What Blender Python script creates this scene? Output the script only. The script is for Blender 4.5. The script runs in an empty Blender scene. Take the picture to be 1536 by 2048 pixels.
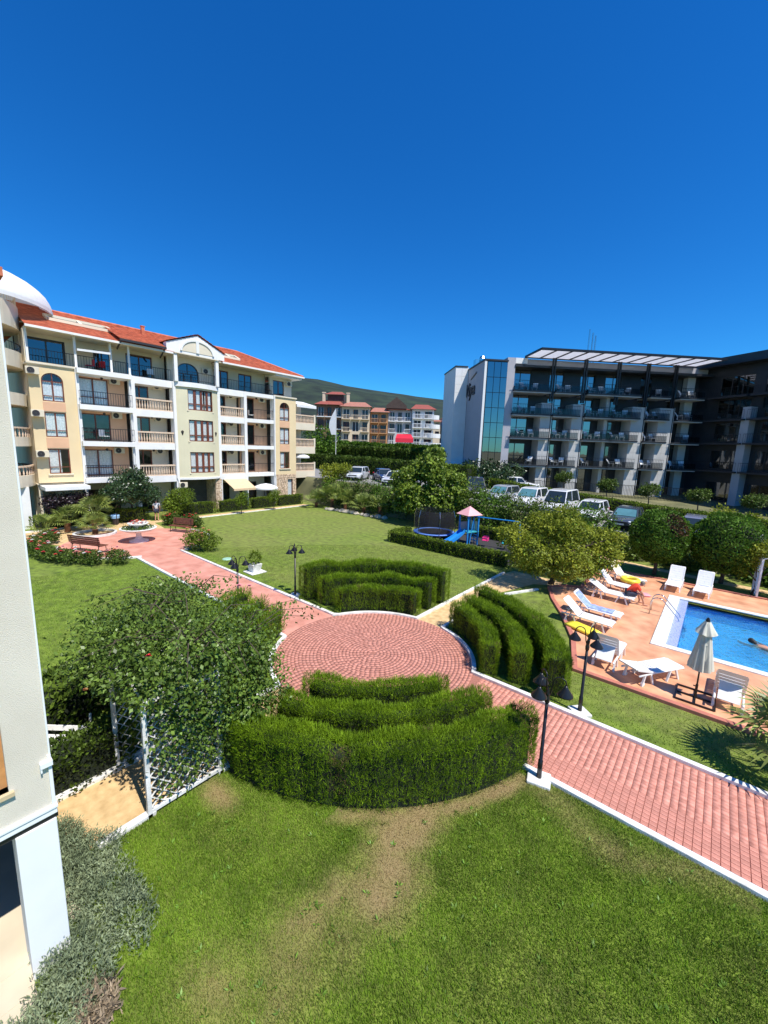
import bpy, bmesh, math, random
import numpy as np
from mathutils import Matrix, Vector
random.seed(7); rng = np.random.default_rng(7)
R = math.radians; PI = math.pi
sc = bpy.context.scene
COL = sc.collection
# ------------------------------------------------------------------ camera
# world axes: +x runs along the garden path to the south-east, +y to the north-east, origin = middle of the round plaza
def cam_setup():
    pitch, roll = R(9.2), 0.033
    F = Vector((-0.640, 0.768, 0)); Rt = Vector((0.768, 0.640, 0)); Zv = Vector((0, 0, 1))
    fw = F * math.cos(pitch) - Zv * math.sin(pitch)
    up = F * math.sin(pitch) + Zv * math.cos(pitch)
    r = Rt * math.cos(roll) + up * math.sin(roll)
    u = -Rt * math.sin(roll) + up * math.cos(roll)
    cd = bpy.data.cameras.new('camera'); co = bpy.data.objects.new('camera', cd); COL.objects.link(co)
    m = Matrix((r, u, -fw)).transposed().to_4x4(); m.translation = Vector((7.738, -8.973, 6.5))
    co.matrix_world = m
    cd.sensor_fit = 'HORIZONTAL'; cd.sensor_width = 36; cd.lens = 18.75
    cd.clip_start = 0.1; cd.clip_end = 6000
    sc.camera = co
cam_setup()
# ------------------------------------------------------------------ sky and sun
SUN_EL, SUN_AZ = R(60), math.atan2(-0.10, 1.0)
w = bpy.data.worlds.new('World'); sc.world = w; w.use_nodes = True
wn = w.node_tree.nodes; wl = w.node_tree.links
bg = wn['Background']
sky = wn.new('ShaderNodeTexSky'); sky.sky_type = 'NISHITA'; sky.sun_disc = False
sky.sun_elevation = SUN_EL; sky.sun_rotation = PI/2 - SUN_AZ
sky.altitude = 0; sky.air_density = 1.0; sky.dust_density = 0.0; sky.ozone_density = 4.0
hs = wn.new('ShaderNodeHueSaturation'); hs.inputs['Saturation'].default_value = 1.30; hs.inputs['Value'].default_value = 1.0
gn = wn.new('ShaderNodeMix'); gn.data_type = 'RGBA'; gn.blend_type = 'MULTIPLY'; gn.inputs[0].default_value = 1.0; gn.inputs[7].default_value = (.36, 1.08, 1.52, 1)
wl.new(sky.outputs[0], hs.inputs['Color']); wl.new(hs.outputs[0], gn.inputs[6]); wl.new(gn.outputs[2], bg.inputs[0])
bg.inputs[1].default_value = 0.088
sd = bpy.data.lights.new('sun', 'SUN'); sd.energy = 5.0; sd.angle = R(0.53); sd.color = (1, 0.955, 0.88)
so = bpy.data.objects.new('sun', sd); COL.objects.link(so)
sv = Vector((math.cos(SUN_EL)*math.cos(SUN_AZ), math.cos(SUN_EL)*math.sin(SUN_AZ), math.sin(SUN_EL)))
so.rotation_euler = sv.to_track_quat('Z', 'Y').to_euler(); so.location = (40, -5, 60)
sc.view_settings.view_transform = 'Standard'; sc.view_settings.look = 'None'
sc.view_settings.exposure = 0.32; sc.view_settings.gamma = 1.0
sc.render.engine = 'CYCLES'; sc.cycles.max_bounces = 6; sc.cycles.transparent_max_bounces = 12
sc.cycles.use_denoising = True
# ------------------------------------------------------------------ helpers
def tag(o, label=None, cat=None, group=None, kind=None):
    if label: o['label'] = label
    if cat: o['category'] = cat
    if group: o['group'] = group
    if kind: o['kind'] = kind
    return o
def empty(name, loc=(0, 0, 0), rz=0.0, label=None, cat=None, group=None):
    o = bpy.data.objects.new(name, None); COL.objects.link(o)
    o.empty_display_size = 0.2
    o.location = loc; o.rotation_euler = (0, 0, rz)
    return tag(o, label, cat, group)
KIDS = {}
def link(o, parent=None):
    COL.objects.link(o)
    if parent is not None:
        o.parent = parent; KIDS.setdefault(parent.name, []).append(o)
    return o
def copy_tree(o, parent=None):
    c = o.copy(); link(c, parent)
    for ch in KIDS.get(o.name, []): copy_tree(ch, c)
    return c
def npmesh(name, V, F, attr=None, smooth=False):
    """V (n,3) float, F (m,k) int -> mesh with k-gons"""
    me = bpy.data.meshes.new(name); n = len(V); m, k = F.shape
    me.vertices.add(n); me.vertices.foreach_set('co', np.asarray(V, np.float32).ravel())
    me.loops.add(m*k); me.loops.foreach_set('vertex_index', np.asarray(F, np.int32).ravel())
    me.polygons.add(m); me.polygons.foreach_set('loop_start', np.arange(0, m*k, k, dtype=np.int32))
    me.polygons.foreach_set('loop_total', np.full(m, k, np.int32))
    if smooth: me.polygons.foreach_set('use_smooth', np.ones(m, bool))
    if attr is not None:
        for an, av in attr.items():
            a = me.attributes.new(an, 'FLOAT', 'POINT'); a.data.foreach_set('value', np.asarray(av, np.float32))
    me.update(calc_edges=True); me.validate()
    return me
class MB:
    def __init__(s): s.v = []; s.f = []
    def add(s, vs, fs):
        b = len(s.v); s.v += [tuple(q) for q in vs]; s.f += [tuple(b+i for i in f) for f in fs]; return s
    def box(s, x0, x1, y0, y1, z0, z1):
        return s.add([(x0,y0,z0),(x1,y0,z0),(x1,y1,z0),(x0,y1,z0),(x0,y0,z1),(x1,y0,z1),(x1,y1,z1),(x0,y1,z1)],
                     [(0,3,2,1),(4,5,6,7),(0,1,5,4),(1,2,6,5),(2,3,7,6),(3,0,4,7)])
    def bar(s, p, q, w, h, up=(0,0,1)):
        p, q = Vector(p), Vector(q); d = (q-p).normalized(); upv = Vector(up)
        if abs(d.dot(upv)) > .98: upv = Vector((1,0,0))
        sx = d.cross(upv).normalized()*(w/2); sz = sx.cross(d).normalized()*(h/2)
        return s.add([p-sx-sz,p+sx-sz,p+sx+sz,p-sx+sz,q-sx-sz,q+sx-sz,q+sx+sz,q-sx+sz],
                     [(0,1,2,3),(4,7,6,5),(0,4,5,1),(1,5,6,2),(2,6,7,3),(3,7,4,0)])
    def tube(s, pts, r, n=8, cap=True):
        pts = [Vector(p) for p in pts]; k = len(pts)
        rs = r if hasattr(r, '__len__') else [r]*k
        b = len(s.v); ref = None
        for i, p in enumerate(pts):
            d = (pts[min(i+1,k-1)]-pts[max(i-1,0)]).normalized()
            if ref is None: ref = Vector((0,0,1)) if abs(d.z) < .9 else Vector((1,0,0))
            ax = d.cross(ref)
            if ax.length < 1e-4: ax = d.cross(Vector((0,1,0)))
            ax.normalize(); ay = d.cross(ax).normalized(); ref = -ay if False else ref
            for j in range(n):
                a = 2*PI*j/n; s.v.append(tuple(p+(ax*math.cos(a)+ay*math.sin(a))*rs[i]))
        for i in range(k-1):
            for j in range(n):
                j2 = (j+1) % n; s.f.append((b+i*n+j, b+(i+1)*n+j, b+(i+1)*n+j2, b+i*n+j2))
        if cap:
            s.f.append(tuple(b+j for j in range(n))); s.f.append(tuple(b+(k-1)*n+j for j in reversed(range(n))))
        return s
    def lathe(s, prof, c=(0,0,0), n=16, a0=0.0, a1=2*PI, closed=True):
        b = len(s.v); m = n if closed else n+1
        for r_, z in prof:
            for j in range(m):
                a = a0+(a1-a0)*j/n; s.v.append((c[0]+r_*math.cos(a), c[1]+r_*math.sin(a), c[2]+z))
        for i in range(len(prof)-1):
            for j in range(n):
                j2 = (j+1) % m if closed else j+1
                s.f.append((b+i*m+j, b+i*m+j2, b+(i+1)*m+j2, b+(i+1)*m+j))
        return s
    def prism(s, poly, z0, z1):
        n = len(poly); b = len(s.v)
        s.v += [(p[0],p[1],z0) for p in poly]+[(p[0],p[1],z1) for p in poly]
        s.f.append(tuple(b+i for i in reversed(range(n)))); s.f.append(tuple(b+n+i for i in range(n)))
        for i in range(n):
            j = (i+1) % n; s.f.append((b+i,b+j,b+n+j,b+n+i))
        return s
    def xprism(s, poly, y0, y1):   # poly in (x,z), extruded along y
        n = len(poly); b = len(s.v)
        s.v += [(p[0],y0,p[1]) for p in poly]+[(p[0],y1,p[1]) for p in poly]
        s.f.append(tuple(b+i for i in range(n))); s.f.append(tuple(b+n+i for i in reversed(range(n))))
        for i in range(n):
            j = (i+1) % n; s.f.append((b+i,b+n+i,b+n+j,b+j))
        return s
    def quad(s, *p): return s.add(p, [tuple(range(len(p)))])
    def ball(s, c, r, n=12, m=8):
        rx, ry, rz = r if hasattr(r, '__len__') else (r, r, r)
        b = len(s.v)
        for i in range(m+1):
            t = PI*i/m
            for j in range(n):
                a = 2*PI*j/n; s.v.append((c[0]+rx*math.sin(t)*math.cos(a), c[1]+ry*math.sin(t)*math.sin(a), c[2]+rz*math.cos(t)))
        for i in range(m):
            for j in range(n):
                j2 = (j+1) % n; s.f.append((b+i*n+j, b+(i+1)*n+j, b+(i+1)*n+j2, b+i*n+j2))
        return s
    def warp(s, fn): s.v = [fn(*p) for p in s.v]; return s
    def build(s, name, m=None, parent=None, smooth=False, bevel=0, kind=None):
        me = bpy.data.meshes.new(name); me.from_pydata(s.v, [], s.f); me.validate()
        if smooth: me.polygons.foreach_set('use_smooth', [True]*len(me.polygons))
        me.update()
        o = bpy.data.objects.new(name, me)
        if m is not None: me.materials.append(m)
        link(o, parent)
        if bevel:
            b = o.modifiers.new('bevel', 'BEVEL'); b.width = bevel; b.segments = 2; b.limit_method = 'ANGLE'
        if smooth and bevel == 0:
            pass
        if kind: o['kind'] = kind
        return o
def vnoise(x, y, seed=0):
    xi = np.floor(x).astype(np.int64); yi = np.floor(y).astype(np.int64); fx = x-xi; fy = y-yi
    def h(a, b):
        n = (a*374761393+b*668265263+seed*974711) & 0x7fffffff
        n = ((n ^ (n >> 13))*1274126177) & 0x7fffffff
        return ((n ^ (n >> 16)) & 0xffff)/65535.0
    u = fx*fx*(3-2*fx); v = fy*fy*(3-2*fy)
    return (h(xi,yi)*(1-u)+h(xi+1,yi)*u)*(1-v)+(h(xi,yi+1)*(1-u)+h(xi+1,yi+1)*u)*v
def fbm(x, y, seed=0): return (vnoise(x,y,seed)+.5*vnoise(x*2.1,y*2.1,seed+1)+.25*vnoise(x*4.3,y*4.3,seed+2))/1.75
def norm(a): return a/np.maximum(np.linalg.norm(a, axis=1, keepdims=True), 1e-9)
# ------------------------------------------------------------------ materials
def lin(c): return tuple(((x/255)/12.92 if x/255 <= .04045 else (((x/255)+.055)/1.055)**2.4) for x in c)
def mat(name, c, rough=.6, var=.12, scale=6, bump=0, bscale=60, metal=0, spec=.5, objr=0, isl=0, c2=None, transl=0, detail=4, attr=None, c3=None, coat=0):
    m = bpy.data.materials.new(name); m.use_nodes = True
    nt = m.node_tree; N = nt.nodes; L = nt.links; p = N['Principled BSDF']
    p.inputs['Roughness'].default_value = rough; p.inputs['Metallic'].default_value = metal
    p.inputs['Specular IOR Level'].default_value = spec
    if coat: p.inputs['Coat Weight'].default_value = coat
    tc = N.new('ShaderNodeTexCoord')
    nz = N.new('ShaderNodeTexNoise'); nz.inputs['Scale'].default_value = scale; nz.inputs['Detail'].default_value = detail
    L.new(tc.outputs['Object'], nz.inputs['Vector'])
    a = [x*(1-var) for x in c]; b = [min(1, x*(1+var)) for x in (c2 or c)]
    mr = N.new('ShaderNodeMapRange'); mr.inputs[1].default_value = .3; mr.inputs[2].default_value = .7
    L.new(nz.outputs[0], mr.inputs[0])
    mx = N.new('ShaderNodeMix'); mx.data_type = 'RGBA'; mx.inputs[6].default_value = (*a,1); mx.inputs[7].default_value = (*b,1)
    L.new(mr.outputs[0], mx.inputs[0]); col = mx.outputs[2]
    def vary(src, amt, col):
        h = N.new('ShaderNodeHueSaturation'); q = N.new('ShaderNodeMapRange')
        q.inputs[3].default_value = 1-amt; q.inputs[4].default_value = 1+amt
        L.new(src, q.inputs[0]); L.new(q.outputs[0], h.inputs['Value']); L.new(col, h.inputs['Color']); return h.outputs[0]
    if objr: col = vary(N.new('ShaderNodeObjectInfo').outputs['Random'], objr, col)
    if isl: col = vary(N.new('ShaderNodeNewGeometry').outputs['Random Per Island'], isl, col)
    if attr:
        at = N.new('ShaderNodeAttribute'); at.attribute_name = attr
        m2 = N.new('ShaderNodeMix'); m2.data_type = 'RGBA'; m2.inputs[7].default_value = (*c3,1)
        L.new(at.outputs['Fac'], m2.inputs[0]); L.new(col, m2.inputs[6]); col = m2.outputs[2]
    L.new(col, p.inputs['Base Color'])
    if bump:
        n2 = N.new('ShaderNodeTexNoise'); n2.inputs['Scale'].default_value = bscale; n2.inputs['Detail'].default_value = 3
        L.new(tc.outputs['Object'], n2.inputs['Vector'])
        bp = N.new('ShaderNodeBump'); bp.inputs['Strength'].default_value = bump; bp.inputs['Distance'].default_value = .02
        L.new(n2.outputs[0], bp.inputs['Height']); L.new(bp.outputs[0], p.inputs['Normal'])
    if transl:
        t = N.new('ShaderNodeBsdfTranslucent'); L.new(col, t.inputs[0])
        ms = N.new('ShaderNodeMixShader'); ms.inputs[0].default_value = transl
        L.new(p.outputs[0], ms.inputs[1]); L.new(t.outputs[0], ms.inputs[2]); L.new(ms.outputs[0], N['Material Output'].inputs[0])
    return m
def glassmat(name, tint=(.02,.03,.04), refl=.25, rough=.02):
    m = bpy.data.materials.new(name); m.use_nodes = True; nt = m.node_tree; N = nt.nodes; L = nt.links
    N.remove(N['Principled BSDF'])
    tr = N.new('ShaderNodeBsdfTransparent'); tr.inputs[0].default_value = (*tint,1)
    gl = N.new('ShaderNodeBsdfGlossy'); gl.inputs['Roughness'].default_value = rough; gl.inputs[0].default_value = (.95,.97,1,1)
    lw = N.new('ShaderNodeLayerWeight'); lw.inputs[0].default_value = .5
    pw_ = N.new('ShaderNodeMath'); pw_.operation = 'POWER'; pw_.inputs[1].default_value = 4.0; L.new(lw.outputs['Facing'], pw_.inputs[0])
    fm_ = N.new('ShaderNodeMapRange'); fm_.inputs[3].default_value = refl; fm_.inputs[4].default_value = .9; L.new(pw_.outputs[0], fm_.inputs[0])
    ms = N.new('ShaderNodeMixShader'); L.new(fm_.outputs[0], ms.inputs[0])
    tc = N.new('ShaderNodeTexCoord'); nz = N.new('ShaderNodeTexNoise'); nz.inputs['Scale'].default_value = 1.2
    bp = N.new('ShaderNodeBump'); bp.inputs['Strength'].default_value = .03; bp.inputs['Distance'].default_value = .05
    L.new(tc.outputs['Object'], nz.inputs[0]); L.new(nz.outputs[0], bp.inputs['Height']); L.new(bp.outputs[0], gl.inputs['Normal'])
    L.new(tr.outputs[0], ms.inputs[1]); L.new(gl.outputs[0], ms.inputs[2]); L.new(ms.outputs[0], N['Material Output'].inputs[0])
    m.use_transparent_shadow = True
    return m
M = {}
M['lawn'] = mat('lawn', (.100,.160,.012), .9, .3, 3.0, .5, 90, c2=(.150,.215,.020), attr='dry', c3=(.27,.20,.09))
M['blade'] = mat('grass_blade', (.118,.226,.012), .6, .26, 1.2, c2=(.172,.286,.020), isl=.45, transl=.2, attr='dry', c3=(.40,.30,.14), spec=.25)
M['ground'] = mat('rough_ground', (.10,.11,.045), .95, .3, .4, c2=(.16,.15,.07))
M['hedge'] = mat('thuja_spray', (.100,.190,.006), .6, .25, 2.5, c2=(.170,.270,.009), isl=.45, transl=.10, spec=.2)
M['hedgecore'] = mat('dark_hedge_core', (.008,.014,.004), .95, .4, 8)  # near-black core colour paints the shade between the sprays
M['box'] = mat('boxwood_leaf', (.090,.150,.012), .55, .3, 3, c2=(.150,.210,.020), isl=.35, transl=.25, spec=.2)
M['rose'] = mat('rose_leaf', (.070,.135,.018), .42, .3, 2, c2=(.140,.215,.034), isl=.45, transl=.25, spec=.4)
M['bigleaf'] = mat('broad_leaf', (.090,.165,.016), .45, .3, 1.2, c2=(.20,.27,.034), isl=.4, transl=.3, spec=.3)
M['yelleaf'] = mat('yellowing_leaf', (.15,.215,.018), .5, .25, 1.2, c2=(.28,.30,.030), isl=.4, transl=.35, spec=.2)
M['darkleaf'] = mat('dark_leaf', (.024,.055,.018), .38, .3, 2, c2=(.045,.085,.026), isl=.45, transl=.15)
M['shrub'] = mat('shrub_leaf', (.042,.085,.012), .5, .35, .8, c2=(.100,.150,.020), isl=.45, transl=.25, spec=.25)
M['topiary'] = mat('topiary_leaf', (.060,.135,.012), .5, .3, 2, c2=(.100,.185,.018), isl=.4, transl=.25, spec=.2)
M['brownleaf'] = mat('withered_leaf', (.12,.055,.02), .7, .3, 3, isl=.4)
M['palm'] = mat('palm_leaf', (.13,.20,.035), .42, .3, 3, c2=(.24,.28,.06), isl=.35, transl=.2)
M['palmtrunk'] = mat('palm_trunk', (.20,.09,.04), .9, .4, 12, .6, 30)
M['lavender'] = mat('grey_green_foliage', (.20,.265,.145), .75, .3, 2.5, c2=(.28,.33,.19), isl=.3, transl=.3, spec=.15)
M['bark'] = mat('bark', (.085,.06,.045), .9, .4, 14, .6, 30)
M['paver'] = mat('red_paver', (.52,.205,.145), .75, .12, 9, .12, 60, c2=(.60,.27,.20), isl=.13, objr=.10)
M['pavered'] = mat('red_paving', (.55,.225,.155), .75, .14, 1.5, .3, 60, c2=(.62,.285,.21))
M['joint'] = mat('paver_joint', (.34,.14,.10), .95, .2, 20)
M['kerb'] = mat('white_kerb_paint', (.62,.61,.56), .75, .14, 3.5, .3, 40, c2=(.78,.77,.74), detail=8)
M['sandpath'] = mat('ochre_paving', (.56,.375,.17), .85, .14, 5, .3, 70, c2=(.64,.45,.23))
M['deck'] = mat('stamped_terracotta_concrete', (.60,.265,.135), .6, .16, 1.6, .25, 14, c2=(.69,.365,.205), detail=6)
M['deckkerb'] = mat('terracotta_edging', (.46,.16,.11), .7, .15, 5, .2, 50)
M['white'] = mat('white_render', (.78,.77,.74), .75, .05, 1.5, .1, 60)
M['cream'] = mat('cream_render', (.70,.62,.47), .8, .06, .8, .15, 80)
M['yellow'] = mat('yellow_render', (.74,.58,.34), .8, .05, .7, .15, 80)
M['palegreen'] = mat('pale_yellow_render', (.66,.61,.42), .8, .05, .7, .15, 80)
M['peach'] = mat('peach_render', (.70,.42,.255), .8, .07, 1, .15, 80)
M['nearwall'] = mat('pebbled_cream_render', (.64,.58,.47), .85, .05, .9, .5, 110, c2=(.70,.645,.535), detail=9)
M['whitepaint'] = mat('white_wall_paint', (.78,.80,.80), .7, .03, 2, .08, 90)
M['baluster'] = mat('cream_concrete', (.66,.50,.36), .8, .08, 4)
M['brownframe'] = mat('mahogany_frame', (.16,.045,.022), .45, .2, 8)
M['darkframe'] = mat('dark_frame', (.035,.03,.03), .45, .1, 8)
M['glass'] = glassmat('window_glass', (.92,.95,.96), .08)
M['darkglass'] = glassmat('dark_glass', (.12,.15,.17), .14)
M['blueglass'] = glassmat('blue_curtain_glass', (.03,.06,.10), .26)
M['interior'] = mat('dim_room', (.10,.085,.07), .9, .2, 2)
M['curtain'] = mat('net_curtain', (.72,.72,.70), .9, .15, 9)
M['teal_curtain'] = mat('teal_curtain', (.18,.33,.33), .9, .2, 9)
M['railblack'] = mat('black_railing', (.02,.02,.022), .4, .1, 9, metal=.4)
M['black'] = mat('black_metal', (.018,.017,.017), .33, .2, 9, metal=.35, spec=.6)
M['steel'] = mat('stainless_steel', (.62,.62,.62), .18, .04, 9, metal=1)
M['tile'] = mat('orange_roof_tile', (.45,.115,.055), .8, .16, 3, c2=(.56,.175,.085), isl=.05)
M['stone'] = mat('stone_cladding', (.50,.34,.20), .9, .35, 5, .5, 20, c2=(.62,.48,.34))
M['rock'] = mat('garden_rock', (.48,.42,.33), .9, .25, 5, .6, 12)
M['grass_far'] = M['lawn']
M['asphalt'] = mat('pale_asphalt', (.23,.225,.215), .9, .12, 2, .3, 120)
M['rubber'] = mat('dark_rubber_paving', (.035,.033,.034), .95, .2, 6, .3, 120)
M['plastic'] = mat('white_plastic', (.80,.79,.77), .38, .04, 3, spec=.5)
M['canvas'] = mat('cream_canvas', (.70,.68,.57), .85, .08, 4, .1, 160, transl=.15)
M['whitecanvas'] = mat('white_canvas', (.86,.86,.85), .8, .04, 4, transl=.2)
M['hill'] = mat('wooded_hill', (.007,.018,.009), .95, .45, .03, 1.0, .10, c2=(.018,.032,.012), detail=8)
M['soil'] = mat('soil', (.13,.09,.06), .95, .3, 6, .4, 40)
# ------------------------------------------------------------------ ground, lawn, terrace, hill
HX0, HX1, HY0, HY1 = 6.95, 20.0, 7.35, 13.2          # pool opening
def sheet(name, xs, ys, zf, m, hole=None, attr=None, keep=None):
    xs = np.array(sorted(set(np.round(xs, 4)))); ys = np.array(sorted(set(np.round(ys, 4))))
    X, Y = np.meshgrid(xs, ys); V = np.stack([X.ravel(), Y.ravel(), zf(X.ravel(), Y.ravel())], 1)
    nx = len(xs); F = []
    for j in range(len(ys)-1):
        cy = (ys[j]+ys[j+1])/2
        for i in range(nx-1):
            cx = (xs[i]+xs[i+1])/2
            if hole and hole[0] < cx < hole[1] and hole[2] < cy < hole[3]: continue
            if keep and not keep(cx, cy): continue
            a = j*nx+i; F.append((a, a+1, a+1+nx, a+nx))
    me = npmesh(name, V, np.array(F), attr(V[:,0], V[:,1]) if attr else None)
    me.materials.append(m); o = bpy.data.objects.new(name, me); COL.objects.link(o); o['kind'] = 'structure'
    return o
def dryness(x, y):
    n = fbm(x*1.6+7, y*1.6, 3); n2 = fbm(x*5, y*5, 9)
    d = np.abs(x-4.42-.12*np.sin(y*2.3)-.9*(n-.5))
    w1 = np.where((y < -2.6), np.clip(1.2-d/(.68), 0, 1), 0)*np.clip((-y-2.4)*1.4, 0, 1)*np.clip(1.15-(-y-3.9)*.27, 0, 1)
    r = np.hypot(x, y); w2 = np.clip(1-(np.abs(r-5.68)-.06)/.2, 0, 1)*((y < -1.5) & (x > 3.2))*.9
    w3 = np.clip(1-np.abs(y+1.8+.3*np.sin(x*2))/.5, 0, 1)*((x > 5.6) & (x < 9.0))*.45
    w4 = np.clip(1-np.hypot((x-1.35)/.7, (y+5.85)/.35), 0, 1)*1.2
    w5 = np.clip(1-np.hypot((x-3.9)/.8, (y+7.2)/.6), 0, 1)*.5
    v = np.maximum.reduce([w1, w2, w3, w4, w5])*(.55+.9*n2)
    v += .16*np.clip(fbm(x*.9+3, y*.9+8, 21)-.45, 0, 1)*2
    v = v + np.where(y > 2, .10+.30*(fbm(x*.35, y*.35, 5)-.4), 0)
    return np.clip(v, 0, 1)
lx = np.concatenate([np.arange(-70, -4, 2), np.arange(-4, 13, .2), np.arange(13, 60, 3), [HX0, HX1]])
ly = np.concatenate([np.arange(-40, -13, 3), np.arange(-13, 0, .2), np.arange(0, 20.5, .8), [HY0, HY1, 20.4]])
hole = (HX0, HX1, HY0, HY1)
big = np.array([-3000, -1000, -300, -70, 0, HX0, HX1, 60, 300, 1000, 3000]); bigy = np.array([-3000, -1000, -300, -40, 0, HY0, HY1, 20.4, 60, 300, 1000, 3000])
sheet('ground', big, bigy, lambda x, y: np.full_like(x, -.06), M['ground'], hole)
lawn = sheet('lawn', lx, ly, lambda x, y: np.zeros_like(x), M['lawn'], hole, lambda x, y: {'dry': dryness(x, y)})
def terr_z(x): return np.interp(x, [-60, -14, 4, 10, 60], [3.2, 2.55, 1.3, 1.05, .9])
def tz(x, y): return terr_z(x)*np.clip((y-20.2)/1.3, 0, 1)-.003+np.clip((y-50)*.075, 0, 6)
tx = np.concatenate([np.arange(-110, -20, 5), np.arange(-20, 12, 2), np.arange(12, 80, 6)])
sheet('terrace', tx, np.array([20.15, 20.4, 20.8, 21.2, 21.5, 24, 30, 36, 50, 60, 70, 90, 110, 140]), lambda x, y: tz(x, y), M['ground'])
# road and parking bays on the terrace
rx = np.arange(-44, 44, 2.0)
sheet('road', rx, np.array([21.6, 24, 27, 30.0]), lambda x, y: tz(x, y)+.008, M['asphalt'])
kb = MB()
for i in range(len(rx)-1):
    z0, z1 = float(terr_z(rx[i])), float(terr_z(rx[i+1]))
    kb.add([(rx[i],30.0,z0-.1),(rx[i+1],30.0,z1-.1),(rx[i+1],30.25,z1-.1),(rx[i],30.25,z0-.1),(rx[i],30.0,z0+.13),(rx[i+1],30.0,z1+.13),(rx[i+1],30.25,z1+.13),(rx[i],30.25,z0+.13)],
           [(0,1,5,4),(2,3,7,6),(4,5,6,7)])
kb.build('road_kerb', M['kerb'], kind='structure')
# wooded hill on the skyline (camera-space bearing only used to lay out the ridge in the world)
def camw(cx, cy): return (7.738+.768*cx-.640*cy, -8.973+.640*cx+.768*cy)
hv = []; hf = []
cxs = np.linspace(-1400, 1500, 90); dep = [250, 420, 600, 780, 950, 1150]; hfac = [0.0, .28, .62, .9, 1.0, .8]
for k, (dp, hfq) in enumerate(zip(dep, hfac)):
    for cx in cxs:
        ridge = np.interp(cx, [-1400, -420, -213, -156, -88, -7, 62, 138, 300, 700, 1500], [120, 150, 146, 142, 129, 121, 114, 108, 92, 60, 35])
        z = 4+ridge*1.055*hfq*(dp/950 if k < 4 else 1)+float(fbm(np.array(cx*.012), np.array(dp*.012), 4)-.5)*(14 if 0 < k < 4 else 3)
        x, y = camw(cx*dp/950, dp); hv.append((x, y, z if k else -2))
nx = len(cxs)
for k in range(len(dep)-1):
    for i in range(nx-1): a = k*nx+i; hf.append((a, a+1, a+1+nx, a+nx))
hme = npmesh('hill', np.array(hv), np.array(hf), smooth=True); hme.materials.append(M['hill'])
ho = bpy.data.objects.new('hill', hme); COL.objects.link(ho); ho['kind'] = 'structure'
# ------------------------------------------------------------------ paths and plaza
def arc(r, a0, a1, n=24, c=(0, 0)): return [(c[0]+r*math.cos(R(a0+(a1-a0)*i/n)), c[1]+r*math.sin(R(a0+(a1-a0)*i/n))) for i in range(n+1)]
def flat(name, poly, z, m, kind='structure', parent=None):
    mb = MB(); mb.quad(*[(p[0], p[1], z) for p in poly]); o = mb.build(name, m, parent)
    o['kind'] = kind; return o
SEP = (-1.25, 1.15); NWP = (-1.2, 1.05); NEP = (-.5, .6); SWP = (-.62, .8)
flat('south_east_path', [(2.7, SEP[0]), (16, SEP[0]), (16, SEP[1]), (2.7, SEP[1])], .008, M['joint'])
flat('north_west_path', [(-17.2, NWP[0]), (-2.7, NWP[0]), (-2.7, NWP[1]), (-17.2, NWP[1])], .008, M['pavered'])
flat('north_east_path', [(NEP[0], 2.8), (NEP[1], 2.8), (NEP[1], 8.2), (1.3, 10.6), (2.3, 11.3), (2.3, 12.0), (-.3, 12.0), (NEP[0], 11.3)], .006, M['sandpath'])
flat('south_west_path', [(SWP[0], -7.9), (SWP[1], -7.9), (SWP[1], -2.8), (SWP[0], -2.8)], .006, M['sandpath'])
plaza = flat('round_plaza', arc(3.12, 0, 360, 64)[:-1], .016, M['joint'])
flat('fountain_plaza', arc(4.1, 0, 360, 56, (-20.3, .2))[:-1], .014, M['pavered'])
flat('building_path', [(-26.9, 3.2), (-26.0, 3.2), (-26.2, 19.0), (-27.1, 19.0)], .010, M['sandpath'])
flat('garden_terrace_path', [(-27.5, -6), (-22.0, -3.4), (-23.5, 3.0), (-27.5, 3.4)], .006, M['sandpath'])
flat('pool_side_path', [(-.3, 19.5), (3.0, 18.7), (6.5, 18.1), (13, 17.3), (13, 18.0), (6.5, 18.75), (3.0, 19.35), (-.3, 20.1)], .006, M['sandpath'])
# concentric pavers of the plaza (too small to pick apart singly)
V = []; F = []
def pieces(pts):
    b = len(V); V.extend(pts); F.extend([(b+4,b+5,b+6,b+7),(b,b+1,b+5,b+4),(b+1,b+2,b+6,b+5),(b+2,b+3,b+7,b+6),(b+3,b,b+4,b+7)])
rr = .10
while rr < 3.05:
    n = max(5, int(2*PI*(rr+.055)/.145)); off = random.random()
    for i in range(n):
        a0 = 2*PI*(i+off)/n; a1 = 2*PI*(i+off+1)/n; g = .0035/(rr+.055)
        dz = .022+random.uniform(-.001, .001); q = []
        for z in (.017, dz):
            for (r_, a) in ((rr+.004, a0+g), (rr+.108, a0+g), (rr+.108, a1-g), (rr+.004, a1-g)): q.append((r_*math.cos(a), r_*math.sin(a), z))
        pieces(q)
    rr += .112
me = npmesh('plaza_pavers', np.array(V), np.array(F)); me.materials.append(M['paver'])
o = bpy.data.objects.new('plaza_pavers', me); link(o, plaza); o['kind'] = 'stuff'
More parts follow.
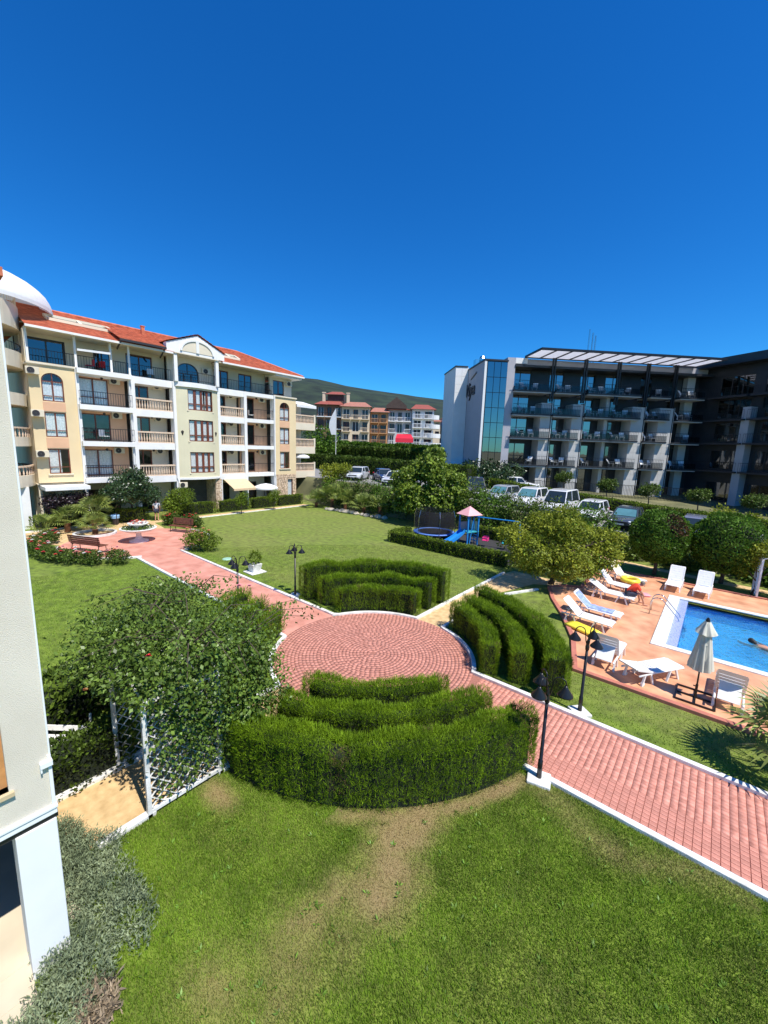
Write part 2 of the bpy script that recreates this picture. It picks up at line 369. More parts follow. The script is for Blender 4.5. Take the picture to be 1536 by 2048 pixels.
# rectangular pavers of the south-east path: nearest ones singly, the rest as one part
spath = bpy.data.objects['south_east_path']
pw, pd = .124, 2.26/23
pm = MB(); hx, hy = pw/2-.0032, pd/2-.0036
pm.add([(-hx,-hy,0),(hx,-hy,0),(hx,hy,0),(-hx,hy,0),(-hx+.004,-hy+.004,.013),(hx-.004,-hy+.004,.013),(hx-.004,hy-.004,.013),(-hx+.004,hy-.004,.013)],
       [(4,5,6,7),(0,1,5,4),(1,2,6,5),(2,3,7,6),(3,0,4,7)])
p0 = pm.build('paver', M['paver'], spath); first = True
V = []; F = []; cells = []
for i in range(104):
    for j in range(23):
        x = 3.02+i*pw; y = SEP[0]+.07+(j+.5)*(SEP[1]-SEP[0]-.14)/23
        if math.hypot(x-.1, y) < 3.22: continue
        cells.append((x, y))
cells.sort(key=lambda c: (c[0] > 9.9, math.hypot(c[0]-7.7, c[1]+8.97)))
for k, (x, y) in enumerate(cells):
    z = .009+random.uniform(-.0012, .0012)
    if k < 300:
        o = p0 if first else p0.copy()
        if not first: link(o, spath)
        first = False; o.location = (x, y, z); o.rotation_euler = (random.uniform(-.006, .006), random.uniform(-.006, .006), random.uniform(-.008, .008))
    else:
        pieces([(x-hx,y-hy,z),(x+hx,y-hy,z),(x+hx,y+hy,z),(x-hx,y+hy,z),(x-hx+.004,y-hy+.004,z+.013),(x+hx-.004,y-hy+.004,z+.013),(x+hx-.004,y+hy-.004,z+.013),(x-hx+.004,y+hy-.004,z+.013)])
me = npmesh('further_pavers', np.array(V), np.array(F)); me.materials.append(M['paver'])
o = bpy.data.objects.new('further_pavers', me); link(o, spath); o['kind'] = 'stuff'
# white kerbs
def kerb(name, line, w=.13, h=.085, m=None, z0=-.02):
    mb = MB(); n = len(line); P = [Vector((p[0], p[1])) for p in line]; L_, R_ = [], []
    for i, p in enumerate(P):
        d0 = (P[i]-P[i-1]).normalized() if i else (P[1]-P[0]).normalized()
        d1 = (P[i+1]-P[i]).normalized() if i < n-1 else d0
        nn = Vector((-(d0+d1).y, (d0+d1).x)).normalized(); k = 1/max(.5, nn.dot(Vector((-d0.y, d0.x))))
        L_.append(p+nn*w/2*k); R_.append(p-nn*w/2*k)
    vs = []
    for l, r in zip(L_, R_): vs += [(l.x,l.y,z0),(r.x,r.y,z0),(r.x,r.y,h),(l.x,l.y,h)]
    fs = [(0,1,2,3), (4*n-1,4*n-2,4*n-3,4*n-4)]
    for i in range(n-1):
        a = 4*i; b = a+4; fs += [(a+3,a+2,b+2,b+3),(a,a+3,b+3,b),(a+2,a+1,b+1,b+2)]
    mb.add(vs, fs); o = mb.build(name, m or M['kerb']); o['kind'] = 'structure'
    b = o.modifiers.new('bevel', 'BEVEL'); b.width = .012; b.segments = 2; b.limit_method = 'ANGLE'
    return o
rk = 3.14
def ang(y): return math.degrees(math.asin(y/rk))
kerb('garden_kerb', [(-16.3, 1.1)]+[(-8, 1.1)]+[(-3.05, 1.12)]+arc(rk, 159, 99.5)[1:]+[(NEP[0]-.03, 7), (NEP[0]-.03, 11.2)])
kerb('garden_kerb', [(1.75, 9.9), (NEP[1]+.04, 7.6)]+[(NEP[1]+.04, 3.12)]+arc(rk, 78, 22)[1:]+[(16, SEP[1]+.065)])
kerb('garden_kerb', [(16, SEP[0]-.065), (2.95, SEP[0]-.065)]+arc(rk, -24.5, -75)[1:]+[(SWP[1]+.06, -3.2), (SWP[1]+.06, -5.6)])
kerb('garden_kerb', [(SWP[1]+.06, -6.75), (SWP[1]+.06, -7.62)])
kerb('garden_kerb', [(SWP[0]-.06, -7.9), (SWP[0]-.06, -3.1)]+arc(rk, -102, -156)[1:]+[(-2.95, -1.26), (-16.3, -1.26)])
kerb('fountain_plaza_kerb', arc(4.15, 16, 110, 20, (-20.3, .2)), h=.10)
kerb('fountain_plaza_kerb', arc(4.15, -17, -110, 20, (-20.3, .2)), h=.10)
kerb('path_kerb', [(-25.95, 4.5), (-26.15, 19)], h=.05)
kerb('path_kerb', [(-27.55, -6), (-27.55, 0.2)], h=.12)
# ------------------------------------------------------------------ pool deck and pool
dk = MB(); zd = .055
deck_poly = [(5.15, 3.55), (4.55, 5.6), (3.6, 7.6), (2.75, 9.1), (2.15, 10.6), (2.55, 11.2), (3.3, 11.6), (3.2, 14.0), (3.6, 16.2), (6.6, 16.2), (6.6, 13.55), (6.6, 7.05), (6.6, 3.55)]
dk.quad(*[(x, y, zd) for x, y in deck_poly]); dk.quad((6.6,3.55,zd),(24,3.55,zd),(24,7.05,zd),(6.6,7.05,zd)); dk.quad((6.6,13.55,zd),(24,13.55,zd),(24,16.2,zd),(6.6,16.2,zd))
dk.quad((20.3,7.05,zd),(24,7.05,zd),(24,13.55,zd),(20.3,13.55,zd))
dk.build('pool_deck', M['deck'], kind='structure')
kerb('deck_edging', [(24, 3.47), (5.1, 3.47), (4.48, 5.6), (3.53, 7.6), (2.68, 9.1), (2.05, 10.6)], .16, .10, M['deckkerb'])
kerb('deck_edging', [(2.05, 10.6), (2.5, 11.28), (3.22, 11.68), (3.12, 14.0), (3.5, 16.28), (24, 16.28)], .14, .11, M['deckkerb'])
def mosaic(name, c1, c2, sc_=14):
    m = mat(name, c1, .25, .1, 3); nt = m.node_tree; N = nt.nodes; L = nt.links
    br = N.new('ShaderNodeTexBrick'); br.offset = 0; br.inputs['Scale'].default_value = sc_
    br.inputs['Color1'].default_value = (*c1,1); br.inputs['Color2'].default_value = (*c2,1); br.inputs['Mortar'].default_value = (.6,.62,.66,1)
    br.inputs['Mortar Size'].default_value = .03; br.inputs['Brick Width'].default_value = .5; br.inputs['Row Height'].default_value = .5
    L.new([n for n in N if n.type == 'TEX_COORD'][0].outputs['Object'], br.inputs['Vector']); L.new(br.outputs[0], N['Principled BSDF'].inputs['Base Color']); return m
M['mosaic'] = mosaic('blue_pool_mosaic', (.06,.48,.88), (.18,.64,.96), 7)
M['mosaicwall'] = mosaic('deep_blue_mosaic', (.02,.18,.60), (.03,.26,.68), 10)
M['mosaiclilac'] = mosaic('lilac_blue_mosaic', (.20,.27,.62), (.36,.42,.72), 12)
M['coping'] = mat('pale_coping_stone', (.74,.73,.66), .7, .1, 4, .1, 50)
pr = empty('swimming_pool', (6.6, 7.05, 0), 0, 'rectangular blue mosaic swimming pool with white coping beside the terracotta deck', 'swimming pool')
X1 = 13.7; W_ = .28
cp = MB(); cp.box(0, .42, 0, 6.5, -.2, .10); cp.build('coping', M['coping'], pr, bevel=.015)
cp = MB(); cp.box(.42, X1, 0, W_, -.2, .10); cp.build('coping', M['coping'], pr, bevel=.015)
cp = MB(); cp.box(.42, X1, 6.5-W_, 6.5, -.2, .10); cp.build('coping', M['coping'], pr, bevel=.015)
lg = MB(); lg.box(.42, .74, W_, 6.5-W_, -.9, .02); lg.build('mosaic_ledge', M['mosaiclilac'], pr)
wb = MB(); x0, x1, y0, y1, zb, zt = .74, X1, W_, 6.5-W_, -.62, -.2
wb.quad((x0,y0,zb),(x1,y0,zb),(x1,y1,zb),(x0,y1,zb)); wb.build('pool_floor', M['mosaic'], pr)
wb = MB(); wb.quad((x0,y1,zb),(x1,y1,zb),(x1,y1,.05),(x0,y1,.05)); wb.quad((x0,y0,zb),(x0,y0,.05),(x1,y0,.05),(x1,y0,zb)); wb.quad((x1,y0,zb),(x1,y0,.05),(x1,y1,.05),(x1,y1,zb)); wb.quad((x0+.002,y0,zb),(x0+.002,y1,zb),(x0+.002,y1,.0),(x0+.002,y0,.0))
wb.build('pool_walls', M['mosaicwall'], pr)
def watermat():
    m = bpy.data.materials.new('pool_water'); m.use_nodes = True; nt = m.node_tree; N = nt.nodes; L = nt.links; N.remove(N['Principled BSDF'])
    tc = N.new('ShaderNodeTexCoord'); nz = N.new('ShaderNodeTexNoise'); nz.inputs['Scale'].default_value = 4.0; nz.inputs['Detail'].default_value = 3; nz.inputs['Distortion'].default_value = 1.2
    mp = N.new('ShaderNodeMapping'); mp.inputs['Scale'].default_value = (1.3, .8, 1); L.new(tc.outputs['Object'], mp.inputs[0]); L.new(mp.outputs[0], nz.inputs[0])
    bp = N.new('ShaderNodeBump'); bp.inputs['Strength'].default_value = .9; bp.inputs['Distance'].default_value = .12; L.new(nz.outputs[0], bp.inputs['Height'])
    rf = N.new('ShaderNodeBsdfRefraction'); rf.inputs['IOR'].default_value = 1.2; rf.inputs[0].default_value = (.62,.92,1,1); rf.inputs['Roughness'].default_value = 0.0
    tr = N.new('ShaderNodeBsdfTransparent'); tr.inputs[0].default_value = (.62,.90,1,1)
    gl = N.new('ShaderNodeBsdfGlossy'); gl.inputs['Roughness'].default_value = .02
    for n in (rf, gl): L.new(bp.outputs[0], n.inputs['Normal'])
    fr = N.new('ShaderNodeFresnel'); fr.inputs[0].default_value = 1.33; L.new(bp.outputs[0], fr.inputs['Normal'])
    m0 = N.new('ShaderNodeMixShader'); m0.inputs[0].default_value = .5; L.new(tr.outputs[0], m0.inputs[1]); L.new(rf.outputs[0], m0.inputs[2])
    m1 = N.new('ShaderNodeMixShader'); L.new(fr.outputs[0], m1.inputs[0]); L.new(m0.outputs[0], m1.inputs[1]); L.new(gl.outputs[0], m1.inputs[2])
    L.new(m1.outputs[0], N['Material Output'].inputs[0]); return m
# rippled water: real wave relief so that the light breaks up on it
gx = np.linspace(.74, X1, 150); gy = np.linspace(W_, 6.5-W_, 90); X, Y = np.meshgrid(gx, gy)
Z = -.06+.055*(fbm(X*2.3+Y*.5, Y*2.6, 11)-.5)+.045*(fbm(X*5, Y*5+X*2, 17)-.5)
V = np.stack([X.ravel(), Y.ravel(), Z.ravel()], 1); n = len(gx)
F = np.array([(j*n+i, j*n+i+1, j*n+n+i+1, j*n+n+i) for j in range(len(gy)-1) for i in range(n-1)])
me = npmesh('water', V, F, smooth=True); me.materials.append(watermat())
o = bpy.data.objects.new('water', me); link(o, pr)
# ladder
ld = empty('pool_ladder', (6.75, 10.5, 0), 0, 'curved stainless steel ladder on the left edge of the pool', 'pool ladder')
for dy in (-.27, .27):
    mb = MB(); mb.tube([(-.55, dy, .05), (-.55, dy, .55)]+[(-.3-.25*math.cos(R(t)), dy, .55+.25*math.sin(R(t))) for t in range(20, 121, 20)]+[(.42, dy, .12), (.62, dy, -.35), (.62, dy, -.9)], .02, 8); mb.build('handrail', M['steel'], ld, smooth=True)
for z in (-.35, -.6):
    mb = MB(); mb.box(.54, .70, -.26, .26, z-.02, z); mb.build('rung', M['steel'], ld)
# playground floor
flat('playground_paving', [(-9.3, 12.9), (-.9, 12.9), (-.9, 18.6), (-9.3, 18.6)], .006, M['rubber'])
# ------------------------------------------------------------------ grass blades on the lawn
def occupied(x, y):
    r = np.hypot(x, y); q = r < 3.2
    q |= (x > 2.5) & (y > SEP[0]-.13) & (y < SEP[1]+.13)
    q |= (x < -2.5) & (y > NWP[0]-.13) & (y < NWP[1]+.13)
    q |= (y > 2.5) & (x > NEP[0]-.1) & (x < NEP[1]+.1) & (y < 11.3)
    q |= (y < -2.5) & (x > SWP[0]-.1) & (x < SWP[1]+.1) & (y > -7.7)
    q |= (x > 5.0-.45*np.clip(y-3.5, 0, 8)) & (y > 3.35) & (y < 16.5) & (x > 1.9)
    q |= (x < -.8) & (x > -9.4) & (y > 12.2) & (y < 18.8)
    q |= (x > .1) & (x < 2.4) & (y > 8) & (y < 12.2)
    q |= (x < 2.6) & (y < -7.75)
    q |= np.hypot(x+20.3, y-.2) < 4.3
    q |= (x < -25.8)
    return q
def scatter_grass(name, n, x0, x1, y0, y1, h, wd, cond, parent, seed):
    g = np.random.default_rng(seed)
    x = g.uniform(x0, x1, n); y = g.uniform(y0, y1, n); k = cond(x, y) & ~occupied(x, y)
    if h > .03: k &= (g.random(n) > .5*dryness(x, y))
    x, y = x[k], y[k]; n = len(x)
    a = g.uniform(0, 2*PI, n); le = g.uniform(0, .8, n); hh = h*g.uniform(.5, 1.25, n)*(1-.35*dryness(x, y)); ww = wd*g.uniform(.7, 1.3, n)
    wx, wy = np.cos(a)*ww/2, np.sin(a)*ww/2; b = a+g.uniform(.8, 2.3, n)
    V = np.zeros((n, 3, 3)); V[:,0] = np.stack([x-wx, y-wy, np.zeros(n)], 1); V[:,1] = np.stack([x+wx, y+wy, np.zeros(n)], 1)
    V[:,2] = np.stack([x+np.cos(b)*hh*le, y+np.sin(b)*hh*le, hh], 1)
    d = np.clip(dryness(x, y)+g.normal(0, .17, n), 0, 1)
    me = npmesh(name, V.reshape(-1, 3), np.arange(3*n).reshape(n, 3), {'dry': np.repeat(d, 3)}); me.materials.append(M['blade'])
    o = bpy.data.objects.new(name, me); link(o, None)
    return tag(o, None, None, None, 'stuff')
dcam = lambda x, y: np.hypot(x-7.738, y+8.973)
g1 = scatter_grass('near_grass', 620000, 0.6, 10.6, -8.7, -1.3, .052, .009, lambda x, y: (dcam(x, y) < 9.5) & ((x-7.738)*-.64+(y+8.973)*.768 > 2.6), None, 1)
tag(g1, 'short mown lawn grass in the foreground with a dry brown strip', 'grass')
g2 = scatter_grass('further_grass', 420000, -16, 10.8, -8.5, 13, .035, .016, lambda x, y: (dcam(x, y) >= 9.4) & (dcam(x, y) < 26), None, 2)
tag(g2, 'short mown lawn grass on the middle lawns between the hedges and paths', 'grass')
# ------------------------------------------------------------------ foliage tools
M['witherspray'] = mat('withered_thuja', (.15,.115,.035), .8, .3, 3, isl=.4)
T_LEAF = np.array([(0,0,0),(.28,.45,.05),(0,1,-.06),(-.28,.45,.05)]); F_LEAF = np.array([(0,1,2,3)])
T_SPRAY = np.array([(-.05,0,0),(.05,0,0),(0,1,0),  (-.03,.15,0),(.05,.3,0),(.24,.78,.06),  (-.05,.3,0),(.03,.15,0),(-.24,.78,-.05), (-.03,.35,.02),(.03,.35,-.02),(.03,.9,.22)])
F_SPRAY = np.arange(12).reshape(4, 3)
T_SPRAY2 = T_SPRAY[:9]; F_SPRAY2 = np.arange(9).reshape(3, 3)
def leaves(name, P, D, size, T, F, m, parent=None, seed=0, wid=1.0, Nh=None):
    g = np.random.default_rng(seed+11); n = len(P); D = norm(D)
    X = norm(np.cross(D, g.normal(size=(n, 3)) if Nh is None else Nh)); Z = np.cross(X, D)
    s = (size if hasattr(size, '__len__') else np.full(n, size))*g.uniform(.65, 1.3, n)
    V = P[:,None,:]+s[:,None,None]*(wid*T[None,:,0,None]*X[:,None,:]+T[None,:,1,None]*D[:,None,:]+T[None,:,2,None]*Z[:,None,:])
    k = len(T); FF = (F[None]+(np.arange(n)*k)[:,None,None]).reshape(-1, F.shape[1])
    me = npmesh(name, V.reshape(-1, 3), FF); me.materials.append(m)
    o = bpy.data.objects.new(name, me); link(o, parent); return o
def hedge_pts(path, w, h, n, closed, g, tilt=.5, wob=.05, hvar=.05, seed=0):
    """sample a hedge that follows a polyline: sides, top, ends"""
    P = np.array(path); seg = np.linalg.norm(np.diff(P, axis=0), axis=1); cum = np.r_[0, np.cumsum(seg)]; Ls = cum[-1]
    def at(t):
        i = np.clip(np.searchsorted(cum, t, side='right')-1, 0, len(seg)-1); f = ((t-cum[i])/seg[i])[:,None]
        q = P[i]*(1-f)+P[i+1]*f; d = (P[i+1]-P[i])/seg[i][:,None]; return q, d
    at_side, at_top, at_end = 2*h*Ls, w*Ls*1.5, 2*w*h
    tot = at_side+at_top+at_end; ns, ntp = int(n*at_side/tot), int(n*at_top/tot); ne = n-ns-ntp
    out = []; dirs = []; nh = []
    def hh(t): return h*(1+hvar*(fbm(t*1.1+seed, t*0+seed, 2)-.5)*2+.5*hvar*np.sin(t*2*PI/1.9+seed))
    def ww(t): return w/2*(1+wob*2*(vnoise(t*2.2+seed*3, t*0+5, 4)-.5)*2)
    rnd = .12*min(1, w)
    t = g.uniform(0, Ls, ns); q, d = at(t); nn = np.stack([-d[:,1], d[:,0]], 1); sd = np.where(g.random(ns) < .5, -1, 1)
    z = g.uniform(.0, 1, ns)*hh(t); bul = np.clip((z-hh(t)+rnd)/rnd, 0, 1)**2*rnd*.8
    off = sd*(ww(t)-np.abs(g.normal(0, .055, ns))+.015-bul+.03*np.sin(t*2*PI/.55+seed+z*.8)-.075*vnoise(t*11+seed*7, z*1.3+sd*9, 31)**2)
    p = np.c_[q+nn*off[:,None], z]; out.append(p); dirs.append(np.c_[nn*sd[:,None]*tilt, np.full(ns, .9)]+g.normal(0, .33, (ns, 3))); nh.append(np.c_[nn*sd[:,None], np.zeros(ns)]+g.normal(0, .45, (ns, 3)))
    t = g.uniform(0, Ls, ntp); q, d = at(t); nn = np.stack([-d[:,1], d[:,0]], 1); o_ = g.uniform(-1, 1, ntp)
    z = hh(t)-.06-.10*np.abs(o_)**3+g.normal(0, .02, ntp)
    p = np.c_[q+nn*(o_*ww(t))[:,None], z]; out.append(p); dirs.append(np.c_[nn*o_[:,None]*.35, np.full(ntp, .75)]+g.normal(0, .45, (ntp, 3))); nh.append(np.c_[np.zeros((ntp, 2)), np.ones(ntp)]+g.normal(0, .5, (ntp, 3)))
    if not closed and ne > 4:
        for e, m_ in ((0, ne//2), (1, ne-ne//2)):
            t = np.full(m_, .001 if e == 0 else Ls-.001); q, d = at(t); nn = np.stack([-d[:,1], d[:,0]], 1); o_ = g.uniform(-1, 1, m_); s_ = -1 if e == 0 else 1
            z = g.uniform(0, 1, m_)*hh(t)*(1-.08*np.abs(o_)**3); b_ = .28*w*(1-o_**2)+g.normal(0, .02, m_)
            p = np.c_[q+nn*(o_*w/2)[:,None]+d*(s_*b_)[:,None], z]; out.append(p); dirs.append(np.c_[d*s_*tilt+nn*o_[:,None]*.3, np.full(m_, .9)]+g.normal(0, .33, (m_, 3))); nh.append(np.c_[d*s_, np.zeros(m_)]+g.normal(0, .45, (m_, 3)))
    return np.concatenate(out), np.concatenate(dirs), np.concatenate(nh)
HID = [0]
def hedge(path, w, h, dens, size, label, m=None, group=None, T=T_SPRAY, F=F_SPRAY, tilt=.34, wob=.05, hvar=.05, z0=0.0, name='clipped_hedge', cat='hedge', zfun=None, extra=None):
    HID[0] += 1; sd = HID[0]; g = np.random.default_rng(100+sd)
    P = np.array(path); Ls = np.linalg.norm(np.diff(P, axis=0), axis=1).sum()
    n = int(dens*(2*h+1.5*w)*Ls)
    c = P.mean(0); root = empty(name, (c[0], c[1], z0), 0, label, cat, group)
    pts, dr, nh_ = hedge_pts(P, w, h, n, False, g, tilt, wob, hvar, sd)
    dz = np.zeros(len(pts)) if zfun is None else zfun(pts[:,0], pts[:,1])-z0
    pts = pts-np.array([c[0], c[1], 0]); pts[:,2] += dz
    if m is None:                      # thin growth at the foot, baring the dark core as base shading, a few withered spots and one old notch
        keep = ~((pts[:,2] < .11) & (g.random(len(pts)) < .7)); br = np.zeros(len(pts), bool)
        for q_ in range(4):
            i0 = g.integers(0, len(pts)); br |= (np.linalg.norm((pts-pts[i0])*np.array([1, 1, .45]), axis=1) < g.uniform(.08, .16)) & (g.random(len(pts)) < .45)
        if extra:
            dn = np.hypot(pts[:,0]+c[0]-extra[0], pts[:,1]+c[1]-extra[1]); br |= (dn < .20) & (g.random(len(pts)) < .5) & (pts[:,2] > .35)
            pts[:,2] *= 1-.17*np.exp(-(dn/.2)**2); keep &= ~((dn < .28) & (g.random(len(pts)) < .2))
        b2 = br & keep; leaves('withered_sprays', pts[b2], dr[b2], size, T, F, M['witherspray'], root, sd+500, Nh=nh_[b2])
        keep &= ~br; pts, dr, nh_ = pts[keep], dr[keep], nh_[keep]
    leaves('foliage', pts, dr, size, T, F, m or M['hedge'], root, sd, Nh=nh_)
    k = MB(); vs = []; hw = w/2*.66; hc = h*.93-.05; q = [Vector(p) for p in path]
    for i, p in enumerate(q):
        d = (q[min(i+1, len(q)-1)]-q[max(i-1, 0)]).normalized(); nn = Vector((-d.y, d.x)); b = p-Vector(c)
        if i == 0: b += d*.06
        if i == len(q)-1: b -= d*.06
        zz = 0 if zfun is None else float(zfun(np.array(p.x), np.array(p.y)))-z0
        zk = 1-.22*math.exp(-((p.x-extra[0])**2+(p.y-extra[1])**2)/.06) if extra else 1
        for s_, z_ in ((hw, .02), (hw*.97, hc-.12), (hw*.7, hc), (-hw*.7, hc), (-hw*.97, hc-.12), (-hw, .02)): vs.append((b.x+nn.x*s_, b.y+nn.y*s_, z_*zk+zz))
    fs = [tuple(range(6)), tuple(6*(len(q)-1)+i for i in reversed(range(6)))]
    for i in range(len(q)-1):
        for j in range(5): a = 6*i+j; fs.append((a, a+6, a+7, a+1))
    k.add(vs, fs); k.build('light_blocking_core', M['hedgecore'], root)  # solid dark core added to block light inside the foliage
    return root
quad_words = {'front': 'nearest the camera, in front of the round plaza', 'right': 'right of the round plaza, beside the pool deck', 'back': 'behind the round plaza on the lawn', 'left': 'left of the round plaza, behind the climbing rose'}
def quadrant(qn, a_lo, a_hi, hs, dens, size):
    for k, (r, w_, nm) in enumerate(((3.55, .50, 'innermost'), (4.40, .54, 'middle'), (5.33, .62, 'outermost'))):
        lo = a_lo[k]; hi = a_hi[k]
        hedge(arc(r, lo, hi, 26), w_, hs[k], dens, size, f'{nm} curved thuja hedge of the quarter {quad_words[qn]}', group='curved thuja hedges around the plaza', hvar=.07, extra=(3.17, -4.50) if (qn == 'front' and k == 2) else None)
quadrant('front', (-73, -76, -80), (-22, -15, -12), (1.20, 1.20, 1.24), 2500, .085)
quadrant('right', (23, 20, 17.5), (74, 77, 79), (1.0, 1.06, 1.18), 1500, .10)
quadrant('back', (103, 99, 97), (154, 160, 165), (.98, 1.2, 1.5), 1300, .11)
quadrant('left', (200, 197, 195), (248, 250, 252), (1.0, 1.05, 1.15), 420, .16)
# ------------------------------------------------------------------ facade tools (local frame: x along the facade, y inward, z up)
def wall_open(mb, x0, x1, z0, z1, y0, y1, ops):
    xs = sorted({x0, x1, *[o[0] for o in ops], *[o[1] for o in ops]}); xs = [x for x in xs if x0 <= x <= x1]
    for i in range(len(xs)-1):
        a, b = xs[i], xs[i+1]; c = (a+b)/2
        cuts = sorted([(o[2], o[3]) for o in ops if o[0] < c < o[1]]); z = z0
        for lo, hi in cuts:
            if lo > z: mb.box(a, b, y0, y1, z, lo)
            z = max(z, hi)
        if z < z1: mb.box(a, b, y0, y1, z, z1)
def window(parent, x0, x1, z0, z1, y, fm, n=2, transom=None, fw=.07, curtain='curtain', glass='glass', arch=False, door=False, depth=.06, curt=1.0):
    """frame with panes and curtain as its pieces; y = outer face of frame"""
    mb = MB(); top = z1
    if arch:
        r = (x1-x0)/2; cx = (x0+x1)/2; top = z1-r*.9
        pts = [(cx+r*math.cos(t), top+r*.9*math.sin(t)) for t in np.linspace(0, PI, 13)]
        pin = [(cx+(r-fw)*math.cos(t), top+(r*.9-fw)*math.sin(t)) for t in np.linspace(0, PI, 13)]
        for i in range(12):
            mb.add([(pts[i][0],y,pts[i][1]),(pts[i+1][0],y,pts[i+1][1]),(pin[i+1][0],y,pin[i+1][1]),(pin[i][0],y,pin[i][1]),
                    (pin[i][0],y+depth,pin[i][1]),(pin[i+1][0],y+depth,pin[i+1][1])], [(0,1,2,3),(3,2,5,4)])
    mb.box(x0, x0+fw, y, y+depth, z0, top); mb.box(x1-fw, x1, y, y+depth, z0, top)
    mb.box(x0+fw, x1-fw, y, y+depth, z0, z0+fw)
    mb.box(x0+fw, x1-fw, y, y+depth, top-fw, top)
    tz_ = z0+(top-z0)*transom if transom else None
    for i in range(1, n):
        x = x0+(x1-x0)*i/n; mb.box(x-fw*.6, x+fw*.6, y+.003, y+depth, z0+fw, top-fw)
    if tz_: 
        for i in range(n):
            a = x0+(x1-x0)*i/n+fw; b = x0+(x1-x0)*(i+1)/n-fw; mb.box(a, b, y+.005, y+depth, tz_-fw*.4, tz_+fw*.4)
    if arch: mb.box((x0+x1)/2-fw*.4, (x0+x1)/2+fw*.4, y+.003, y+depth, top, z1-fw)
    f = mb.build('window' if not door else 'glazed_door', fm, parent)
    for i in range(n):
        a = x0+(x1-x0)*i/n+fw*.5; b = x0+(x1-x0)*(i+1)/n-fw*.5
        p = MB(); p.quad((a,y+depth*.6,z0+fw*.5),(b,y+depth*.6,z0+fw*.5),(b,y+depth*.6,top-fw*.5),(a,y+depth*.6,top-fw*.5)); p.build('pane', M[glass], f)
    if arch:
        p = MB(); p.quad(*[(q[0], y+depth*.6, q[1]) for q in pin]); p.build('pane', M[glass], f)
    if curtain:
        c = MB(); k = 18; cw = (x1-x0)*curt
        for i in range(k):
            a = x0+cw*i/k; b = x0+cw*(i+1)/k; ya = y+.09+.03*(i % 2); yb = y+.09+.03*((i+1) % 2); c.quad((a,ya,z0+.02),(b,yb,z0+.02),(b,yb,top-.02),(a,ya,top-.02))
        c.build('curtain', M[curtain], f)
    return f
def balustrade(parent, x0, x1, z, y, h=.95, m='baluster', sp=.2):
    mb = MB(); n = max(2, int((x1-x0)/sp))
    mb.box(x0, x1, y-.09, y+.09, z+h-.13, z+h); mb.box(x0, x1, y-.08, y+.08, z, z+.10)
    for i in range(n):
        x = x0+(x1-x0)*(i+.5)/n; mb.lathe([(.035,.10),(.06,.22),(.062,.34),(.03,.55),(.045,.72),(.05,h-.13)], (x, y, z), 6)
    return mb.build('balustrade', M[m], parent)
def railing(parent, x0, x1, z, y, h=1.0, sp=.13, m='railblack', name='railing', t=.022, solid=None):
    mb = MB(); n = max(2, int((x1-x0)/sp))
    mb.box(x0, x1, y-t, y+t, z+h-.04, z+h); mb.box(x0, x1, y-t*.7, y+t*.7, z+.07, z+.10)
    for i in range(n+1):
        x = x0+(x1-x0)*i/n; mb.box(x-t*.45, x+t*.45, y-t*.4, y+t*.4, z+(.0 if i % 8 == 0 else .1), z+h-.04)
    return mb.build(name, M[m], parent)
def aircon(parent, x, y, z):
    mb = MB(); mb.box(x-.36, x+.36, y-.14, y+.12, z-.24, z+.24); a = mb.build('air_conditioner', M['cream'], parent, bevel=.02)
    f = MB(); f.lathe([(.02, 0), (.19, 0), (.21, .02)], (0, 0, 0), 16); f.warp(lambda p, q, r_: (x-.1+p, y-.165-r_*.5, z+q)); f.build('fan_grille', M['darkframe'], a)
    return a
# ------------------------------------------------------------------ cream apartment block
ap = empty('apartment_block', (-29.5, 8.6, 0), PI/2, 'long cream and yellow apartment block with orange roof, loggias and a central pediment', 'apartment building')
S0 = 8.6
def L_(s): return s-S0
FZ = [0, 3.42, 6.22, 8.92, 11.5]
def part(name, m, fn, **k): mb = MB(); fn(mb); return mb.build(name, M[m], ap, **k)
# yellow end walls with arched windows
for (a, b, wx0, wx1) in ((-2.95, -.2, -2.27, -1.02), (16.9, 19.75, 17.6, 18.85)):
    a, b, wx0, wx1 = L_(a), L_(b), L_(wx0), L_(wx1)
    ops = [(wx0, wx1, 3.8, 5.6), (wx0, wx1, 6.45, 8.2), (wx0, wx1, 8.95, 10.92)]
    mb = MB(); wall_open(mb, a, b, 3.15, 11.42, 0, .3, ops)
    r = (wx1-wx0)/2; cx = (wx0+wx1)/2; top = 10.92-r*.9
    for i in range(12):
        t0, t1 = PI*i/12, PI*(i+1)/12; p0 = (cx+r*math.cos(t0), top+r*.9*math.sin(t0)); p1 = (cx+r*math.cos(t1), top+r*.9*math.sin(t1))
        mb.add([(p0[0],0,p0[1]),(p0[0],0,10.92),(p1[0],0,10.92),(p1[0],0,p1[1]),(p0[0],.3,p0[1]),(p1[0],.3,p1[1])], [(0,1,2,3),(0,3,5,4)])
    mb.build('yellow_wall', M['yellow'], ap)
    for z0, z1 in ((5.66, 6.40), (8.26, 8.90)):
        mb = MB(); mb.box(wx0-.02, wx1+.02, -.03, -.003, z0, z1); mb.build('peach_panel', M['peach'], ap)
    mb = MB(); mb.box(wx0-.12, wx1+.12, -.10, .1, 3.70, 3.79); mb.build('window_sill', M['cream'], ap)
    for k, (o_, ar) in enumerate(zip(ops, (False, False, True))):
        window(ap, o_[0], o_[1], o_[2], o_[3], .04, M['brownframe'], 2, .27, arch=ar, curt=1.0 if k != 0 else .6)
    t = MB(); t.box(a-.05, b+.05, -.12, .3, 11.42, 11.56); t.build('cornice', M['cream'], ap)
    bk = MB(); bk.box(a+.05, b-.05, 1.6, 1.7, 3.2, 11.4); bk.build('room', M['interior'], ap)
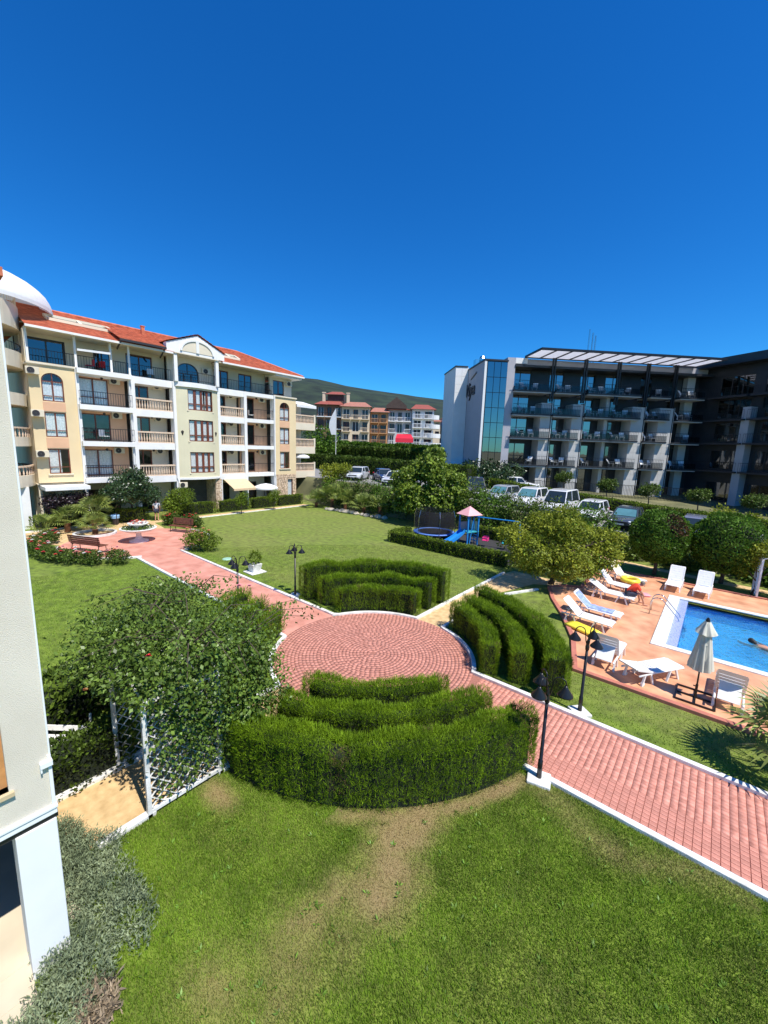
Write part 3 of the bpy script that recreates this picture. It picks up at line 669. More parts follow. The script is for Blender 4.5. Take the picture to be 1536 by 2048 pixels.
# loggias: (s0, s1, type)
log = ((-.15, 3.3, 'rail'), (3.6, 6.5, 'bal'), (10.8, 13.3, 'bal'), (13.6, 16.85, 'rail2'))
piers = [(3.3, 3.6), (6.5, 6.78), (10.55, 10.8), (13.3, 13.6), (16.75, 16.95), (-.3, -.1)]
for a, b in piers:
    mb = MB(); mb.box(L_(a), L_(b), -.14, .5, 0, 11.5); mb.build('white_pier', M['white'], ap)
for s0, s1, ty in log:
    a, b = L_(s0), L_(s1)
    mb = MB(); mb.box(a, b, 1.45, 1.6, 0, 11.5)
    mb = MB()
    for k in (1, 2, 3):
        z0, z1 = FZ[k], FZ[k+1]; wd_ = (b-a)
        d0, d1 = (a+.25, a+wd_*.66) if ty == 'rail' else (a+.1, a+wd_*.52)
        wall_open(mb, a, b, z0, z1-.1, 1.3, 1.45, [(d0, d1, z0+.08, z0+2.15)])
        window(ap, d0, d1, z0+.08, z0+2.15, 1.33, M['brownframe'], 2 if ty != 'rail' else 2, .3 if ty == 'rail' else None, .08, 'curtain' if (k+int(s0)) % 2 else None, 'glass', curt=.55 if ty != 'rail' else 1.0)
    mb.build('loggia_back_wall', M['peach'] if ty in ('rail', 'rail2') else M['cream'], ap)
    rm = MB(); rm.box(a, b, 2.6, 2.7, 3.2, 11.4); rm.build('room', M['interior'], ap)
    for k in (1, 2, 3, 4):
        z = FZ[k]; pr_ = .55 if ty == 'rail' else .10
        sl = MB(); sl.box(a-(.0 if ty != 'rail' else .12), b, -pr_, 1.45, z-(.36 if ty != 'bal' else .55), z); sl.build('floor_slab', M['white'], ap)
        if k < 4:
            if ty == 'bal': balustrade(ap, a+.02, b-.02, z, .02)
            elif ty == 'rail': railing(ap, a-.08, b-.05, z, -.48, 1.0, .16)
            else: railing(ap, a, b, z, .02, 1.0, .16)
            aircon(ap, b-.75, 1.08, z+2.1)
            lp = MB(); lp.lathe([(.02,0),(.09,.05),(.1,.16),(.04,.22)], ((a+b)/2, .7, z+2.05), 8); lp.build('ceiling_lamp', M['darkframe'], ap)
# bowed central bay
def bow(x, y, z): t = (x-L_(8.67))/2.0; return (x, y-.62*max(0, 1-t*t), z)
mb = MB(); n = 16; a, b = L_(6.78), L_(10.55); wops = [(7.65, 9.92, 3.62, 5.5), (7.65, 9.92, 6.46, 8.36), (7.65, 9.92, 9.2, 11.0)]
cuts = sorted({*[a+(b-a)*i/n for i in range(n+1)], L_(7.65), L_(9.92)})
for i in range(len(cuts)-1):
    c = (cuts[i]+cuts[i+1])/2; z = 3.12
    for o_ in wops:
        if L_(o_[0]) < c < L_(o_[1]): mb.box(cuts[i], cuts[i+1], 0, .25, z, o_[2]); z = o_[3]
    mb.box(cuts[i], cuts[i+1], 0, .25, z, 11.15)
mb.warp(bow).build('bowed_bay_wall', M['palegreen'], ap)
for z0, z1, pr_, nm in ((11.15, 11.55, .14, 'bay_cornice'), (3.02, 3.2, .10, 'bay_cornice')):
    mb = MB()
    for i in range(n): mb.box(a-.05+(b-a+.1)*i/n, a-.05+(b-a+.1)*(i+1)/n, -pr_, .6, z0, z1)
    mb.warp(bow).build(nm, M['white'], ap)
for z0, z1 in ((3.62, 5.5), (6.46, 8.36), (9.2, 11.0)):
    mb = MB(); x0, x1 = L_(7.65), L_(9.92); fw = .075
    mb.box(x0-.1, x1+.1, -.07, .0, z0-.1, z0-.01)
    mb.warp(bow).build('window_sill', M['cream'], ap)
    mb = MB(); xs = np.linspace(x0, x1, 5)
    for i, x in enumerate(xs): wv = .06 if i in (0, 4) else .1; mb.box(max(x0, x-wv), min(x1, x+wv), .06, .14, z0, z1)
    for i in range(4):
        for zz in (z0, z0+.5, z1-.09): mb.box(xs[i]+.05, xs[i+1]-.05, .07, .13, zz, zz+.085)
    f = mb.warp(bow).build('window', M['brownframe'], ap)
    for i in range(4):
        p = MB(); p.quad((xs[i]+.04,.10,z0),(xs[i+1]-.04,.10,z0),(xs[i+1]-.04,.10,z1),(xs[i]+.04,.10,z1)); p.warp(bow).build('pane', M['glass'], f)
    c = MB()
    for i in range(30):
        if i % 10 in (8, 9) and z0 > 9: continue
        u, v_ = x0+(x1-x0)*i/30, x0+(x1-x0)*(i+1)/30; c.quad((u,.17+.03*(i%2),z0),(v_,.17+.03*((i+1)%2),z0),(v_,.17+.03*((i+1)%2),z1),(u,.17+.03*(i%2),z1))
    c.warp(bow).build('curtain', M['curtain'], f)
mb = MB(); mb.box(a, b, 1.7, 1.8, 0, 11.4); mb.build('room', M['interior'], ap)
# top storey behind the terraces
mb = MB()
top_ops = [(L_(-2.6), L_(-.4), 11.6, 13.45), (L_(1.35), L_(2.5), 11.6, 13.3), (L_(3.6), L_(5.6), 11.6, 13.45), (L_(11.1), L_(12.6), 11.6, 13.4), (L_(13.7), L_(15.2), 11.6, 13.4)]
wall_open(mb, L_(-3), L_(6.6), 11.5, 13.75, 1.5, 1.7, top_ops[:3]); mb.build('penthouse_wall', M['cream'], ap); mb = MB(); wall_open(mb, L_(10.6), L_(16.8), 11.5, 13.75, 1.5, 1.7, top_ops[3:])
mb.build('penthouse_wall', M['cream'], ap)
mb = MB(); mb.box(L_(-2.95), L_(-2.75), .3, 10.4, 0, 13.7); mb.build('side_wall', M['cream'], ap); mb = MB(); mb.box(L_(-2.75), L_(19.5), 10.2, 10.4, 0, 13.7); mb.build('rear_wall', M['cream'], ap); mb = MB(); mb.box(L_(19.35), L_(19.55), 2.8, 10.2, 0, 13.5); mb.build('side_wall', M['cream'], ap)
for o_ in top_ops: window(ap, *o_, 1.55, M['darkframe'] if o_[0] < L_(3) else M['brownframe'], 2, None, .08, None, 'darkglass')
mb = MB(); mb.box(L_(-3), L_(16.8), 3.4, 3.5, 11.5, 13.7); mb.build('room', M['interior'], ap)
mb = MB(); mb.box(L_(-3), L_(6.6), -.05, 1.7, 11.38, 11.5); mb.box(L_(10.6), L_(16.9), -.05, 1.7, 11.38, 11.5); mb.build('terrace_floor', M['white'], ap)
mb = MB(); mb.box(L_(-2.9), L_(6.6), -.55, 3.4, 13.72, 13.8); mb.box(L_(10.6), L_(20.1), -.55, 3.4, 13.72, 13.8); mb.build('soffit', M['cream'], ap)
for s0, s1 in ((-2.9, 6.5), (10.9, 16.8)): railing(ap, L_(s0), L_(s1), 11.5, .02, .95, .17)
for s in (-2.85, -.15, 2.1, 3.35):
    mb = MB(); mb.box(L_(s)-.07, L_(s)+.07, -.02, .12, 11.5, 13.75); mb.build('terrace_post', M['white'], ap)
# right-hand penthouse box
mb = MB(); wall_open(mb, L_(16.8), L_(19.6), 11.56, 13.5, .6, .8, [(L_(17.2), L_(18.6), 11.7, 13.2)]); mb.box(L_(19.4), L_(19.6), .8, 5, 11.56, 13.5); mb.build('penthouse_wall', M['cream'], ap)
window(ap, L_(17.2), L_(18.6), 11.7, 13.2, .66, M['brownframe'], 2, None, .07, None, 'darkglass'); aircon(ap, L_(19.1), .4, 13.0)
mb = MB(); mb.box(L_(16.8), L_(20.2), -.5, 3.0, 13.5, 13.72); mb.build('eave_fascia', M['white'], ap)
# pediment on two posts with arched window behind
mb = MB(); pz = [(L_(6.05), 13.92), (L_(11.15), 13.92), (L_(11.15), 14.5), (L_(8.7), 15.62), (L_(6.05), 14.62)]
mb.xprism(pz, -.5, .1); mb.build('pediment', M['white'], ap)
mb = MB(); cx = L_(8.65); seg = [(cx+1.35*math.cos(t), 14.12+.95*math.sin(t)) for t in np.linspace(0, PI, 15)]
mb.xprism(seg, -.53, -.502); lun = mb.build('lunette_panel', M['cream'], ap)
mb = MB()
for i in range(14): 
    t0, t1 = PI*i/14, PI*(i+1)/14
    mb.add([(cx+q*math.cos(t), yy, 14.12+(q-.4)*math.sin(t)) for t in (t0, t1) for q in (1.35, 1.5) for yy in (-.6, -.5)], [(0,2,6,4),(2,3,7,6),(0,4,5,1)])
mb.box(cx-.13, cx+.13, -.6, -.52, 14.12, 15.06); mb.build('lunette_moulding', M['white'], lun)
for s in (6.65, 10.35):
    mb = MB(); mb.box(L_(s), L_(s)+.28, -.4, -.1, 11.55, 13.92); mb.build('pediment_post', M['white'], ap)
mb = MB(); wall_open(mb, L_(6.6), L_(10.6), 11.5, 13.9, .9, 1.1, [(L_(7.35), L_(9.35), 11.55, 13.4)])
r = 1.0; top = 13.4-r*.9; cx2 = L_(8.35)
for i in range(12):
    t0, t1 = PI*i/12, PI*(i+1)/12; p0 = (cx2+r*math.cos(t0), top+r*.9*math.sin(t0)); p1 = (cx2+r*math.cos(t1), top+r*.9*math.sin(t1))
    mb.add([(p0[0],.9,p0[1]),(p0[0],.9,13.4),(p1[0],.9,13.4),(p1[0],.9,p1[1])], [(0,1,2,3)])
mb.build('penthouse_wall', M['cream'], ap); window(ap, L_(7.35), L_(9.35), 11.55, 13.4, .95, M['darkframe'], 3, None, .07, None, 'darkglass', arch=True)
mb = MB(); mb.box(L_(6.6), L_(10.6), -.5, 1.1, 13.85, 13.92); mb.build('soffit', M['cream'], ap)
aircon(ap, L_(9.95), .7, 12.9)
mb = MB(); n = 20; xs = np.linspace(L_(6.8), L_(10.5), n+1)
for i in range(n):
    for zz in (12.45, 11.75): mb.box(xs[i], xs[i+1], -.02, .02, zz, zz+.035)
    mb.box(xs[i]-.01, xs[i]+.01, -.01, .01, 11.55, 12.45)
mb.warp(bow).build('railing', M['railblack'], ap)
# tiled roof with hips, tile rows in relief
def roof_quad(name, p00, p10, p11, p01, n, parent, m='tile'):
    """p00-p10 eave, p01-p11 ridge; overlapping tile courses as real steps"""
    A = [Vector(q) for q in (p00, p10, p11, p01)]; nr = (A[1]-A[0]).cross(A[3]-A[0]).normalized(); mb = MB()
    if nr.z < 0: nr = -nr
    for i in range(n):
        t0, t1 = i/n, (i+1)/n; l0, r0 = A[0].lerp(A[3], t0), A[1].lerp(A[2], t0); l1, r1 = A[0].lerp(A[3], t1), A[1].lerp(A[2], t1)
        mb.add([l0, r0, r0+nr*.05, l0+nr*.05, r1+nr*.012, l1+nr*.012], [(0,1,2,3),(3,2,4,5)])
    return mb.build(name, M[m], parent)
ez, rz_ = 13.80, 16.25
roof_quad('roof', (L_(-2.95),-.65,ez), (L_(6.6),-.65,ez), (L_(6.6),5,rz_), (L_(-2.95),5,rz_), 22, ap)
roof_quad('roof', (L_(6.6),.15,ez+.346), (L_(10.8),.15,ez+.346), (L_(10.8),5,rz_), (L_(6.6),5,rz_), 18, ap)
roof_quad('roof', (L_(10.8),-.65,ez), (L_(20.35),-.65,ez), (L_(15.6),5,rz_), (L_(10.8),5,rz_), 22, ap)
roof_quad('roof', (L_(20.35),-.65,ez), (L_(20.35),10.6,ez), (L_(15.6),5,rz_), (L_(15.6),5,rz_), 22, ap)
roof_quad('roof', (L_(20.35),10.6,ez), (L_(-2.95),10.6,ez), (L_(-2.95),5,rz_), (L_(15.6),5,rz_), 12, ap)
mb = MB(); mb.tube([(L_(-2.95),5,rz_+.04),(L_(15.6),5,rz_+.04),(L_(20.3),-.6,ez+.06)], .11, 8); mb.build('ridge_tiles', M['tile'], ap)
mb = MB(); mb.box(L_(-2.95), L_(6.5), -.72, -.6, ez-.12, ez+.03); mb.box(L_(10.9), L_(20.4), -.72, -.6, ez-.12, ez+.03); mb.build('gutter', M['white'], ap)
# pediment gable roof
for s0, s1, z0, z1 in ((6.0, 8.7, 14.66, 15.72), (11.2, 8.7, 14.54, 15.72)):
    roof_quad('gable_roof', (L_(s0),-.62,z0), (L_(s0),3.4,z0), (L_(s1),3.4,z1), (L_(s1),-.62,z1), 8, ap)
# low porch roof left of pediment
roof_quad('porch_roof', (L_(2.5),-1.0,14.02), (L_(5.85),-1.0,14.02), (L_(5.85),2.6,15.4), (L_(2.5),2.6,15.4), 12, ap)
mb = MB(); mb.box(L_(2.5), L_(5.85), -1.05, -.9, 13.88, 14.02); mb.bar((L_(2.6),-.95,13.92),(L_(2.6),.1,13.4),.08,.1); mb.bar((L_(5.75),-.95,13.92),(L_(5.75),.1,13.3),.08,.1); mb.build('porch_fascia', M['darkframe'], ap)
# roof windows (cream framed cut-outs)
for s0, s1, t0, t1 in ((-1.2, 2.8, .42, .60), (11.6, 13.6, .30, .48)):
    zf = lambda y: ez+(rz_-ez)*(y+.65)/5.65; y0, y1 = -.65+5.65*t0, -.65+5.65*t1; mb = MB()
    for p_, q_ in (((L_(s0),y0),(L_(s1),y0)), ((L_(s1),y0),(L_(s1)-.0,y1)), ((L_(s1),y1),(L_(s0),y1)), ((L_(s0),y1),(L_(s0),y0)), ((L_((s0+s1)/2),y0),(L_((s0+s1)/2),y1))):
        mb.bar((p_[0],p_[1],zf(p_[1])+.12), (q_[0],q_[1],zf(q_[1])+.12), .22, .2)
    rw = mb.build('roof_window', M['cream'], ap)
    p = MB(); p.quad((L_(s0),y0,zf(y0)+.10),(L_(s1),y0,zf(y0)+.10),(L_(s1),y1,zf(y1)+.10),(L_(s0),y1,zf(y1)+.10)); p.build('pane', M['darkglass'], rw)
mb = MB(); mb.box(L_(5.7), L_(5.95), 3.6, 3.85, 15.3, 16.35); mb.box(L_(5.66), L_(5.99), 3.56, 3.89, 16.35, 16.42); mb.build('chimney', M['tile'], ap)
# end balconies on the right corner
for k in (1, 2, 3):
    z = FZ[k]; mb = MB(); mb.box(L_(19.75), L_(22.8), .3, 2.6, z-.75, z); mb.build('floor_slab', M['cream'], ap)
    balustrade(ap, L_(19.78), L_(22.8), z, .4); 
    mb = MB(); mb.box(L_(22.7), L_(22.85), .35, 2.6, z, z+.95); mb.build('parapet', M['cream'], ap)
    mb = MB(); mb.box(L_(22.62), L_(22.84), .3, .5, z, z+1.05); mb.box(L_(19.77), L_(19.97), .3, .5, z, z+1.05); mb.build('balustrade_post', M['cream'], ap)
mb = MB(); wall_open(mb, L_(19.55), L_(22.5), 0, 11.4, 2.6, 2.8, [(L_(20.2), L_(21.4), z+.1, z+2.1) for z in FZ[:4]]); mb.box(L_(19.55), L_(19.75), .3, 2.6, 0, 11.4); mb.build('side_wall', M['cream'], ap)
for z in FZ[:4]: window(ap, L_(20.2), L_(21.4), z+.1, z+2.1, 2.66, M['brownframe'], 2, None, .08, None, 'darkglass')
# awning on the top right balcony
mb = MB(); mb.add([(L_(19.9),2.5,11.55),(L_(22.7),2.5,11.55),(L_(22.7),.0,10.95),(L_(19.9),.0,10.95),(L_(22.7),.0,10.65),(L_(19.9),.0,10.65)], [(0,1,2,3),(3,2,4,5)]); mb.build('awning', M['whitecanvas'], ap)
# ground floor
mb = MB(); wall_open(mb, L_(-3), L_(10.8), 0, 3.15, 1.8, 2.0, [(L_(7.6), L_(10.0), .1, 2.0), (L_(3.8), L_(5.6), .1, 2.3), (L_(.2), L_(2.6), .1, 2.3)]); wall_open(mb, L_(10.8), L_(17), 0, 3.15, 2.2, 2.4, [(L_(11.2), L_(12.8), .1, 2.3), (L_(13.9), L_(16.0), .1, 2.3)]); mb.build('ground_floor_wall', M['cream'], ap)
for (s0, s1, zt, y, cu) in ((7.6, 10.0, 2.0, 1.85, 'teal_curtain'), (3.8, 5.6, 2.3, 1.85, None), (.2, 2.6, 2.3, 1.85, None), (11.2, 12.8, 2.3, 2.25, None), (13.9, 16.0, 2.3, 2.25, None)):
    window(ap, L_(s0), L_(s1), .1, zt, y, M['darkframe'], 2, None, .09, cu, 'glass')
mb = MB(); mb.box(L_(-3), L_(17), 3.6, 3.7, 0, 3.1); mb.build('room', M['interior'], ap)
mb = MB(); mb.box(L_(-3), L_(17), .2, 2.2, 3.0, 3.08); mb.build('soffit', M['cream'], ap)
# stone clad ground-floor walls
def stonewall(s0, s1, y0, y1, z1, hole_=None):
    mb = MB(); wall_open(mb, L_(s0), L_(s1), 0, z1, y0, y1, [hole_] if hole_ else []); w_ = mb.build('stone_wall', M['stone'], ap)
    z = .04; g = random.Random(int(s0*10))
    while z < z1-.1:
        hh = g.uniform(.16, .3); hh = min(hh, z1-z-.02); x = L_(s0)+.02
        while x < L_(s1)-.1:
            ww = min(g.uniform(.2, .5), L_(s1)-x-.02)
            if not (hole_ and x+ww > hole_[0] and x < hole_[1] and z+hh > hole_[2] and z < hole_[3]):
                q = MB(); j = lambda: g.uniform(-.03, .03)
                q.add([(x+.01+abs(j()),y0-.002,z+.01),(x+ww-.012,y0-.002,z+.01+abs(j())),(x+ww-.012-abs(j()),y0-.002,z+hh-.012),(x+.01,y0-.002,z+hh-.012-abs(j())),
                       (x+.03,y0-.04,z+.03),(x+ww-.04,y0-.045,z+.035),(x+ww-.045,y0-.04,z+hh-.035),(x+.03,y0-.045,z+hh-.03)], [(4,5,6,7),(0,1,5,4),(1,2,6,5),(2,3,7,6),(3,0,4,7)])
                q.build('stone', M['stone'], w_)
            x += ww
        z += hh
stonewall(10.1, 10.78, -.12, 1.8, 3.0); stonewall(16.96, 19.75, 0, .4, 3.14, (L_(18.6), L_(19.3), .3, 2.6))
window(ap, L_(18.6), L_(19.3), .3, 2.6, .1, M['brownframe'], 1, None, .07, 'curtain')
# awnings at ground level
mb = MB(); mb.add([(L_(10.9),.2,3.05),(L_(13.3),.2,3.05),(L_(13.6),-1.5,2.05),(L_(11.2),-1.5,2.05),(L_(13.6),-1.5,1.85),(L_(11.2),-1.5,1.85)], [(0,1,2,3),(3,2,4,5)]); mb.build('awning', mat('beige_canvas', (.62,.46,.28), .85, .06, 5), ap)
mb = MB(); mb.box(L_(-2.9), L_(-.3), -1.6, .1, 2.72, 2.98); mb.build('canopy_fascia', M['white'], ap)
mb = MB(); mb.add([(L_(-.2),1.2,13.1),(L_(1.9),1.2,13.25),(L_(2.0),-.35,12.95),(L_(-.1),-.35,12.85)], [(0,1,2,3)]); mb.add([(L_(-.1),-.35,12.85),(L_(2.0),-.35,12.95),(L_(2.0),-.35,12.8),(L_(-.1),-.35,12.7)], [(0,1,2,3)]); mb.build('awning', M['whitecanvas'], ap)
aircon(ap, L_(7.0), -.2, 2.55); aircon(ap, L_(-2.75), -.35, 10.9); aircon(ap, L_(-2.7), -.35, 8.05); aircon(ap, L_(-2.65), -.35, 5.25)
for s in (6.55, 16.8, 3.2):
    mb = MB(); mb.tube([(L_(s), -.2, 11.5), (L_(s), -.2, 3.2), (L_(s)+.1, -.2, 2.9), (L_(s)+.1, -.2, .05)], .055, 8); mb.build('downpipe', M['white'], ap)
for s in (7.15, 10.2):
    mb = MB(); mb.lathe([(.02,-.25),(.1,0),(.12,.12),(.02,.2)], (L_(s), -.25, 7.2), 8); mb.build('wall_lamp', M['darkframe'], ap)
# round corner tower on the left with curved balconies
tc_ = (L_(-6.6), 1.9); tr_ = 3.75
mb = MB(); mb.lathe([(tr_-.9, 0), (tr_-.9, 14.6)], (tc_[0], tc_[1], 0), 40); mb.build('tower_wall', M['peach'], ap, smooth=True)
for z0, z1 in ((2.95, 3.75), (5.75, 6.4), (8.5, 9.3), (11.0, 12.05), (13.55, 15.1)):
    mb = MB(); mb.lathe([(tr_-1.2, z0), (tr_, z0), (tr_, z1), (tr_-.16, z1), (tr_-.16, z0+.3), (tr_-1.2, z0+.3)], (tc_[0], tc_[1], 0), 40); mb.build('curved_parapet', M['cream'] if z0 > 1 else M['white'], ap, smooth=False)
for z in (3.75, 6.4):
    mb = MB()
    for i in range(64): t = 2*PI*i/64; mb.lathe([(.035, 0), (.06, .12), (.03, .35), (.05, .55)], (tc_[0]+(tr_-.09)*math.cos(t), tc_[1]+(tr_-.09)*math.sin(t), z), 5)
    mb.lathe([(tr_-.18, .55), (tr_, .55), (tr_, .66), (tr_-.18, .66)], (tc_[0], tc_[1], z), 40); mb.build('balustrade', M['baluster'], ap)
for z, h in ((12.05, .55), (15.1, .7)):
    mb = MB()
    for i in range(90): t = 2*PI*i/90; p_ = (tc_[0]+(tr_-.08)*math.cos(t), tc_[1]+(tr_-.08)*math.sin(t)); mb.box(p_[0]-.012, p_[0]+.012, p_[1]-.012, p_[1]+.012, z, z+h)
    mb.lathe([(tr_-.1, h-.04), (tr_-.06, h-.04), (tr_-.06, h), (tr_-.1, h), (tr_-.1, h-.04)], (tc_[0], tc_[1], z), 40); mb.build('railing', M['railblack'] if z < 13 else M['cream'], ap)
for k, z in enumerate((3.7, 6.4, 9.2, 12.0)):
    for t in (250, 285, 320):
        q = MB(); r_ = tr_-.88; pts = [(tc_[0]+r_*math.cos(R(t+d)), tc_[1]+r_*math.sin(R(t+d))) for d in (-13, 0, 13)]
        for i in range(2): q.quad((*pts[i], z), (*pts[i+1], z), (*pts[i+1], z+1.45), (*pts[i], z+1.45))
        q.build('dark_window', M['darkglass'], ap)
for t in (268, 322):
    mb = MB(); c_ = (tc_[0]+(tr_-.25)*math.cos(R(t)), tc_[1]+(tr_-.25)*math.sin(R(t))); mb.box(c_[0]-.25, c_[0]+.25, c_[1]-.25, c_[1]+.25, 0, 2.95); mb.build('porch_pillar', M['white'], ap)
# white domed canopy on the tower roof
mb = MB(); mb.lathe([(4.6*math.cos(t), 2.35*math.sin(t)) for t in np.linspace(0, PI/2-.02, 10)], (L_(-5.2), 3.6, 15.6), 32); mb.lathe([(4.62, -.25), (4.62, .02)], (L_(-5.2), 3.6, 15.6), 32); mb.build('white_dome', M['whitecanvas'], ap, smooth=True)
# ------------------------------------------------------------------ near wing of the building the picture is taken from
nw = empty('near_apartment_wing', (2.185, -8.235, 0), PI/2, 'cream rendered wall of the nearest building with white pillar, cut by the left picture edge', 'building')
mb = MB(); wall_open(mb, -8, -.0, 2.14, 7.95, 0, .3, [(-1.9, -.37, 2.62, 4.15), (-1.9, -.37, 5.3, 7.0)]); mb.build('rendered_wall', M['nearwall'], nw)
mb = MB(); mb.box(-8, -.0, .3, 5.0, 2.14, 7.95); 
mb = MB(); mb.box(-.3, 0, .3, 5, 2.14, 7.95); mb.build('end_wall', M['nearwall'], nw)
mb = MB(); mb.box(-.028, .006, -.022, .3, 2.2, 2.86); mb.box(-.012, .006, -.012, .3, 2.86, 7.95); mb.build('corner_trim', M['whitepaint'], nw, bevel=.004)
mb = MB(); mb.box(-8, .012, -.025, .35, 2.085, 2.16); mb.box(-8, .02, -.04, .35, 2.16, 2.20); mb.build('base_moulding', M['whitepaint'], nw, bevel=.006)
mb = MB(); mb.box(-8, .02, .02, .35, 2.0, 2.085); mb.build('painted_shade_strip', M['darkframe'], nw)  # solid dark strip standing in for the shade under the moulding
mb = MB(); mb.box(-.37, .0, .0, .42, 0, 2.0); mb.build('white_pillar', M['whitepaint'], nw, bevel=.008)
mb = MB(); mb.box(-8, .2, .42, 6, -.05, .03); mb.box(-8, -.37, -.6, .42, -.05, .03); fl = mb.build('porch_floor', mat('beige_floor_tile', (.62,.54,.40), .5, .1, 2), nw)
for i in range(6):
    for j in range(3):
        q = MB(); q.box(-.42-.4*(i+1)+.006, -.42-.4*i-.006, -.55+.4*j+.006, -.55+.4*(j+1)-.006, .031, .036); q.build('floor_tile', bpy.data.materials['beige_floor_tile'], fl)
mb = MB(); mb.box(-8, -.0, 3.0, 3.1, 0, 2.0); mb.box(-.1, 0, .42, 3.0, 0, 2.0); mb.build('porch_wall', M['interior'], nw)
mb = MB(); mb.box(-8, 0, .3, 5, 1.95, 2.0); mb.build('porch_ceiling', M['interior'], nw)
for z0, z1 in ((2.62, 4.15), (5.3, 7.0)):
    f = window(nw, -1.9, -.37, z0, z1, .10, mat('pine_frame', (.52,.25,.09), .5, .15, 6), 2, None, .07, None, 'darkglass')
    q = MB(); q.box(-2.0, -.33, -.05, .1, z0-.05, z0); q.build('window_sill', mat('ochre_sill', (.56,.44,.26), .7, .1, 5), f)
mb = MB(); mb.box(-.10, .012, -.06, .02, 2.74, 2.80); mb.box(-.10, -.085, -.055, 0, 2.69, 2.74); mb.build('pipe_bracket', M['whitepaint'], nw)
mb = MB(); mb.box(-8, .02, -.03, 5, 7.95, 8.00); mb.box(-8, .05, -.05, 5, 8.00, 8.08); mb.build('roof_eave', M['tile'], nw)
mb = MB(); mb.box(-8, .03, -.03, 5, 8.08, 8.12); mb.build('gutter', M['white'], nw)
# ------------------------------------------------------------------ modern hotel
M['smokeglass'] = glassmat('smoked_balcony_glass', (.35,.38,.4), .03)
M['panel'] = mat('pale_grey_cladding', (.50,.49,.47), .6, .05, 1.2, .05, 30)
M['whitepanel'] = mat('white_cladding', (.74,.74,.72), .6, .04, 1.2)
M['greypanel'] = mat('grey_cladding', (.40,.39,.42), .6, .05, 1.2)
M['darkpanel'] = mat('charcoal_cladding', (.022,.024,.030), .45, .2, 1.5)
M['translucent'] = mat('opal_canopy_panel', (.88,.88,.90), .5, .03, 3, transl=.62)
hx_, hy_ = camw(14.4, 46.5+.095*14.4)
HROT = math.atan2(.640+.768*.095, .768-.640*.095)
ho_ = empty('hotel', (hx_, hy_, 0), HROT, 'dark modern hotel with grey panel piers, balconies and a white roof pergola', 'hotel')
def hp(name, m, fn, par=None, **k): mb = MB(); fn(mb); return mb.build(name, M[m], par or ho_, **k)
ROWS = [5.15, 8.35, 11.0, 13.6]
BAYS = [(0.0, 4.2), (4.9, 7.8), (8.8, 12.0), (12.0, 15.3), (16.6, 19.0), (20.4, 23.3)]
mb = MB(); ops = []
for r_, z in enumerate([1.6]+ROWS):
    for a, b in BAYS:
        wz = z+.05; ops.append((a+.15, a+.15+(b-a)*.62, wz, wz+2.35 if r_ else wz+3.0))
wall_open(mb, -.9, 24.5, 1.0, 16.3, 1.6, 1.8, ops); mb.build('dark_facade_wall', M['darkpanel'], ho_)
for o_ in ops: window(ho_, *o_, 1.66, M['darkframe'], 2, None, .07, None, 'blueglass' if o_[0] < 9 or o_[2] > 13 else 'darkglass')
hp('rooms', 'interior', lambda q: q.box(-.9, 24.5, 3.4, 3.5, 1, 16.3))
for r_, z in enumerate(ROWS):
    for k, (a, b) in enumerate(BAYS):
        e = .25 if r_ < 3 else .1
        sl = MB(); sl.box(a-.12, b+e, -.75, 1.6, z-.30, z-.12); sl.build('balcony_slab', M['darkpanel'], ho_)
        sl = MB(); sl.box(a-.10, b+e-.02, -.70, 1.6, z-.40, z-.302); sl.build('slab_edge', M['panel'], ho_)
        railing(ho_, a-.1, b+e-.02, z-.12, -.70, 1.05, .2, 'railblack', 'balcony_railing', .02)
        gp = MB(); gp.quad((a-.08,-.68,z-.1),(b+e-.04,-.68,z-.1),(b+e-.04,-.68,z+.55),(a-.08,-.68,z+.55)); gp.build('balcony_glass', M['smokeglass'], ho_)
for a, b in ((3.55, 4.75), (7.4, 8.68), (14.85, 16.4), (18.35, 20.1)):
    pn = MB(); pn.box(a, b, -.1, 1.6, 1.0, 12.2); pier = pn.build('panel_pier', M['panel'], ho_)
    z = 1.6
    while z < 12.1:
        zz = min(z+.66, 12.19)
        for p_, q_ in ((a+.01, (a+b)/2-.006), ((a+b)/2+.006, b-.01)):
            t = MB(); t.box(p_, q_, -.125, -.102, z, zz-.014); t.build('cladding_panel', M['panel'], pier)
        z = zz
    tr = MB(); tr.box(b+.004, b+.09, -.16, 1.6, 1.0, 12.3); tr.build('metal_edge', M['darkpanel'], ho_)
    tr = MB(); tr.box(b+.092, b+.15, -.14, 1.5, 1.0, 12.28); tr.build('pale_edge', M['whitepanel'], ho_)
hp('thin_pier', 'panel', lambda q: q.box(11.75, 12.15, .3, 1.6, 1.0, 13.2)); hp('thin_pier', 'panel', lambda q: q.box(22.3, 23.3, .9, 1.6, 1.0, 16.2))
hp('facade_edge', 'greypanel', lambda q: q.box(-.95, -.02, -.2, 1.8, 1.0, 17.0))
for x in (4.4, 8.2, 12.3, 15.9, 19.4): hp('black_post', 'railblack', lambda q: (q.box(x-.22, x-.06, -.62, -.46, 12.3, 17.1), q.box(x+.06, x+.22, -.62, -.46, 12.3, 17.1)), kind=None)
hp('parapet', 'greypanel', lambda q: q.box(.0, 24.5, .6, 1.3, 16.32, 17.1)); hp('dark_cornice', 'darkpanel', lambda q: q.box(-.05, 24.5, -.3, 1.6, 16.05, 16.3)); hp('roof_corner', 'whitepanel', lambda q: q.box(.2, 1.6, .3, .59, 16.5, 17.12))
hp('roof', 'greypanel', lambda q: q.box(-.9, 24.5, 1.3, 14, 16.7, 16.95))
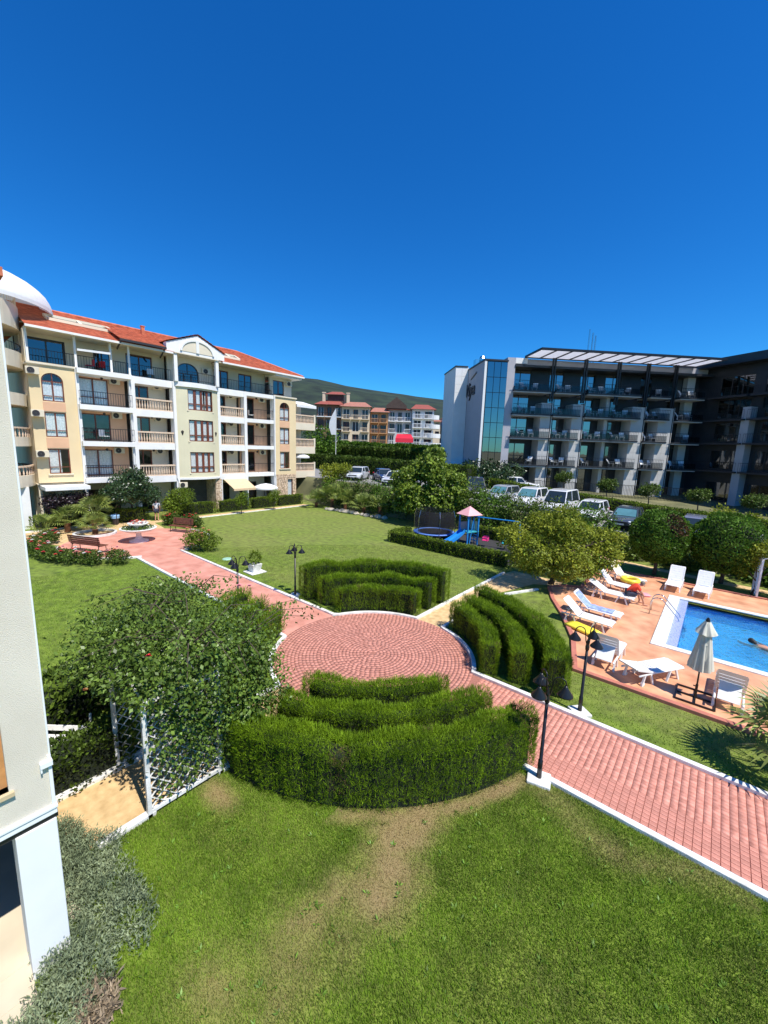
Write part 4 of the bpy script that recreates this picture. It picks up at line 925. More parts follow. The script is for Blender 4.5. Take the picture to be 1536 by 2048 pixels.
# pergola
pg = MB(); PX0, PX1, PY0, PY1, PZ = 1.3, 22.6, -3.6, .4, 17.28
for y in (PY0, PY1): pg.box(PX0, PX1, y-.08, y+.08, PZ-.12, PZ+.12)
npan = 12; dx = (PX1-PX0)/npan
for i in range(npan+1): x = PX0+dx*i; pg.box(x-.07, x+.07, PY0+.08, PY1-.08, PZ-.1, PZ+.1)
perg = pg.build('pergola_frame', M['railblack'], ho_)
for i in range(npan):
    q = MB(); q.box(PX0+dx*i+.07, PX0+dx*(i+1)-.07, PY0+.08, PY1-.08, PZ-.02, PZ+.02); q.build('pergola_panel', M['translucent'], perg)
hp('roof_tank', 'steel', lambda q: (q.lathe([(.0,1.5),(.3,1.42),(.42,1.15),(.42,0),(.5,0)], (-1.9, 6, 16.9), 14), q.box(-2.9, -2.5, 5.5, 6.5, 16.7, 17.9)))
for dx_ in (0, .5, .9): hp('antenna', 'steel', lambda q: q.tube([(12.1+dx_, 6, 16.9), (12.1+dx_, 6, 22.4-.8*dx_)], .11, 8))
# glazed stair tower left, logo wall, white block
gt = MB(); gt.box(-3.4, -.96, -.3, 8, 1.0, 16.6); gt.build('stair_tower_core', M['darkpanel'], ho_)
for i in range(3):
    for j in range(9):
        q = MB(); x0 = -3.3+i*.78; z0 = 1.3+j*1.68; q.box(x0+.03, x0+.75, -.36, -.31, z0+.03, z0+1.65); q.build('glass_panel', M['blueglass'], ho_)
lw_ = hp('logo_wall', 'greypanel', lambda q: q.box(-3.62, -3.42, -.35, 8, 1.0, 16.5))
hp('wall_edge', 'whitepanel', lambda q: q.box(-3.66, -3.40, -.42, -.352, 1.0, 16.4))
hp('wall_cap', 'darkpanel', lambda q: q.box(-3.7, -.9, -.42, 8.1, 16.5, 16.68))
wb_ = hp('white_block', 'whitepanel', lambda q: q.box(-5.3, -3.64, 6.0, 12, 1.0, 16.9))
for j in range(15):
    for i in range(2):
        q = MB(); q.box(-5.29+.83*i, -4.47+.82*i, 5.965, 5.998, 1.5+j*1.02, 2.505+j*1.02); q.build('cladding_panel', M['whitepanel'], wb_)
hp('wall_cap', 'darkpanel', lambda q: q.box(-5.36, -3.72, 5.9, 12.1, 16.9, 17.05)); hp('low_canopy', 'whitepanel', lambda q: q.box(-5.4, -3.7, 4.6, 6.0, 4.4, 4.7))
tcv = bpy.data.curves.new('lettering', 'FONT'); tcv.body = 'Viya'; tcv.size = 2.3; tcv.extrude = .05; tcv.shear = .25; tcv.offset = .012
to = bpy.data.objects.new('lettering_tmp', tcv); COL.objects.link(to); bpy.context.view_layer.update()
tm = bpy.data.meshes.new_from_object(to.evaluated_get(bpy.context.evaluated_depsgraph_get())); bpy.data.objects.remove(to)
tm.materials.clear(); tm.materials.append(M['darkpanel']); to = bpy.data.objects.new('lettering', tm); link(to, ho_)
to.matrix_local = Matrix(((0,0,-1,-3.70),(-1,0,0,6.6),(0,1,0,13.2),(0,0,0,1)))
hp('logo_stroke', 'darkpanel', lambda q: q.add([(-3.7,4.6,15.1),(-3.7,2.5,15.6),(-3.7,2.5,15.8),(-3.7,4.6,15.25),(-3.63,4.6,15.1),(-3.63,2.5,15.6),(-3.63,2.5,15.8),(-3.63,4.6,15.25)], [(0,1,2,3),(0,4,5,1),(3,2,6,7)]))
# dark side wing
wx_, wy_ = camw(38.3, 50.1)
WROT = math.atan2(.640*.33-.768*.94, .768*.33+.640*.94)
wg = empty('hotel_wing', (wx_, wy_, 0), WROT, 'black glazed side wing of the hotel at the right picture edge', 'hotel')
mb = MB(); ops = []
for z in [1.4]+ROWS:
    for i in range(5): ops.append((1.0+i*4.4, 4.4+i*4.4, z+.1, z+2.3))
wall_open(mb, -4, 24, 0, 17.0, .9, 1.1, ops); mb.build('dark_facade_wall', M['darkpanel'], wg)
for o_ in ops: window(wg, *o_, .96, M['darkframe'], 3, None, .07, None, 'darkglass')
for z in ROWS:
    for i in range(5):
        a, b = .6+i*4.4, 4.7+i*4.4; mb = MB(); mb.box(a, b, -.6, .9, z-.28, z-.1); mb.build('balcony_slab', M['darkpanel'], wg); railing(wg, a, b, z-.1, -.56, 1.0, .2, 'railblack', 'balcony_railing', .02)
for x in (4.75, 9.2, 13.6): mb = MB(); mb.box(x-.45, x+.35, -.2, .9, 1.0, 12.2); mb.build('panel_pier', M['greypanel'], wg)  # added grey fins, standing in for pale strips reflected on the dark glazing
mb = MB(); mb.box(-4, 24, -.7, 10, 17.0, 17.9); mb.build('roof_cap', M['darkpanel'], wg); mb = MB(); mb.box(0, 24, 3, 3.1, 0, 17); mb.build('rooms', M['interior'], wg)
mb = MB(); mb.box(23.8, 24, 1.1, 10, 0, 17); mb.box(.0, .2, 1.1, 10, 0, 17.0); mb.build('side_wall', M['darkpanel'], wg)
# black fence in front of the hotel
fr_ = empty('hotel_fence', (hx_, hy_, 0), HROT, 'black upright bar fence along the foot of the hotel', 'fence')
for i in range(12):
    mb = MB(); x0 = -1+i*2.0; zb = 2.0-.055*i
    mb.box(x0, x0+1.96, -3.02, -2.98, zb+1.4, zb+1.45); mb.box(x0, x0+1.96, -3.02, -2.98, zb+.1, zb+.15)
    for k in range(11): mb.box(x0+.09+k*.18-.014, x0+.09+k*.18+.014, -3.015, -2.985, zb-.3, zb+1.4)
    mb.build('fence_panel', M['railblack'], fr_)
# white chairs on the hotel balconies
M['chairwhite'] = mat('white_chair_fabric', (.82,.82,.82), .6, .04, 4)
cm = MB(); cm.box(-.28,.28,-.3,.25,.36,.42); cm.add([(-.28,.2,.42),(.28,.2,.42),(.28,.5,.95),(-.28,.5,.95),(-.28,.26,.42),(.28,.26,.42),(.28,.56,.95),(-.28,.56,.95)], [(0,1,2,3),(7,6,5,4),(0,3,7,4),(1,5,6,2),(3,2,6,7)])
for sx in (-.25, .25):
    for sy in (-.27, .22): cm.box(sx-.025, sx+.025, sy-.025, sy+.025, 0, .36)
    cm.box(sx-.03, sx+.03, -.28, .3, .58, .62)
ch0 = None; ordn = ['first', 'second', 'third', 'fourth', 'fifth', 'sixth']; rown = ['lowest', 'second lowest', 'second highest', 'top']
for r_, z in enumerate(ROWS):
    for k, (a, b) in enumerate(BAYS):
        for j, fx in enumerate((.3, .62)):
            if (r_*7+k*3+j*5) % 11 == 0: continue
            x = a+(b-a)*fx; c = MB()
            if ch0 is None: ch0 = cm.build('balcony_chair', M['chairwhite']); o = ch0
            else: o = ch0.copy(); link(o)
            o.location = Vector((hx_, hy_, 0))+Matrix.Rotation(HROT, 3, 'Z') @ Vector((x, -.05+.1*((k+j) % 3), z-.118)); o.rotation_euler = (0, 0, HROT+(-.5 if j else .45)+.2*((k*5+r_*3) % 4-1.5))
            tag(o, f"{'left' if j == 0 else 'right'} white chair, {ordn[k]} hotel balcony from the left, {rown[r_]} row", 'chair', 'white chairs on the hotel balconies')
# ------------------------------------------------------------------ houses on the slope beyond the car park
def far_house(name, label, cx0, cx1, cy, zb, zt, wm, floors, bays, rm, depth=9, arch=False, ang_=0.0, bal=True, parapet=None, overhang=.5, rise=1.3):
    x0, y0 = camw(cx0, cy); a0 = math.atan2(.640, .768)+ang_
    root = empty(name, (x0, y0, 0), a0, label, 'house'); wd_ = cx1-cx0; fh = (zt-zb)/floors; bw = wd_/bays; ops = []
    for f in range(floors):
        for b in range(bays):
            inset = .16 if (f+b) % 3 else .24; ops.append((b*bw+bw*inset, (b+1)*bw-bw*inset, zb+f*fh+.15, zb+f*fh+fh*.80))
    mb = MB(); wall_open(mb, 0, wd_, zb-3, zt, 0, .35, ops); mb.box(0, .3, .35, depth, zb-3, zt); mb.box(wd_-.3, wd_, .35, depth, zb-3, zt); mb.box(.3, wd_-.3, depth-.3, depth, zb-3, zt); mb.build('wall', wm, root)
    for k, o_ in enumerate(ops):
        w_ = MB(); w_.box(o_[0]+.02, o_[0]+.1, .2, .3, o_[2], o_[3]); w_.box(o_[1]-.1, o_[1]-.02, .2, .3, o_[2], o_[3]); w_.box((o_[0]+o_[1])/2-.05, (o_[0]+o_[1])/2+.05, .2, .3, o_[2], o_[3])
        f_ = w_.build('window', M['brownframe'] if k % 2 else M['white'], root)
        p = MB(); p.quad((o_[0],.28,o_[2]),(o_[1],.28,o_[2]),(o_[1],.28,o_[3]),(o_[0],.28,o_[3])); p.build('pane', M['fardark'], f_)
    if bal:
        for f in range(floors):
            for b in range(bays):
                if (b+f*2) % 4 == 3 and bays > 2: continue
                z = zb+f*fh; q = MB(); q.box(b*bw+.1, (b+1)*bw-.1, -1.0, 0, z-.05, z+.15); s_ = q.build('balcony_slab', parapet or M['white'], root)
                q = MB(); q.box(b*bw+.12, (b+1)*bw-.12, -.98, -.93, z+.95, z+1.05)
                for i in range(int((bw-.24)/.3)): q.box(b*bw+.14+.3*i, b*bw+.2+.3*i, -.98, -.93, z+.15, z+.95)
                q.build('railing', parapet or M['railblack'], s_)
    o = overhang
    if rm is not None:
        A = roof_quad('roof', (-o,-o-.5,zt), (wd_+o,-o-.5,zt), (wd_*.8,depth/2,zt+rise), (wd_*.2,depth/2,zt+rise), 8, root, rm)
        roof_quad('roof', (wd_+o,-o-.5,zt), (wd_+o,depth+o,zt), (wd_*.8,depth/2,zt+rise), (wd_*.8,depth/2,zt+rise), 8, root, rm)
        roof_quad('roof', (-o,depth+o,zt), (-o,-o-.5,zt), (wd_*.2,depth/2,zt+rise), (wd_*.2,depth/2,zt+rise), 8, root, rm)
    return root
M['fardark'] = mat('dim_window', (.03,.035,.045), .15, .2, 3)
M['brownwall'] = mat('brown_render', (.24,.13,.08), .8, .1, .6); M['darktimber'] = mat('dark_timber', (.07,.045,.035), .8, .2, 2)
M['tanwall'] = mat('tan_render', (.66,.54,.38), .8, .08, .6); M['orangewall'] = mat('orange_render', (.50,.27,.12), .8, .1, .6); M['greywall'] = mat('pale_grey_render', (.46,.46,.47), .8, .08, .6)
M['pinktile'] = mat('salmon_roof_tile', (.45,.20,.14), .8, .15, 4); M['redtile'] = mat('red_roof_tile', (.36,.10,.07), .8, .15, 4)
h1 = far_house('slope_house', 'brown house with red roof and chimneys at the left of the far row', -17.2, -11.0, 100, 7.5, 16.2, M['brownwall'], 3, 3, 'redtile', rise=1.6)
mb = MB(); mb.box(2.2, 6.2, 3, 8, 16.2, 19.0); mb.build('upper_storey', M['darktimber'], h1); roof_quad('roof', (1.6,2.4,19.0), (6.8,2.4,19.0), (5.5,5.5,20.0), (3,5.5,20.0), 5, h1, 'redtile')
for x in (1.0, 7.0): mb = MB(); mb.box(x, x+.7, 2.5, 3.2, 16.2, 19.3); mb.box(x-.1, x+.8, 2.4, 3.3, 19.3, 19.5); mb.build('chimney', M['tanwall'], h1)
far_house('slope_house', 'cream house with wide loggias and salmon roof in the far row', -11.0, -4.2, 99, 7.0, 15.8, M['tanwall'], 3, 3, 'pinktile', parapet=M['tanwall'], rise=1.6)
far_house('slope_house', 'narrow orange house between cream and white houses in the far row', -4.1, .2, 100, 7.2, 14.8, M['orangewall'], 3, 2, 'pinktile', parapet=M['orangewall'], rise=1.5)
h4 = far_house('slope_house', 'pale grey house with dark timber gable in the far row', .3, 6.0, 101, 7.2, 15.6, M['greywall'], 3, 3, 'redtile', parapet=M['white'], rise=.8)
mb = MB(); mb.xprism([(-.6,15.9),(4.4,15.9),(4.4,16.6),(1.9,18.6),(-.6,16.6)], -.8, 5); mb.build('timber_gable', M['darktimber'], h4)
h5 = far_house('slope_house', 'white house with stacked black balconies at the right of the far row', 6.1, 11.4, 100, 7.0, 15.8, M['white'], 4, 2, 'redtile', parapet=M['white'], rise=1.6)
for f in range(4):
    z = 7.0+f*2.2; mb = MB(); mb.lathe([(0, z-.1), (2.2-.25*f, z-.1), (2.2-.25*f, z+.9), (2.05-.25*f, z+.9), (2.05-.25*f, z+.1), (0, z+.1)], (5.2, .4, 0), 20); mb.build('round_balcony', M['white'], h5)
far_house('slope_house', 'small white house with red roof far behind, beside the hotel', 18.0, 22.5, 130, 10, 16.0, M['white'], 2, 2, 'redtile', bal=False)
far_house('slope_house', 'low white house with pink roof far beyond, left of the hotel', 13.2, 17.0, 130, 10, 15.0, M['tanwall'], 2, 2, 'pinktile', bal=False)
# ------------------------------------------------------------------ trees, shrubs and climbers
def cluster_pts(cl, n, g, shell=.55):
    """points in a union of ellipsoids, denser near the skin; returns points and outward directions"""
    vol = np.array([c[3]*c[4]*c[5] for c in cl])**.72; vol = vol/vol.sum(); P = []; D = []
    for c, f in zip(cl, vol):
        k = max(8, int(n*f)); d = norm(g.normal(size=(k, 3))); r = 1-(1-shell)*g.random(k)**1.6
        lump = 1+.20*np.sin(d[:,0]*5.1+c[0]*3)*np.sin(d[:,1]*4.7+c[1]*5)+.14*np.sin(d[:,2]*8+c[2]*7+d[:,0]*6)+g.normal(0, .06, k)
        P.append(np.array(c[:3])+d*np.array(c[3:6])*(r*lump)[:,None]); D.append(d/np.array(c[3:6]))
    return np.concatenate(P), norm(np.concatenate(D))
def limbs(root, base, cl, r0, m, fork=.35, name='trunk', sub='limb'):
    top = np.mean([c[:3] for c in cl], axis=0); fk = Vector(base).lerp(Vector(top), fork)
    mb = MB(); mb.tube([base, Vector(base).lerp(fk, .5)+Vector((.05, -.04, 0)), fk], [r0*1.25, r0, r0*.85], 9); t = mb.build(name, m, root, smooth=True)
    for c in cl:
        e = Vector(c[:3]); md = fk.lerp(e, .5)+Vector((0, 0, .12*(e-fk).length)); q = MB(); q.tube([fk, md, e], [r0*.6, r0*.4, r0*.12], 7); q.build(sub, m, t, smooth=True)
def plant(name, label, cat, loc, cl, n, size, m, trunk=.1, group=None, T=T_LEAF, F=F_LEAF, up=.25, shell=.5, seed=1, wid=1.0, base=(0, 0, 0), fork=.35, part_='crown', bark='bark', rnd=.55):
    root = empty(name, loc, 0, label, cat, group); g = np.random.default_rng(seed)
    P, D = cluster_pts(cl, n, g, shell); P[:,2] = np.maximum(P[:,2], .03)
    dd = D*.6+np.array([0, 0, up])+g.normal(0, rnd+.25, P.shape)
    leaves(part_, P, dd, size, T, F, m, root, seed, wid, Nh=D*.8+np.array([0, 0, .45])+g.normal(0, .5, P.shape))
    if trunk: limbs(root, base, cl, trunk, M[bark], fork)
    return root
def blobs(seed, n, R_, H0, H1, r):
    g = random.Random(seed); out = []
    for i in range(n):
        a = 2*PI*(i+g.random()*.7)/n; q = R_*math.sqrt(g.uniform(.1, 1)); rr_ = r*g.uniform(.7, 1.2)
        out.append((q*math.cos(a), q*math.sin(a), g.uniform(H0, H1), rr_, rr_, rr_*g.uniform(.6, .9)))
    return out
# broad-leaved tree behind the trampoline
plant('broadleaf_tree', 'broad-leaved green tree standing behind the trampoline', 'tree', (-11.5, 20.0, .1), [(0,0,4.6,1.3,1.3,1.0),(-.9,.5,5.0,.9,.9,.7),(.9,-.5,5.1,.9,.9,.7),(-1.9,-.9,3.6,1.1,1.1,.9),(1.9,.8,3.7,1.1,1.1,.9),(-.6,-1.7,2.7,1.2,1.0,.9),(1.1,-1.0,2.6,1.1,1.0,.9),(-2.6,.0,2.5,.9,.9,.8),(2.7,.2,2.6,.9,.9,.8),(.3,.3,6.0,.8,.8,.5),(-1.2,-1.3,4.2,.8,.8,.6),(1.4,-1.0,4.2,.8,.8,.6),(.2,-1.9,1.7,1.0,.8,.6),(-1.7,-1.4,1.6,.9,.8,.6),(2.2,-.7,1.6,.8,.8,.6)], 15000, .25, M['bigleaf'], .16, seed=3, wid=1.35, up=-.1)
# yellowing tree between the playground and the pool
plant('yellowing_tree', 'yellow-green tree with drooping branches between playground and pool deck', 'tree', (1.9, 11.3, 0), [(0,0,2.9,1.0,1.0,.6),(-.9,.6,3.0,.8,.8,.5),(.9,-.5,3.0,.8,.8,.5),(-1.7,-1.1,2.4,.8,.8,.6),(1.7,1.2,2.4,.8,.8,.6),(-.6,-1.6,1.9,.9,.8,.7),(1.0,-1.1,1.9,.9,.8,.7),(2.2,.5,1.8,.7,.7,.6),(.3,.2,3.6,.6,.6,.35),(-.5,-1.2,1.1,.7,.6,.45),(.7,-.9,1.0,.7,.6,.4),(-1.3,-.9,1.3,.7,.6,.5),(1.6,-.1,1.2,.6,.6,.45),(.2,1.3,2.6,.9,.8,.6),(2.5,.9,2.7,.4,.4,.25)], 19000, .135, M['yelleaf'], .12, seed=4, up=-.35, wid=.95)
# dark tree by the apartment block
plant('dark_leaved_tree', 'small dark-leaved tree in front of the apartment block', 'tree', (-27.9, 2.3, 0), [(0,0,3.0,1.35,1.35,1.0),(-.8,.9,2.5,1.0,1.0,.8),(.9,-.7,2.4,1.0,1.0,.8),(.2,.3,3.7,.7,.7,.5),(.6,1.1,2.1,.9,.9,.7),(-.4,-1.2,2.2,.9,.9,.7)], 9000, .17, M['darkleaf'], .08, seed=5, fork=.5)
plant('garden_shrub', 'green leafy shrub beside the standing man near the apartment block', 'shrub', (-27.6, 5.5, 0), blobs(5, 5, .9, .9, 1.9, .75), 4200, .15, M['box'], .05, seed=6)
for k, (x, y, lb) in enumerate(((-25.55, 10.5, 'young tree on a thin stem at the lawn edge under the beige awning'), (-25.7, 14.1, 'young tree at the lawn edge near the white ground-floor parasol'))):
    plant('young_tree', lb, 'tree', (x, y, 0), [(0,0,1.35,.55,.55,.5),(.2,.2,1.75,.4,.4,.3),(-.25,-.1,1.2,.4,.4,.35)], 1300, .12, M['box'], .03, 'young trees on the lawn edge', seed=20+k, fork=.7)
# burgundy climber under the left canopy of the block
plant('burgundy_climber', 'dark burgundy climbing plant under the white canopy of the apartment block', 'climber', (-28.3, -1.6, 0), [(0,-.9,1.9,.5,.7,.6),(0,.1,1.9,.5,.7,.6),(0,.9,1.9,.5,.6,.6),(0,-.4,1.2,.4,1.0,.6),(0,.6,1.1,.4,.9,.6)], 5000, .13, mat('burgundy_leaf', (.020,.008,.013), .45, .3, 3, isl=.5), .03, seed=8)
# thuja-like clipped hedges at the foot of the block
blk = 'clipped box hedges along the apartment block'
for (y0, y1, lb) in ((-3.7, -.1, 'low clipped hedge behind the palms at the apartment block'), (1.2, 3.2, 'low clipped hedge under the dark-leaved tree'), (5.3, 8.9, 'low clipped hedge under the teal curtained windows'), (9.6, 12.4, 'low clipped hedge in front of the beige awning'), (13.0, 15.6, 'low clipped hedge in front of the white ground-floor parasol'), (16.0, 19.0, 'low clipped hedge in front of the stone-clad wall')):
    hedge([(-27.8, y0), (-27.8, (y0+y1)/2), (-27.8, y1)], .7, 1.05, 260, .11, lb, M['box'], blk, T_LEAF, F_LEAF, tilt=.9, wob=.02, hvar=.02, name='low_hedge')
# playground hedges
hedge([(-9.4, 12.5), (-5, 12.48), (-.9, 12.45)], .6, .78, 300, .11, 'long low clipped hedge in front of the playground', M['box'], None, T_LEAF, F_LEAF, tilt=.9, wob=.02, hvar=.02, name='low_hedge')
hedge([(-9.45, 12.9), (-9.5, 14.6)], .55, .75, 300, .11, 'short clipped hedge at the left end of the playground', M['box'], None, T_LEAF, F_LEAF, tilt=.9, wob=.02, hvar=.02, name='low_hedge')
hedge([(-6.4, 18.7), (-3, 18.6), (-.4, 18.3)], .6, .8, 260, .12, 'low clipped hedge at the back of the swings', M['box'], None, T_LEAF, F_LEAF, tilt=.9, wob=.02, hvar=.02, name='low_hedge')
hedge([(-1.0, -7.95), (-1.0, -7.3), (-1.0, -6.7)], .85, .85, 700, .085, 'low dark hedge left of the ochre path under the climbing rose', M['shrub'], None, T_LEAF, F_LEAF, tilt=.9, wob=.05, hvar=.06, name='low_hedge')
hedge([(-2.7, -7.95), (-3.6, -6.0), (-3.4, -3.6)], 1.2, 1.1, 260, .13, 'dark informal hedge behind the white slatted bench', M['shrub'], None, T_LEAF, F_LEAF, tilt=.9, wob=.1, hvar=.12, name='low_hedge')
# hedge along the road before the hotel, tall hedge beyond the car park
hx = [(-11.5, 32.6), (-6, 31.4), (0, 31.0), (6, 31.0), (13, 31.0), (20, 31.0)]
hedge(hx, .9, 1.1, 110, .17, 'long clipped hedge along the road in front of the hotel', M['box'], None, T_LEAF, F_LEAF, tilt=.9, wob=.02, hvar=.03, zfun=tz, name='roadside_hedge')
hedge([(-52, 43), (-40, 41.5), (-30, 41), (-21, 40.5)], 2.2, 3.4, 70, .32, 'tall dark hedge beyond the parked cars on the left', M['shrub'], None, T_LEAF, F_LEAF, tilt=.9, wob=.08, hvar=.08, zfun=tz, name='tall_hedge')
hedge([(-50, 47), (-38, 46), (-26, 45.5), (-18, 44)], 2.5, 4.0, 60, .34, 'taller hedge in front of the far row of houses', M['topiary'], None, T_LEAF, F_LEAF, tilt=.9, wob=.1, hvar=.08, zfun=tz, name='tall_hedge')
hedge([(-46, 31.5), (-36, 31), (-26, 30.8), (-13.5, 31.2)], 1.6, 2.1, 90, .26, 'long dark hedge right behind the left parked cars', M['shrub'], None, T_LEAF, F_LEAF, tilt=.9, wob=.08, hvar=.10, zfun=tz, name='tall_hedge')
# boundary shrubs on the bank
bank = 'shrubs on the bank along the car park'
bl = [(-24.5, 21.2, 1.7, 2.9, 'tall shrub right of the end balconies'), (-22.0, 20.9, 1.4, 2.4, 'dense shrub behind the left clump of palms'), (-19.6, 21.0, 1.5, 2.7, 'dense dark shrub in front of the parked dark blue car'), (-17.0, 20.8, 1.5, 2.5, 'shrub between the palms and the broad-leaved tree'), (-14.6, 21.2, 1.5, 2.8, 'shrub just left of the broad-leaved tree'), (-8.4, 21.2, 1.7, 2.9, 'shrub right behind the trampoline'), (-5.9, 20.6, 1.5, 2.5, 'shrub behind the pink playground roof'), (-3.6, 20.5, 1.5, 2.3, 'shrub behind the swings, below the white jeep'), (-1.2, 20.4, 1.5, 2.2, 'shrub behind the yellowing tree, below the white van'), (1.2, 20.3, 1.5, 2.1, 'shrub behind the yellowing tree, below the white hatchback'), (3.4, 20.3, 1.2, 1.5, 'shrub left of the smaller round topiary'), (6.6, 20.3, 1.1, 1.1, 'shrub between the two round topiaries'), (10.3, 20.2, 1.2, 1.2, 'shrub right of the larger round topiary'), (12.2, 19.6, 1.5, 1.9, 'shrub behind the right-hand trellis')]
for k, (x, y, r_, h, lb) in enumerate(bl):
    if 5 <= k <= 9: h += 1.0
    if 1 <= k <= 4: h += .45
    plant('bank_shrub', lb, 'shrub', (x, y, 0), [(0,0,h*.62,r_,r_*.9,h*.42),(-r_*.6,.2,h*.5,r_*.75,r_*.7,h*.42),(r_*.6,-.1,h*.5,r_*.75,r_*.7,h*.42),(0,-.5,h*.3,r_*1.05,r_*.7,h*.3)], 3600, .17, M['shrub'] if k % 3 else M['topiary'], .05, bank, seed=40+k, shell=.7)
plant('autumn_shrub', 'tall yellowing shrub beside the end balconies of the apartment block', 'shrub', (-25.6, 22.6, 1.0), blobs(9, 7, 1.4, 1.2, 3.4, 1.0), 4200, .2, M['yelleaf'], .06, seed=60)
plant('dense_tree', 'dark tree right of the end balconies, left of the flag', 'tree', (-44.5, 36, 2.4), blobs(12, 8, 2.2, 3.2, 6.8, 1.9), 5000, .34, M['topiary'], .18, seed=61)
plant('dense_shrub', 'big dark shrub at the left foot of the hotel', 'shrub', (-14.5, 35.5, 2.2), blobs(14, 8, 2.6, .9, 2.2, 1.5), 5000, .26, M['darkleaf'], .08, seed=62, shell=.7)
plant('dense_shrub', 'dark shrub below the glazed stair tower of the hotel', 'shrub', (-11.6, 35.0, 2.1), blobs(15, 6, 1.6, .9, 2.2, 1.2), 3600, .24, M['darkleaf'], .08, seed=63, shell=.7)
plant('flowering_bush', 'bush with white flowers behind the roadside hedge at the right', 'shrub', (9.0, 32.6, 1.0), blobs(16, 6, 1.8, .5, 1.2, .8), 2500, .18, M['yelleaf'], .05, seed=64)
for k, (x, y, lb) in enumerate(((-5.15, 36.7, 'first'), (-.5, 34.4, 'second'), (2.9, 35.0, 'third'), (6.5, 36.0, 'fourth'), (10.2, 36.2, 'fifth'))):
    z = float(tz(np.array(x), np.array(y))); plant('standard_tree', f'{lb} small mop-headed tree from the left in front of the hotel', 'tree', (x, y, z-.05), [(0,0,2.05,.85,.85,.55),(.35,.2,2.3,.5,.5,.35),(-.4,-.1,1.9,.5,.5,.4)], 1500, .16, M['shrub'], .05, 'mop-headed trees before the hotel', seed=70+k, fork=.8)
# clipped round topiaries
def topiary(label, x, y, r, zc, rz_v, seed, brown=False):
    root = empty('round_topiary', (x, y, 0), 0, label, 'tree'); g = np.random.default_rng(seed); n = 15000
    d = norm(g.normal(size=(n, 3))); lump = 1+.045*np.sin(d[:,0]*7+d[:,2]*5)+.035*np.sin(d[:,1]*9)+g.normal(0, .025, n)
    P = np.array([0, 0, zc])+d*np.array([r, r, rz_v])*lump[:,None]; P[:,2] = np.maximum(P[:,2], zc-rz_v*.86)
    br = brown & (np.hypot(d[:,0]-.52, d[:,1]+.45) < .36) & (d[:,2] > .25) & (g.random(n) < .75)
    leaves('crown', P[~br], d[~br]*.4+np.array([0,0,.5])+g.normal(0, .6, (int((~br).sum()), 3)), .12, T_LEAF, F_LEAF, M['topiary'], root, seed, Nh=d[~br]+g.normal(0, .35, (int((~br).sum()), 3)))
    if br.sum(): leaves('withered_patch', P[br], d[br]+g.normal(0, .4, (int(br.sum()), 3)), .12, T_LEAF, F_LEAF, M['brownleaf'], root, seed+1)
    q = MB(); q.ball((0, 0, zc), (r*.88, r*.88, rz_v*.84), 20, 12); q.build('light_blocking_core', M['hedgecore'], root)  # added dark ball, blocks light and paints shade behind the leaves
    q = MB(); q.tube([(0, 0, -.02), (.03, 0, .4), (0, 0, zc)], [.11, .09, .07], 9); q.build('trunk', M['bark'], root, smooth=True)
topiary('smaller round clipped topiary tree with a withered reddish patch', 5.6, 17.15, 1.34, 2.12, 1.42, 80, True)
topiary('larger round clipped topiary tree behind the pool', 8.45, 18.0, 1.52, 2.12, 1.55, 81)
# grey-green ground cover beside the near wall
for k, (cl, lb, n) in enumerate((([(0,0,.12,.5,.42,.18),(.45,.25,.12,.45,.38,.17),(-.3,.3,.12,.42,.36,.18),(.95,.35,.11,.5,.3,.15)], 'grey-green lavender clump next to the white pillar', 11000),
                                 ([(0,0,.12,.42,.30,.18),(.45,-.1,.12,.4,.3,.16),(-.4,.05,.12,.35,.25,.16)], 'grey-green lavender clump at the end of the ochre path', 8000),
                                 ([(0,0,.12,.5,.34,.17),(.3,-.35,.12,.42,.33,.16),(.45,-.7,.11,.45,.33,.15),(-.35,-.1,.12,.4,.3,.16)], 'sprawling grey-green lavender in the bottom left corner', 11000))):
    x, y = ((1.35, -7.98), (.75, -8.0), (2.55, -8.2))[k]
    plant('lavender_clump', lb, 'shrub', (x, y, 0), cl, n, .055, M['lavender'], 0, 'lavender by the near wall', seed=90+k, shell=.6, up=.5, wid=.42, part_='foliage')
plant('dry_lavender_clump', 'partly withered lavender beside the bottom left lawn edge', 'shrub', (3.05, -8.2, 0), [(0,0,.08,.25,.2,.10),(.2,-.15,.08,.2,.2,.10)], 1500, .10, mat('dry_stems', (.24,.185,.12), .8, .3, 4, isl=.35), 0, seed=95, shell=.7, up=.5, wid=.35, part_='foliage')
